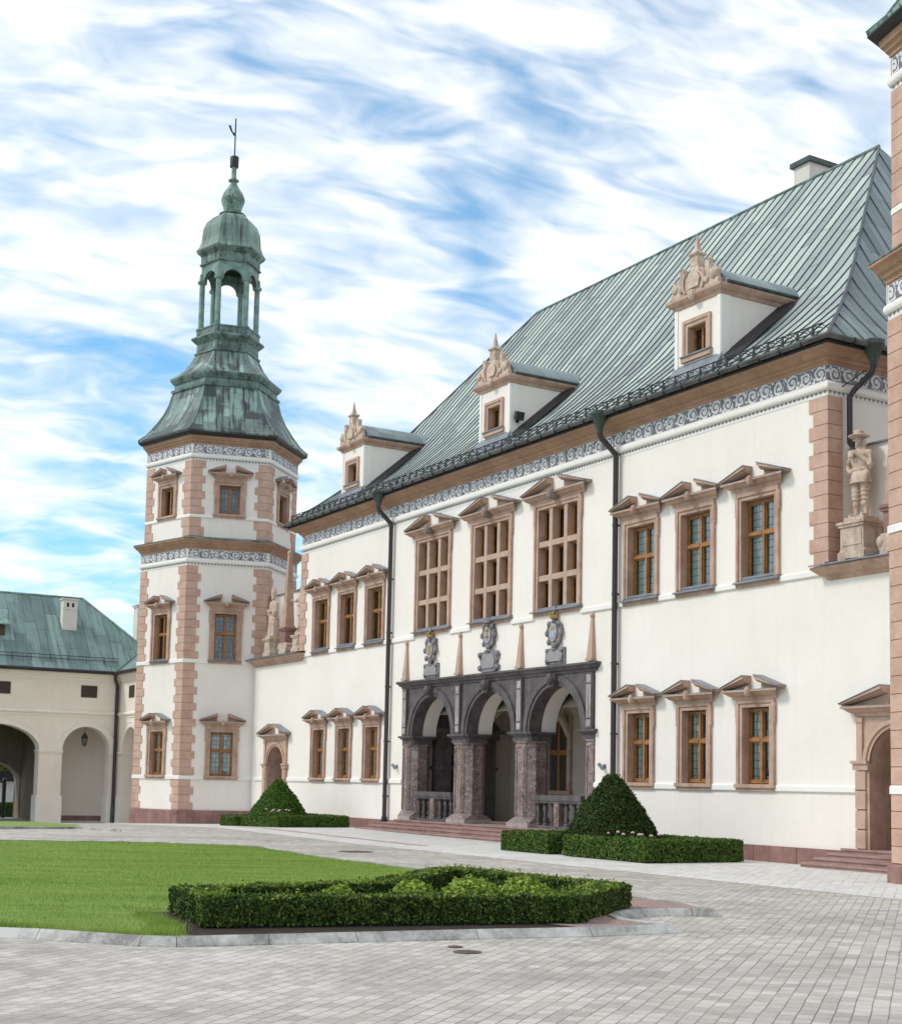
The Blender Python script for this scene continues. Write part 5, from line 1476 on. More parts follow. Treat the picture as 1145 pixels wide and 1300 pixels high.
def lancer(x, y, z, label):
    root = thing('statue', label, 'statue', (x, y, z))
    pedestal(root, 0.62, 0.56, 0.66)
    q = MB(); f = 0.66
    q.box(-0.26, 0.26, -0.22, 0.22, f-0.02, f+0.1, 'statue'); f += 0.1
    for s in (-1, 1):
        limb(q, [(s*0.11, 0, f+0.92), (s*0.12, -0.03, f+0.5), (s*0.14, 0.02, f+0.07)], [0.12, 0.085, 0.058])
        limb(q, [(s*0.14, 0.02, f+0.05), (s*0.16, -0.16, f+0.035)], [0.058, 0.042])
    q.lathe([(0.26, f+0.72), (0.20, f+1.10), (0.25, f+1.42), (0.21, f+1.52), (0.08, f+1.58)], 18, 'statue', (0, 0, 0), 0, True, 1.05, 0.75)
    limb(q, [(-0.25, 0, f+1.44), (-0.50, -0.10, f+1.36), (-0.62, -0.16, f+1.40)], [0.09, 0.068, 0.05])
    hand(q, (-0.63, -0.17, f+1.40), (-1, -0.3, 0.1), 1)
    limb(q, [(0.25, 0, f+1.44), (0.33, -0.02, f+1.15), (0.16, -0.2, f+1.10)], [0.09, 0.07, 0.05])
    hand(q, (0.15, -0.21, f+1.10), (-1, -0.2, 0.1), -1)
    limb(q, [(0, 0, f+1.54), (0, -0.01, f+1.66)], [0.072, 0.064])
    hc = (0, -0.02, f+1.76)
    q.ball(hc, (0.085, 0.10, 0.13), 'statue', 14, 10); q.ball((0, hc[1]-0.10, hc[2]-0.01), (0.02, 0.03, 0.034), 'statue', 8, 6)
    q.lathe([(0.14, 0.0), (0.15, 0.04), (0.11, 0.10), (0.05, 0.15), (0.02, 0.16)], 16, 'statue', (0, -0.02, hc[2]+0.05))
    remeshed(q, 'carved_figure', root, 0.018)
    return root
def obelisk(x, y, z, label):
    root = thing('obelisk', label, 'obelisk', (x, y, z))
    q = MB()
    q.box(-0.32, 0.32, -0.26, 0.26, -0.1, 0.06, 'statue')
    outl = [(-0.36, 0.06), (0.36, 0.06), (0.40, 0.16), (0.33, 0.24), (0.37, 0.34), (0.29, 0.42), (-0.29, 0.42), (-0.37, 0.34), (-0.33, 0.24), (-0.40, 0.16)]
    q.prism(outl, -0.24, 0.24, 'statue', lambda s, zz, yy: (s, yy, zz))
    for s in (-1, 1): q.ball((s*0.34, -0.22, 0.24), (0.11, 0.06, 0.14), 'statue', 10, 7)
    q.build('scrolled_base', root)
    q = MB()
    q.box(-0.24, 0.24, -0.22, 0.22, 0.421, 0.92, 'plinth'); q.box(-0.29, 0.29, -0.27, 0.27, 0.921, 0.99, 'plinth'); q.box(-0.33, 0.33, -0.31, 0.31, 0.991, 1.06, 'plinth')
    q.build('red_pedestal', root)
    q = MB()
    q.box(-0.25, 0.25, -0.23, 0.23, 1.0605, 1.14, 'brown')
    q.lathe([(0.29, 1.141), (0.10, 4.18)], 4, 'brown', (0, 0, 0), PI/4)
    q.ball((0, 0, 4.26), 0.115, 'brown', 10, 8)
    q.build('tapered_shaft', root)
    return root
soldier(0.62, 0.42, 7.08, 'sandstone statue of a man in a broad hat, one hand on his hip')
obelisk(1.72, 0.42, 7.06, 'stone obelisk on the right ledge, nearly hidden by the right tower')
bishop(-32.75, 0.30, 7.05, 'stone statue of a robed bishop in a mitre beside the left tower')
obelisk(-31.25, 0.30, 7.05, 'tall brown obelisk with a ball tip on the ledge between tower and palace')
lancer(-30.0, 0.38, 7.05, 'stone statue with outstretched arm half hidden behind the left palace corner')

# ------------------------------------------------------------------ things fixed on the facade
def small_obelisk(x, label):
    q = MB()
    q.box(x-0.15, x+0.15, -0.17, -0.004, 5.281, 5.36, 'pinkbrown')
    q.mesh([(x-0.13, -0.004, 5.361), (x-0.13, -0.14, 5.361), (x+0.13, -0.14, 5.361), (x+0.13, -0.004, 5.361), (x-0.045, -0.004, 6.54), (x-0.045, -0.055, 6.54), (x+0.045, -0.055, 6.54), (x+0.045, -0.004, 6.54)],
           [(0, 1, 5, 4), (1, 2, 6, 5), (2, 3, 7, 6), (4, 5, 6, 7), (0, 3, 2, 1)], 'pinkbrown')
    q.ball((x, -0.05, 6.60), (0.075, 0.06, 0.08), 'pinkbrown', 10, 8)
    o = q.build('wall_obelisk'); tag(o, label, 'obelisk', 'small obelisks standing on the porch cornice')
for x, l in ((-20.15, 'first small sandstone obelisk at the left end of the porch cornice'), (-16.50, 'small sandstone obelisk on the porch cornice between the left and middle arches'),
             (-12.84, 'small sandstone obelisk on the porch cornice between the middle and right arches'), (-9.15, 'small sandstone obelisk at the right end of the porch cornice')):
    small_obelisk(x, l)
def coat(x, z0, label, kind):
    root = thing('coat_of_arms', label, 'coat of arms', (x, 0, z0), 'coats of arms above the porch')
    T = lambda s, z, o: (s, -o, z)
    q = MB()
    if kind != 1:
        q.box(-0.50, 0.50, -0.06, -0.003, 0.02, 0.50, 'greycart')
        q.prism([(-0.36, 0.10), (0.36, 0.10), (0.42, 0.28), (0.34, 0.44), (-0.34, 0.44), (-0.42, 0.28)], 0.061, 0.10, 'shieldgrey', T)
        for s in (-1, 1):
            q.ball((s*0.38, -0.08, 0.12), (0.08, 0.05, 0.07), 'greycart', 8, 6); q.ball((s*0.36, -0.08, 0.43), (0.10, 0.05, 0.07), 'greycart', 8, 6)
        q.ball((0, -0.09, 0.46), (0.13, 0.06, 0.05), 'greycart', 8, 6)
        top = 0.52
    else:
        outl = [(-0.34, 0.0), (-0.56, 0.06), (-0.60, 0.20), (-0.46, 0.24), (-0.52, 0.40), (-0.60, 0.52), (-0.50, 0.66), (-0.34, 0.62), (-0.24, 0.70)]
        outl = outl+[(-a, b) for a, b in outl[::-1]]
        q.prism(outl[::-1], 0.003, 0.08, 'greycart', T)
        q.prism([(-0.32, 0.12), (0.32, 0.12), (0.40, 0.36), (0.30, 0.58), (-0.30, 0.58), (-0.40, 0.36)], 0.081, 0.11, 'shieldgrey', T)
        for s in (-1, 1):
            q.ball((s*0.5, -0.09, 0.14), (0.10, 0.06, 0.10), 'greycart', 8, 6); q.ball((s*0.5, -0.09, 0.56), (0.11, 0.06, 0.10), 'greycart', 8, 6)
        q.ball((0, -0.09, 0.68), (0.14, 0.06, 0.06), 'greycart', 8, 6)
        top = 0.74
    q.build('inscription_plaque', root, smooth=40)
    q = MB()
    n = 20
    ov = [(0.36*math.cos(a)*(1+0.10*math.sin(5*a)), top+0.43+0.40*math.sin(a)*(1+0.05*math.cos(7*a))) for a in np.linspace(0, 2*PI, n, endpoint=False)]
    if kind == 0: ov = [(0, top), (0.12, top+0.04), (0.16, top+0.2), (0.30, top+0.36), (0.34, top+0.6), (0.28, top+0.66), (0.34, top+0.82), (0.18, top+0.86), (0, top+0.80), (-0.18, top+0.86), (-0.34, top+0.82), (-0.28, top+0.66), (-0.34, top+0.6), (-0.30, top+0.36), (-0.16, top+0.2), (-0.12, top+0.04)]
    q.prism(ov, 0.003, 0.11, 'greycart', T)
    for a in np.linspace(0, 2*PI, 9): q.ball((0.35*math.cos(a), -0.11, top+0.43+0.38*math.sin(a)), (0.08, 0.06, 0.10), 'greycart', 8, 6)
    q.ball((0.02, -0.1, top+0.05), (0.11, 0.07, 0.10), 'greycart', 8, 6)
    q.build('cartouche', root, smooth=40)
    q = MB()
    sh = [(0.20*math.cos(a), top+0.44+0.27*math.sin(a)) for a in np.linspace(0, 2*PI, 18, endpoint=False)]
    q.prism(sh, 0.111, 0.15, 'shieldpale', T)
    if kind == 0:
        q.prism([(-0.10, top+0.30), (0.10, top+0.30), (0.06, top+0.48), (0.11, top+0.60), (-0.03, top+0.52), (-0.08, top+0.62)], 0.151, 0.17, 'gold', T)
    elif kind == 1:
        q.prism([(-0.02, top+0.26), (0.02, top+0.26), (0.02, top+0.48), (-0.02, top+0.48)], 0.151, 0.165, 'gold', T); q.prism([(-0.09, top+0.36), (0.09, top+0.36), (0.09, top+0.40), (-0.09, top+0.40)], 0.166, 0.18, 'shieldred', T)
        q.ball((0, -0.16, top+0.62), (0.11, 0.06, 0.09), 'gold', 8, 6)
    else:
        q.prism([(-0.12, top+0.28), (0.10, top+0.26), (0.14, top+0.44), (0.0, top+0.50), (-0.13, top+0.44)], 0.151, 0.165, 'shieldblue', T)
        q.prism([(-0.12, top+0.55), (0.08, top+0.52), (0.10, top+0.60), (-0.08, top+0.64)], 0.151, 0.165, 'gold', T)
    q.build('painted_shield', root)
    q = MB()
    zt = top+0.84 if kind != 1 else top+0.80
    if kind == 1:
        q.lathe([(0.05, 0), (0.20, 0.02), (0.17, 0.10), (0.06, 0.16), (0.01, 0.18)], 12, 'greycart', (0, -0.1, zt))
    else:
        q.lathe([(0.10, 0), (0.13, 0.03), (0.14, 0.12), (0.10, 0.12), (0.09, 0.03)], 12, 'gold', (0, -0.1, zt))
        for i in range(6):
            a = 2*PI*i/6; q.ball((0.13*math.cos(a), -0.1+0.10*math.sin(a), zt+0.17), (0.03, 0.03, 0.055), 'gold', 6, 5)
        q.ball((0.0, -0.10, zt+0.25), (0.07, 0.06, 0.09), 'gold' if kind == 0 else 'shieldpale', 8, 6)
    q.build('crown', root, smooth=50)
    return root
MT['shieldgrey'] = flat('pale_grey_tablet', (0.29, 0.265, 0.27), 0.6)
coat(-18.38, 5.285, 'leftmost coat of arms above the porch, pale shield with a gold figure', 0)
coat(-14.66, 5.285, 'middle coat of arms above the porch, oval shield over a scrolled grey tablet', 1)
coat(-10.98, 5.285, 'rightmost coat of arms above the porch, shield with blue on a square plaque', 2)
for x, l in ((-20.72, 'small grey wall spotlight left of the porch beside the drainpipe'), (-8.52, 'small grey wall spotlight right of the porch')):
    root = thing('wall_spotlight', l, 'spotlight', (x, 0, 2.28), 'wall spotlights beside the porch')
    q = MB(); q.box(-0.04, 0.04, -0.05, -0.002, -0.06, 0.06, 'zinc'); q.tube([(0, -0.05, 0), (0, -0.12, 0.0)], 0.02, 6, 'zinc'); q.build('bracket', root)
    q = MB(); q.tube([(0.05, -0.11, -0.08), (-0.08, -0.16, 0.07)], [0.05, 0.055], 10, 'zinc'); q.build('lamp_head', root)
root = thing('floodlight', 'dark floodlight fixed on the right cheek of the middle dormer', 'floodlight', (-13.74, 0.25, 13.35))
q = MB(); q.box(0.022, 0.06, -0.05, 0.05, -0.12, 0.05, 'iron'); q.build('bracket', root)
q = MB(); q.box(0.07, 0.20, -0.16, 0.14, -0.02, 0.24, 'iron', lambda a, b, c: (a+c*0.3, b, c-a*0.3)); q.build('lamp_head', root)

# ------------------------------------------------------------------ arcaded wing at the far left
AX, AY = -46.0, -2.2
wing = thing('arcaded_wing', 'low cream wing with green copper roof and round arches at the far left', 'building', (AX, AY, -0.56))
woff = (-AX, -AY, 0.56)
def WP(mb, name, **kw): return mb.build(name, wing, woff, **kw)
AT = frame((AX, 0), (0, 1))          # faces +x, s = world y
BT = frame((0, AY), (1, 0))          # faces -y, s = world x
archA = [(-3.75, 1.18, 1.20), (-8.25, 2.20, 1.22), (-13.2, 1.18, 1.20), (-16.6, 1.18, 1.20), (-20.0, 1.18, 1.2)]
zs = 2.95; zg = -0.9
q = MB()
edges = [-24.0]
for c, r, rv in sorted(archA): edges += [c-r, c+r]
edges.append(AY)
for a, b in zip(edges[::2], edges[1::2]): q.face([AT(a, 0, zg), AT(b, 0, zg), AT(b, 0, 6.9), AT(a, 0, 6.9)], 'cream')
for c, r, rv in archA:
    arch_face(q, AT, c, r, rv, zs, 6.9, 0.0, 'cream', r, 24)
    arch_soffit(q, AT, c, r, rv, zs, 0.0, -0.75, 'cream', 24)
    for s in (c-r, c+r): q.face([AT(s, 0, zg), AT(s, -0.75, zg), AT(s, -0.75, zs), AT(s, 0, zs)], 'cream')
bx = [(-43.9, 1.18, 1.2), (-40.6, 1.18, 1.2)]
e2 = [AX]
for c, r, rv in bx: e2 += [c-r, c+r]
e2.append(-36.0)
for a, b in zip(e2[::2], e2[1::2]): q.face([BT(a, 0, zg), BT(b, 0, zg), BT(b, 0, 6.9), BT(a, 0, 6.9)], 'cream')
for c, r, rv in bx:
    arch_face(q, BT, c, r, rv, zs, 6.9, 0.0, 'cream', r, 24); arch_soffit(q, BT, c, r, rv, zs, 0.0, -0.75, 'cream', 24)
    for s in (c-r, c+r): q.face([BT(s, 0, zg), BT(s, -0.75, zg), BT(s, -0.75, zs), BT(s, 0, zs)], 'cream')
WP(q, 'wall')
# arcade interior: back wall with the gateway, partition
q = MB()
bxw = AX-6.6
KT = frame((bxw, 0), (0, 1))
g0, gr = -7.30, 2.02
MT['passage'] = stone('shade_darkened_passage_plaster', (0.25, 0.205, 0.165), (0.34, 0.285, 0.235), 0.9, 0.95, 0.3, 9.0, ((0.16, 0.13, 0.11), 0.5))  # gloom of the deep passage painted in as a dark plaster colour
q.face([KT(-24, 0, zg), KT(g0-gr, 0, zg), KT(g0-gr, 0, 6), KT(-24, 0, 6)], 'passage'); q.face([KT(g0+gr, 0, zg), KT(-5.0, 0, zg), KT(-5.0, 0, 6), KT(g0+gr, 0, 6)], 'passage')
q.face([(AX-2.9, -5.1, zg), (AX-2.9, 0.6, zg), (AX-2.9, 0.6, 6), (AX-2.9, -5.1, 6)], 'cream')
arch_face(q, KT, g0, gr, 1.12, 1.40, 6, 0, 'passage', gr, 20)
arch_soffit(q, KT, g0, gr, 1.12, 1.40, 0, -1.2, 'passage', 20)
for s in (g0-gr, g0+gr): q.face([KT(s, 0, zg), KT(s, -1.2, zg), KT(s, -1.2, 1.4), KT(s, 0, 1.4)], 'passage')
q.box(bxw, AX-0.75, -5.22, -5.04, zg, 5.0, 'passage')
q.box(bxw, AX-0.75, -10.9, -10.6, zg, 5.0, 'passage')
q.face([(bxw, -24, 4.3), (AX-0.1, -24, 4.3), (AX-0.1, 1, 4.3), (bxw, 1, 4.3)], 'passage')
q.face([(bxw, -24, zg+0.36), (AX-0.05, -24, zg+0.36), (AX-0.05, 1, zg+0.36), (bxw, 1, zg+0.36)], 'slabs')
q.face([(AX, 0.6, zg), (-36, 0.6, zg), (-36, 0.6, 6), (AX, 0.6, 6)], 'cream')
q.box(AX-2.897, AX-2.87, -5.0, -0.5, zg, -0.28, 'plinth')
WP(q, 'arcade_interior')
# mouldings
q = MB()
MT['cream3'] = stone('light_cream_trim', (0.81, 0.725, 0.635), (0.86, 0.785, 0.70), 1.0, 0.9, 0.1, 10)
for T, a, b, m0, m1 in ((AT, -24, AY, 0, -1.0), (BT, AX, -36.0, -1.0, 0)):
    profile(q, T, [(0, 4.62), (0.03, 4.63), (0.03, 4.72), (0.10, 4.76), (0.12, 4.82), (0.06, 4.90), (0.0, 4.92)], a, b, 'cream3', m0, m1)
    profile(q, T, [(0, 6.42), (0.04, 6.43), (0.04, 6.52), (0.10, 6.56), (0.12, 6.66), (0.22, 6.72), (0.24, 6.84), (0.0, 6.86)], a, b, 'cream3', m0, m1)
for T, lst in ((AT, archA), (BT, bx)):
    for c, r, rv in lst:
        archivolt(q, T, c, r+0.01, r+0.24, rv+0.01, rv+0.24, zs, 0.0, 0.04, 'cream3', 24)
        archivolt(q, T, c, r+0.24, r+0.28, rv+0.24, rv+0.28, zs, 0.0, 0.06, 'cream3', 24)
for a, b in zip(edges[::2], edges[1::2]):
    q.box(a-0.03, min(b+0.03, AY-0.04), -0.78, 0.05, zs-0.12, zs, 'cream3', lambda s, o, z: AT(s, o, z)); q.box(a-0.06, min(b+0.06, AY-0.08), -0.78, 0.07, zs-0.05, zs+0.005, 'cream3', lambda s, o, z: AT(s, o, z))
    q.box(a-0.07, min(b+0.07, AY-0.07), -0.80, 0.06, zg, 0.75, 'cream3', lambda s, o, z: AT(s, o, z))
for a, b in zip(e2[::2], e2[1::2]):
    q.box(max(a-0.05, AX+0.06), b+0.05, -0.78, 0.06, zs-0.12, zs, 'cream3', lambda s, o, z: BT(s, o, z)); q.box(max(a-0.06, AX+0.07), b+0.06, -0.80, 0.055, zg, 0.75, 'cream3', lambda s, o, z: BT(s, o, z))
# rounded upper panels as raised frames
for (a, b) in ((-5.55, -2.45), (-9.7, -6.3), (-13.9, -10.5)):
    z0, z1 = 4.98, 6.34
    def ring(g): 
        pts = []
        for (cx_, cz_, s0) in ((b-0.3, z1-0.3, 0), (a+0.3, z1-0.3, 1), (a+0.3, z0+0.3, 2), (b-0.3, z0+0.3, 3)):
            for t in np.linspace(0, PI/2, 5): pts.append((cx_+(0.3+g)*math.cos(t+s0*PI/2), cz_+(0.3+g)*math.sin(t+s0*PI/2)))
        return pts
    o1, i1 = ring(0.0), ring(-0.05)
    for i in range(len(o1)):
        j = (i+1) % len(o1)
        q.face([AT(o1[i][0], 0.02, o1[i][1]), AT(o1[j][0], 0.02, o1[j][1]), AT(i1[j][0], 0.004, i1[j][1]), AT(i1[i][0], 0.004, i1[i][1])], 'cream3')
        q.face([AT(o1[i][0], 0.0, o1[i][1]), AT(o1[j][0], 0.0, o1[j][1]), AT(o1[j][0], 0.02, o1[j][1]), AT(o1[i][0], 0.02, o1[i][1])], 'cream3')
WP(q, 'moulding')
for T, c, an in ((AT, -3.73, 0), (AT, -7.95, 0), (AT, -12.2, 0), (BT, -44.0, 1)):
    f = MB()
    f.box(c-0.40, c+0.40, 0.003, 0.03, 5.60, 5.66, 'darkwood', T); f.box(c-0.40, c+0.40, 0.003, 0.03, 6.13, 6.19, 'darkwood', T)
    for s in (-0.37, 0.0, 0.37): f.box(c+s-0.03, c+s+0.03, 0.003, 0.03, 5.66, 6.13, 'darkwood', T)
    fo = WP(f, 'small_window')
    g = MB(); g.face([T(c-0.38, 0.012, 5.62), T(c+0.38, 0.012, 5.62), T(c+0.38, 0.012, 6.17), T(c-0.38, 0.012, 6.17)], 'room'); g.build('pane', fo, (0, 0, 0))
# roof
q = MB()
ex, ez, ry, rzz = AX+0.32, 6.88, -3.2, 10.95
ev = AY-0.32
vt = (-47.1, -0.6, 8.30)
rdg = (-49.72, ry, rzz)
sl = math.sqrt(2)
def wuv(p): return (p[1], (ex-p[0])*sl)
pts = [(ex, -26, ez), (ex, ev, ez), vt, rdg, (rdg[0], -26, rzz)]
q.face(pts, 'verdwing', [wuv(p) for p in pts])
pts = [rdg, vt, (-52.4, -0.6, 8.3)]
q.face(pts, 'verdwing', [(p[0], p[1]*sl) for p in pts])
pts = [(ex, ev, ez), (-35.0, ev, ez), (-35.0, -0.6, 8.75), (-47.1, -0.6, 8.30)]
q.face(pts, 'verdwing', [(p[0], (p[1]-ev)*sl) for p in pts])
q.face([(-35.0, -0.6, 8.75), (-35, 3.2, ez), (-52.4, 3.2, ez), (-52.4, -0.6, 8.3), (-47.1, -0.6, 8.30)], 'verdwing', [(0, 0), (0, 4), (17, 4), (17, 0), (12, 0)])
q.face([rdg, (-54.0, ry, ez), (-54, -26, ez), (rdg[0], -26, rzz)], 'verdwing', [(0, 0), (0, 6), (20, 6), (20, 0)])
wr = WP(q, 'roof')
q = MB()
q.tube([rdg, (vt[0], vt[1], vt[2]+0.02)], 0.06, 6, 'verdplain'); q.tube([(rdg[0], -26, rzz), rdg], 0.06, 6, 'verdplain')
q.tube([(ex-0.03, ev+0.03, ez+0.03), vt], 0.05, 6, 'hopper')
for dx in (0.45, 0.62):
    q.tube([(ex-dx, -26, ez+dx+0.13), (ex-dx, ev+dx*0.5, ez+dx+0.13)], 0.018, 5, 'iron')
for y in np.arange(-25.5, -2.6, 0.9): q.tube([(ex-0.42, y, ez+0.42), (ex-0.5, y, ez+0.78)], 0.016, 4, 'iron')
q.build('ridge_and_guard', wr, (0, 0, 0))
q = MB()
q.tube([(ex+0.08, -26, ez-0.03), (ex+0.08, ev-0.08, ez-0.03)], 0.09, 8, 'iron'); q.tube([(ex+0.05, ev-0.08, ez-0.03), (-35, ev-0.08, ez-0.03)], 0.09, 8, 'iron')
WP(q, 'gutter', smooth=50)
q = MB()
q.tube([(AX+0.40, AY-0.35, 6.85), (AX+0.34, AY-0.34, 6.55), (AX+0.16, AY-0.16, 6.25), (AX+0.15, AY-0.15, 0.2)], 0.085, 10, 'pipe'); q.tube([(AX+0.15, AY-0.15, 0.3), (AX+0.15, AY-0.15, -0.56)], 0.10, 10, 'hopper')
WP(q, 'drainpipe', smooth=50)
def chimney(x, y, z0, z1, w, d, hol=True):
    q = MB()
    q.box(x-d/2, x+d/2, y-w/2, y+w/2, z0, z1-0.12, 'concrete'); q.box(x-d/2-0.05, x+d/2+0.05, y-w/2-0.06, y+w/2+0.06, z1-0.119, z1-0.03, 'concrete')
    q.box(x-d/2-0.07, x+d/2+0.07, y-w/2-0.08, y+w/2+0.08, z1-0.029, z1, 'verdtrim')
    q.box(x+d/2-0.002, x+d/2+0.03, y-w/2-0.02, y+w/2+0.02, z1-0.62, z1-0.57, 'concrete')
    for s in (-0.13, 0.13): q.box(x+d/2+0.001, x+d/2+0.006, y+s-0.06, y+s+0.06, z1-0.48, z1-0.27, 'iron')
    return WP(q, 'chimney')
chimney(-48.1, -4.33, 8.6, 10.72, 0.72, 0.5)
c2 = chimney(-53.5, 1.25, 7.0, 11.3, 0.72, 0.7)
q = MB()
for s in (-0.12, 0.0, 0.1): q.tube([(-53.5, 1.25+s, 11.3), (-53.5, 1.25+s, 11.75+abs(s))], 0.03, 5, 'zinc')
q.build('flue_pipe', c2, (0, 0, 0))
q = MB()
q.box(-48.3, -47.3, -8.9, -7.65, 8.2, 9.05, 'darkwood'); q.prism([(-49.0, 9.75), (-47.05, 9.05), (-47.05, 9.10), (-49.0, 9.82)], -9.05, -7.45, 'verdplain', lambda x, z, y: (x, y, z))
WP(q, 'roof_hatch')
root = thing('hanging_lantern', 'black iron lantern hanging in the crown of the small arch of the cream wing', 'lantern', (AX-0.35, -3.75, 3.55))
q = MB(); q.tube([(0, 0, 0.30), (0, 0, 0.62)], 0.012, 5, 'iron'); q.lathe([(0.16, 0.0), (0.18, 0.03), (0.10, 0.18), (0.03, 0.26), (0.02, 0.32)], 6, 'iron', (0, 0, 0.05)); 
for i in range(6): a = 2*PI*i/6; q.tube([(0.15*math.cos(a), 0.15*math.sin(a), 0.06), (0.10*math.cos(a), 0.10*math.sin(a), -0.28)], 0.012, 4, 'iron')
q.lathe([(0.11, 0.0), (0.05, -0.05), (0.02, -0.09)], 6, 'iron', (0, 0, -0.28)); q.build('lantern_frame', root)
q = MB(); q.lathe([(0.095, -0.28), (0.14, 0.05)], 6, 'lampglass'); q.build('lantern_glass', root)
root = thing('notice_board', 'pale grey board fixed on the jamb inside the gateway', 'notice board', (AX-1.3, -5.25, 0.9))
q = MB(); q.box(-0.5, 0.0, -0.03, 0.02, -0.5, 0.7, 'zinc'); q.build('board', root)
q = MB()
for a, b, c, d in ((-0.53, 0.03, 0.7, 0.74), (-0.53, 0.03, -0.54, -0.5)): q.box(a, b, -0.05, 0.022, c, d, 'white')
q.build('board_rim', root)

# ------------------------------------------------------------------ ground
q = MB()
gx = [-400, -150, -80, -60, -50, -46, -42, -38, -35, -30, -26, -22, -18, -12, 0, 30, 80, 300]
gy = [-300, -80, -40, -20, 0, 20, 60, 300]
for a, b in zip(gx, gx[1:]):
    for c, d in zip(gy, gy[1:]):
        q.face([(a, c, gz(a)), (b, c, gz(b)), (b, d, gz(b)), (a, d, gz(a))], 'paving')
struct(q.build('pavement', doubles=True))
def ribbon(name, xs, y0, y1, m, dz):
    q = MB()
    for a, b in zip(xs, xs[1:]):
        q.face([(a, y0(a), gz(a)+dz), (b, y0(b), gz(b)+dz), (b, y1(b), gz(b)+dz), (a, y1(a), gz(a)+dz)], m)
    return struct(q.build(name))
fx = [-46, -42, -38, -35, -30, -26, -22, -18, -12, -6, 0, 6, 12, 20]
ribbon('footpath', fx, lambda x: -6.1 if x > -30 else -6.1, lambda x: 0.0, 'slabs', 0.004)
ribbon('paving_strip', [-24, -22, -18, -12, -10.5], lambda x: -4.75, lambda x: -4.45, 'pinkstrip', 0.008)
# lawn outline (counter-clockwise), a notch at the near right corner
arc = [(10.36, -13.12), (9.62, -13.22), (9.10, -12.98), (8.74, -12.60), (8.55, -12.15), (8.55, -11.70), (8.68, -11.36), (8.82, -11.15)]
LAWN = [(-12.2, -14.1), (-12.77, -15.5), (-13.4, -17.3), (-15.0, -30.0), (2.0, -30.0), (5.6, -23.0), (8.24, -20.38), (8.54, -20.02), (9.50, -19.24), (9.68, -18.95), (9.93, -17.05), (10.10, -15.65), (10.33, -14.27)]+arc+[(7.9, -10.80), (3.0, -10.65), (-1.06, -10.7), (-4.4, -10.65), (-8.6, -10.25), (-9.3, -10.4), (-10.6, -11.5), (-11.67, -12.7)]
def flat_poly(name, poly, z, m):
    q = MB(); q.face([(x, y, gz(x)+z) for x, y in poly], m)
    o = q.build(name)
    bm = bmesh.new(); bm.from_mesh(o.data); bmesh.ops.triangulate(bm, faces=bm.faces); bm.to_mesh(o.data); bm.free()
    return o
inner = LAWN
struct(flat_poly('lawn', LAWN, 0.075, 'turf'))
# kerb round the lawn: upright inner edge and a sloping outer face
q = MB()
n = len(LAWN)
cen = [Vector((x, y)) for x, y in LAWN]
def offs(i, d):
    p0, p1, p2 = cen[(i-1) % n], cen[i], cen[(i+1) % n]
    e1 = (p1-p0).normalized(); e2 = (p2-p1).normalized()
    n1 = Vector((e1.y, -e1.x)); n2 = Vector((e2.y, -e2.x))
    m = n1+n2
    if m.length < 1e-3: m = n1
    m.normalize(); return p1+m*(d/max(0.5, m.dot(n1)))
for i in range(n):
    j = (i+1) % n
    sec = [(-0.06, 0.02), (-0.06, 0.095), (0.03, 0.105), (0.12, 0.012), (0.13, -0.02)]
    a = [offs(i, d) for d, z in sec]; b = [offs(j, d) for d, z in sec]
    L = (cen[j]-cen[i]).length; m = max(1, int(L/0.9))
    for t in range(m):
        u0, u1 = t/m+0.003/max(L, 0.1), (t+1)/m-0.003/max(L, 0.1)
        for k in range(len(sec)-1):
            p = [a[k].lerp(b[k], u0), a[k].lerp(b[k], u1), a[k+1].lerp(b[k+1], u1), a[k+1].lerp(b[k+1], u0)]
            zz = [sec[k][1], sec[k][1], sec[k+1][1], sec[k+1][1]]
            q.face([(v.x, v.y, gz(v.x)+z) for v, z in zip(p, zz)], 'kerb')
struct(q.build('kerb'))
struct(flat_poly('gravel_bed', [(9.6, -14.4), (10.27, -14.25), (10.31, -13.18), (9.62, -13.30), (9.05, -13.06), (8.66, -12.66), (8.47, -12.15), (8.47, -11.70), (8.60, -11.36), (8.75, -11.15), (7.9, -10.88), (5.6, -10.82), (5.6, -12.0), (8.0, -12.6)], 0.083, 'gravel'))
struct(flat_poly('flower_bed', [(8.6, -18.75), (9.60, -18.75), (9.89, -17.05), (10.06, -15.65), (10.28, -14.3), (9.5, -13.8), (8.4, -12.2), (4.6, -12.2), (4.2, -13.1), (6.4, -15.2), (6.9, -18.4)], 0.079, 'soil'))
struct(flat_poly('lawn_strip', [(-33.0, -17.0), (-33.0, -9.6), (-45.4, -7.9), (-45.4, -17.0)], 0.075, 'turf'))
struct(flat_poly('lawn_strip', [(-21.0, -17.0), (-21.0, -11.3), (-21.4, -10.95), (-23.8, -10.4), (-33.0, -9.6), (-33.0, -17.0)], 0.075, 'turf'))
q = MB()
kp = [(-23.5, -8.7), (-24.6, -9.2), (-26.5, -9.5), (-37, -10.0), (-45.2, -10.3)]
pa = [(-19.0, -10.45), (-19.9, -10.75), (-20.85, -11.3), (-20.85, -17.0)]
q = MB()
for a, b in zip(pa, pa[1:]):
    q.prism([(a[0], a[1]), (b[0], b[1]), (b[0]-0.12, b[1]+0.05), (a[0]-0.12, a[1]+0.05)], -0.3, 0.0, 'kerb', lambda x, y, z: (x, y, gz(x)+0.075+z))
struct(q.build('kerb'))
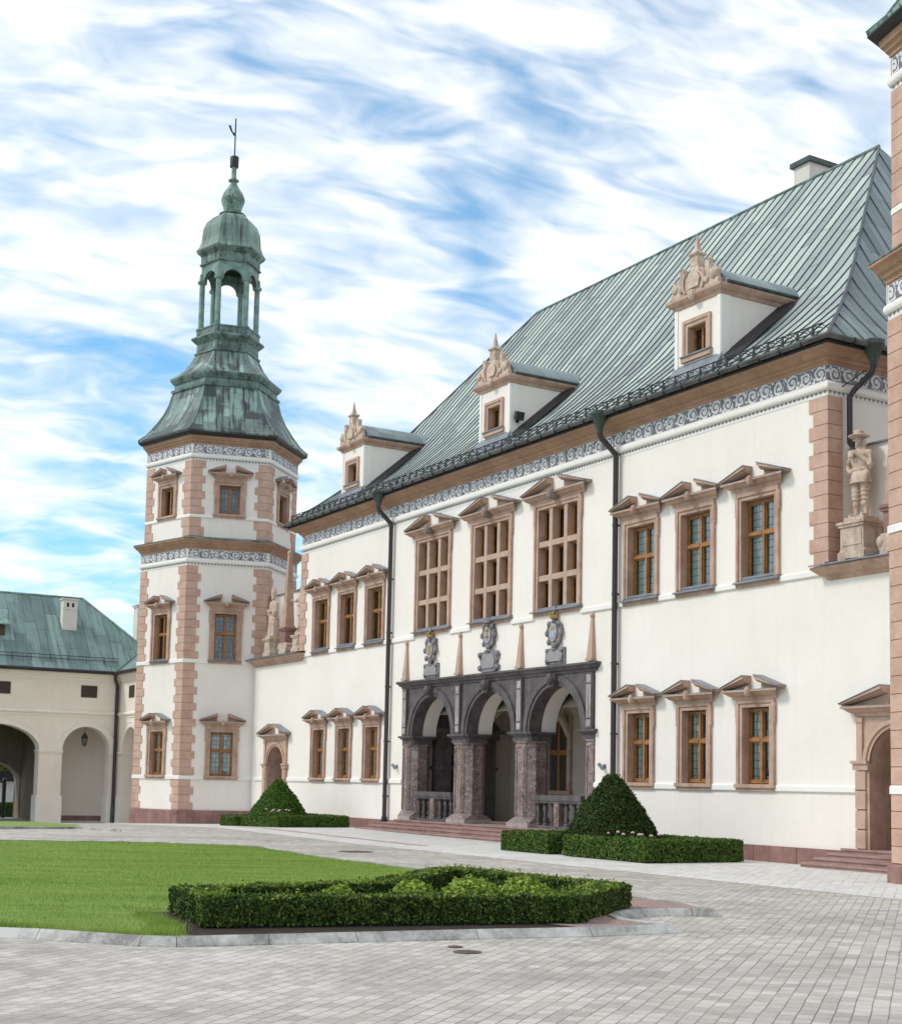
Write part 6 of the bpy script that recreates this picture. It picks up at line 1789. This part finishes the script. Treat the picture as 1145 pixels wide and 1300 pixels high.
for (x, y, r, l) in ((-7.75, -8.12, 0.42, 'large round iron manhole cover in the paving beyond the lawn'), (11.22, -16.42, 0.145, 'dark round drain cover on the paving near the front kerb'), (10.78, -16.30, 0.08, 'smallest drain cover, just beside the front kerb')):
    q = MB(); z = gz(x)+0.005
    q.lathe([(r, 0.0), (r, 0.006), (r-0.03, 0.008), (r-0.05, 0.004), (0.02, 0.004)], 24, 'rust', (x, y, z))
    for i in range(5): q.box(x-r*0.6, x+r*0.6, y-0.5*r+i*r*0.25-0.01, y-0.5*r+i*r*0.25+0.01, z+0.004, z+0.010, 'rust')
    tag(q.build('manhole_cover'), l, 'manhole cover')

# ------------------------------------------------------------------ planting
def cards(name, P_, N_, size, mat, parent=None, jitter=0.7, aspect=1.6, fold=False):
    """many small leaf quads: points, outward normals, sizes"""
    n = len(P_)
    P_ = np.asarray(P_, float); N_ = np.asarray(N_, float)
    D = N_+rng.normal(0, jitter, (n, 3)); D /= np.linalg.norm(D, axis=1)[:, None]
    A = rng.normal(0, 1, (n, 3)); X = np.cross(D, A); X /= np.linalg.norm(X, axis=1)[:, None]
    Y = np.cross(D, X)
    s = (np.asarray(size)*rng.uniform(0.6, 1.3, n))[:, None]
    X = X*s*0.5*aspect; Y = Y*s*0.5
    V = np.empty((n, 4, 3))
    V[:, 0] = P_-X; V[:, 1] = P_-Y*0.9; V[:, 2] = P_+X; V[:, 3] = P_+Y*0.9
    me = bpy.data.meshes.new(name)
    me.vertices.add(4*n); me.vertices.foreach_set('co', V.reshape(-1))
    me.loops.add(4*n); me.loops.foreach_set('vertex_index', np.arange(4*n, dtype=np.int32))
    me.polygons.add(n); me.polygons.foreach_set('loop_start', np.arange(0, 4*n, 4, dtype=np.int32)); me.polygons.foreach_set('loop_total', np.full(n, 4, dtype=np.int32))
    me.materials.append(MT[mat])
    me.update(calc_edges=True); me.validate()
    o = bpy.data.objects.new(name, me); COL.objects.link(o)
    if parent: o.parent = parent
    return o
def noise3(p, seed=0.0):
    x, y, z = p[:, 0], p[:, 1], p[:, 2]
    return (np.sin(x*5.1+seed)+np.sin(y*6.3+1.3+seed)+np.sin(z*7.7+2.1)+np.sin(x*11.3-y*9.1+seed)+np.sin((x+y+z)*15.7))/5.0
def hedge(name, label, segs, width, h, dens, size, mat, base=None, group=None, bumpy=0.03, zoff=0.0):
    """segs: list of polylines along the hedge centre"""
    loc = segs[0][0]
    root = thing(name, label, 'hedge', (loc[0], loc[1], gz(loc[0])), group)
    core = MB(); PT, NM = [], []
    for a, b in segs:
        A = np.array(a); B = np.array(b); L = np.linalg.norm(B-A); d = (B-A)/L; nv = np.array([-d[1], d[0]])
        A2 = A-d*width*0.5; L2 = L+width
        def pt(s, t, z): p = A2+d*s+nv*t; return np.array([p[0], p[1], z])
        g0 = gz(A[0])+zoff
        k = width*0.42; ins = 0.06
        poly = [A2+d*ins+nv*k*-1, A2+d*(L2-ins)+nv*-k, A2+d*(L2-ins)+nv*k, A2+d*ins+nv*k]
        core.prism([(p[0], p[1]) for p in poly], g0-0.02, g0+h-0.05, 'core', lambda x, y, z: (x, y, z))
        faces = [('side', 1, L2*h), ('side', -1, L2*h), ('top', 0, L2*width), ('end', 0, width*h), ('end', 1, width*h)]
        for kind, sg, area in faces:
            n = int(area*dens)
            u = rng.uniform(0, 1, n); v = rng.uniform(0, 1, n)
            P_ = np.zeros((n, 3)); N_ = np.zeros((n, 3))
            if kind == 'side':
                s = u*L2; t = np.full(n, sg*width/2); z = 0.03+v**0.9*(h-0.03); N_[:, :2] = nv*sg
            elif kind == 'top':
                s = u*L2; t = (v-0.5)*width; z = np.full(n, h); N_[:, 2] = 1
            else:
                s = np.full(n, L2*sg); t = (u-0.5)*width; z = 0.03+v*(h-0.03); N_[:, :2] = d*(1 if sg else -1)
            P_[:, :2] = A2+np.outer(s, d)+np.outer(t, nv); P_[:, 2] = g0+z
            dis = noise3(P_)*bumpy+rng.normal(0, 0.014, n)
            P_ += N_*dis[:, None]
            PT.append(P_); NM.append(N_)
    PT = np.vstack(PT); NM = np.vstack(NM)
    # drop leaves that fall inside another segment
    keep = np.ones(len(PT), bool)
    for a, b in segs:
        A = np.array(a); B = np.array(b); L = np.linalg.norm(B-A); d = (B-A)/L; nv = np.array([-d[1], d[0]])
        q_ = PT[:, :2]-A; s = q_@d; t = q_@nv
        ins = (s > -width*0.5+0.09) & (s < L+width*0.5-0.09) & (np.abs(t) < width/2-0.09) & (PT[:, 2] < gz(A[0])+zoff+h-0.09)
        keep &= ~ins
    PT, NM = PT[keep], NM[keep]
    off = np.array([loc[0], loc[1], gz(loc[0])])
    cards('foliage', PT-off, NM, np.full(len(PT), size), mat, root)
    core.build('twig_core', root, (-off[0], -off[1], -off[2]))
    return root, off
W = 0.42
ring_ = [(8.70, -18.12), (9.55, -14.05), (8.15, -12.34), (4.85, -12.60), (4.80, -13.02), (6.92, -15.10), (7.40, -17.92)]
segs = [(ring_[i], ring_[(i+1) % len(ring_)]) for i in range(len(ring_))]
hroot, hoff = hedge('box_hedge', 'dark green knee high box hedge enclosing a corner bed on the lawn in the foreground', segs, W, 0.32, 4800, 0.032, 'box', zoff=0.075)
# taller sprigs out of the clipped top, and bright leaves painting it sunlit
PT, NM = [], []
for _ in range(9000):
    a, b = segs[random.randrange(len(segs))]
    t = random.random(); x = a[0]+(b[0]-a[0])*t+random.uniform(-0.2, 0.2); y = a[1]+(b[1]-a[1])*t+random.uniform(-0.2, 0.2)
    hh = random.uniform(0.02, 0.09)
    for j in range(4 if _ < 300 else 1): PT.append((x-hoff[0]+random.gauss(0, 0.008), y-hoff[1]+random.gauss(0, 0.008), 0.39+(hh*j/3 if _ < 300 else random.uniform(0, 0.03)))); NM.append((random.gauss(0, 1), random.gauss(0, 1), 0.9))
cards('sprig_and_lit_top', np.array(PT), np.array(NM), np.full(len(PT), 0.030), 'shoot_and_lit_top', hroot, 0.5)
# bare stems under the front
q = MB()
for t in np.linspace(0.05, 0.95, 14):
    a, b = segs[0]; x = a[0]+(b[0]-a[0])*t+0.20; y = a[1]+(b[1]-a[1])*t
    q.tube([(x+random.uniform(-0.02, 0.05), y, 0.07), (x-0.05, y+random.uniform(-0.03, 0.03), 0.18)], 0.010, 5, 'bark')
q.build('bare_stem', hroot, (-hoff[0], -hoff[1], -hoff[2]))
def shrub(x, y, r, h, n, label, mat='lime', size=0.05, base=0.08):
    root = thing('shrub', label, 'shrub', (x, y, base), 'yellow green shrubs inside the box hedge')
    th = rng.uniform(0, 2*PI, n); ph = np.arccos(rng.uniform(-0.2, 1, n)); rr = rng.uniform(0.45, 1.0, n)**0.6
    P_ = np.stack([r*rr*np.sin(ph)*np.cos(th), r*rr*np.sin(ph)*np.sin(th), h*0.25+h*0.75*rr*np.cos(ph)], 1)
    P_ += (noise3(P_*1.3, x)*0.06)[:, None]*P_/np.maximum(0.05, np.linalg.norm(P_, axis=1))[:, None]
    N_ = P_/np.linalg.norm(P_, axis=1)[:, None]
    cards('foliage', P_, N_, np.full(n, size), mat, root, 0.8)
    q = MB()
    for i in range(7):
        a = 2*PI*i/7; q.tube([(0.02*math.cos(a), 0.02*math.sin(a), 0), (r*0.5*math.cos(a), r*0.5*math.sin(a), h*0.7)], [0.01, 0.005], 5, 'bark')
    q.build('stem', root)
    return root
for i, (x, y, r, h, l) in enumerate(((8.32, -16.45, 0.28, 0.38, 'low yellow green shrub peeping over the box hedge left of the larger ones'), (8.38, -15.45, 0.34, 0.43, 'bushy yellow green shrub in the middle of the box hedge bed'),
                                     (8.25, -14.55, 0.42, 0.45, 'broad yellow green shrub right of the bushy one inside the box hedge'), (8.25, -13.75, 0.40, 0.43, 'yellow green shrub nearest the right corner of the box hedge bed'), (7.6, -13.3, 0.38, 0.38, 'dark leaved low shrub at the back of the box hedge bed'))):
    shrub(x, y, r, h, 2200, l, 'lime' if i != 4 else 'box')
def yew(x, y, r, h, label, mat, prof, n, size):
    root = thing('yew_topiary', label, 'topiary', (x, y, gz(x)))
    z = rng.uniform(0, 1, n)
    rad = np.interp(z, [p[0] for p in prof], [p[1] for p in prof])*r
    keep = rng.uniform(0, r, n) < rad+0.12
    z = z[keep]; rad = rad[keep]; n = len(z)
    th = rng.uniform(0, 2*PI, n)
    P_ = np.stack([rad*np.cos(th), rad*np.sin(th), z*h], 1)
    N_ = np.stack([np.cos(th), np.sin(th), np.full(n, 0.55)], 1); N_ /= np.linalg.norm(N_, axis=1)[:, None]
    d = noise3(P_*2.1, x)*0.04+noise3(P_*5.0, x+3)*0.022+rng.normal(0, 0.022, n)
    P_ += N_*d[:, None]
    cards('foliage', P_, N_, np.full(n, size), mat, root, 0.75)
    q = MB(); q.lathe([(p[1]*r-0.08 if p[1]*r > 0.1 else 0.01, p[0]*h-0.02) for p in prof], 20, 'core'); q.build('inner_growth', root)
    q = MB(); q.tube([(0, 0, -0.05), (0, 0, h*0.5)], 0.07, 8, 'bark'); q.build('trunk', root)
    return root
yew(-5.05, -2.35, 1.22, 2.03, 'tall dark yew cone clipped to a point right of the porch', 'yew', [(0, 0.95), (0.10, 1.0), (0.3, 0.88), (0.6, 0.60), (0.85, 0.29), (0.95, 0.14), (1.0, 0.03)], 34000, 0.042)
yew(-25.75, -2.3, 1.16, 1.78, 'broad bright green yew cone in front of the left part of the palace', 'yew2', [(0, 1.0), (0.12, 1.0), (0.25, 0.92), (0.5, 0.67), (0.75, 0.38), (0.92, 0.16), (1.0, 0.05)], 22000, 0.045)
def bed(x0, x1, y0, y1, gap0, gap1, label, h=0.48):
    w_ = 0.42
    a, b = x0+w_/2, x1-w_/2; c, d = y0+w_/2, y1-w_/2
    segs = [((a, c), (gap0-w_/2, c)), ((gap1+w_/2, c), (b, c)), ((b, c), (b, d)), ((b, d), (a, d)), ((a, d), (a, c))]
    return hedge('clipped_hedge', label, segs, w_, h, 1500, 0.05, 'boxfar', bumpy=0.02)
bed(-7.95, -1.95, -3.75, -0.85, -5.85, -5.15, 'low clipped hedge round the bed of the tall dark yew cone', 0.5)
bed(-28.5, -22.95, -3.5, -0.75, -26.95, -26.35, 'low clipped hedge round the bed of the broad bright yew cone', 0.40)
def roses(x0, x1, y, n, label, z):
    root = thing('rose_bush', label, 'rose bush', ((x0+x1)/2, y, gz(x0)))
    cx = (x0+x1)/2
    m = 900
    P_ = np.stack([rng.uniform(x0-cx, x1-cx, m), rng.normal(0, 0.25, m), rng.uniform(0.15, z, m)], 1)
    cards('foliage', P_, np.tile([0, 0, 1.0], (m, 1)), np.full(m, 0.06), 'boxfar', root, 0.9)
    for i in range(n):
        q = MB(); c = (x0-cx+(x1-x0)*(i+random.uniform(0.2, 0.8))/n, random.gauss(0, 0.2), z+random.uniform(0.0, 0.08))
        for k in range(6):
            a = k*1.05; q.ball((c[0]+0.022*math.cos(a), c[1]+0.022*math.sin(a), c[2]+0.01*(k % 2)), (0.026, 0.026, 0.02), 'pinkflower', 8, 6)
        q.ball((c[0], c[1], c[2]+0.018), 0.022, 'pinkflower', 8, 6)
        q.build('blossom', root, smooth=60)
roses(-4.3, -2.3, -2.9, 8, 'rose bush with pale pink blossoms in the hedged bed right of the porch', 0.56)
roses(-25.4, -23.9, -2.9, 10, 'rose bush with whitish blossoms in the hedged bed left of the porch', 0.58)
# grass: short blades over the lawn, denser near the camera, longer along the edges
def in_poly(px, py, poly):
    ins = np.zeros(len(px), bool); j = len(poly)-1
    for i in range(len(poly)):
        xi, yi = poly[i]; xj, yj = poly[j]
        c = ((yi > py) != (yj > py)) & (px < (xj-xi)*(py-yi)/(yj-yi+1e-12)+xi)
        ins ^= c; j = i
    return ins
def blades(name, px, py, h, wd, parent=None):
    n = len(px)
    base = np.stack([px, py, np.interp(px, [-200, -46, -35, -22, -12, 200], [-0.56, -0.56, -0.22, 0.07, 0, 0])+0.07], 1)
    a = rng.uniform(0, 2*PI, n); X = np.stack([np.cos(a), np.sin(a), np.zeros(n)], 1)*wd[:, None]*0.5
    tip = base+np.stack([rng.normal(0, 0.35, n)*h, rng.normal(0, 0.35, n)*h, h], 1)
    V = np.empty((n, 3, 3)); V[:, 0] = base-X; V[:, 1] = base+X; V[:, 2] = tip
    me = bpy.data.meshes.new(name)
    me.vertices.add(3*n); me.vertices.foreach_set('co', V.reshape(-1))
    me.loops.add(3*n); me.loops.foreach_set('vertex_index', np.arange(3*n, dtype=np.int32))
    me.polygons.add(n); me.polygons.foreach_set('loop_start', np.arange(0, 3*n, 3, dtype=np.int32)); me.polygons.foreach_set('loop_total', np.full(n, 3, dtype=np.int32))
    me.materials.append(MT['grassm']); me.update(calc_edges=True); me.validate()
    o = bpy.data.objects.new(name, me); COL.objects.link(o); return o
N0 = 520000
u = rng.uniform(0, 1, N0)
px = -17+(27.5)*(u**0.62); py = rng.uniform(-24.0, -9.2, N0)
bedp = [(8.3, -18.7), (9.7, -18.75), (10.7, -14.0), (10.7, -12.6), (9.2, -10.9), (7.8, -10.6), (5.6, -10.3), (5.6, -12.0), (4.6, -12.0), (4.2, -13.1), (6.4, -15.2), (6.9, -18.4)]
k = in_poly(px, py, LAWN) & ~in_poly(px, py, bedp)
px, py = px[k], py[k]
dist = np.hypot(px-23.8, py+24.1)
g = blades('grass', px, py, rng.uniform(0.018, 0.045, len(px)), np.clip(dist*0.00035, 0.004, 0.014))
# longer tufts by the kerb and below the hedge
ex, ey = [], []
for a, b, m in (((9.45, -19.3), (8.1, -20.4), 2600), ((8.6, -18.75), (9.45, -19.1), 1200), ((8.6, -18.7), (7.2, -18.5), 1400), ((8.2, -20.35), (5.6, -22.9), 2500), ((9.4, -19.0), (8.7, -18.75), 2500)):
    t = rng.uniform(0, 1, m); ex.append(a[0]+(b[0]-a[0])*t+rng.normal(-0.08, 0.08, m)); ey.append(a[1]+(b[1]-a[1])*t+rng.normal(0.06, 0.08, m))
ex = np.concatenate(ex); ey = np.concatenate(ey)
k = in_poly(ex, ey, LAWN)
g2 = blades('edge_grass', ex[k], ey[k], rng.uniform(0.04, 0.11, k.sum()), np.full(k.sum(), 0.007))
for o in (g, g2): tag(o, 'short mown green grass covering the lawn' if o is g else 'longer tufts of grass along the near kerb and hedge', 'grass'); o['kind'] = 'stuff'
# ------------------------------------------------------------------ beyond the gateway
def tree(x, y, h, label, seed):
    rg = np.random.default_rng(seed)
    root = thing('tree', label, 'tree', (x, y, gz(x)))
    q = MB(); tops = []
    q.tube([(0, 0, -0.1), (0.05, 0.05, h*0.25), (0.1, 0.0, h*0.5), (0.0, 0.1, h*0.75)], [0.22, 0.18, 0.13, 0.06], 8, 'bark')
    for i in range(9):
        a = i*2.4; z0 = h*(0.28+0.05*i); L = h*0.32*(1-0.05*i)
        e = (L*math.cos(a), L*math.sin(a), z0+L*0.7); q.tube([(0, 0, z0), (e[0]*0.5, e[1]*0.5, z0+L*0.45), e], [0.07, 0.05, 0.02], 6, 'bark'); tops.append(e)
    q.build('trunk', root)
    P_ = []
    for e in tops+[(0, 0, h*0.9), (0, 0, h*0.7)]:
        for _ in range(5):
            c = np.array(e)+rg.normal(0, h*0.08, 3); m = 160
            P_.append(c+rg.normal(0, h*0.05, (m, 3)))
    P_ = np.vstack(P_); N_ = P_-np.array([0, 0, h*0.55]); N_ /= np.linalg.norm(N_, axis=1)[:, None]
    cards('crown', P_, N_, np.full(len(P_), 0.16), 'tree', root, 0.9)
tree(-66.0, -2.9, 4.4, 'leafy tree seen through the gateway of the cream wing', 3)
tree(-70.0, -0.8, 5.2, 'second leafy tree seen through the gateway, standing further back', 4)
tree(-65.5, -4.6, 4.8, 'tree behind the gateway at the left edge of the photo', 5)
root = thing('garage', 'white walled garage with a dark roof seen through the gateway', 'building', (-60.0, -4.4, -0.56))
q = MB(); q.box(-1.5, 1.5, -3.5, 1.2, 0.0, 1.9, 'white'); q.build('wall', root)
q = MB(); q.prism([(-3.8, 1.9), (0.4, 1.9), (-0.2, 2.5), (-3.2, 2.5)], -1.7, 1.7, 'iron', lambda y, z, x: (x, y, z)); q.build('roof', root)
root = thing('iron_gate', 'black iron gate with post standing in the gateway of the cream wing', 'gate', (-53.9, -5.75, -0.56))
q = MB(); q.tube([(0, 0, 0), (0, 0, 1.95)], 0.10, 8, 'iron'); q.ball((0, 0, 2.0), 0.12, 'iron'); q.build('gate_post', root)
q = MB()
for z in (0.35, 1.85): q.box(-0.02, 0.02, -3.4, 0.0, z, z+0.06, 'iron')
for y in np.arange(-3.3, -0.05, 0.8): q.tube([(0, y, 0.3), (0, y, 1.9)], 0.014, 5, 'iron')
q.build('gate_leaf', root)
hedge('garden_hedge', 'low dark hedge on the grass beyond the gateway', [((-55.5, -9.0), (-55.5, -5.2))], 0.7, 0.75, 500, 0.09, 'boxfar')
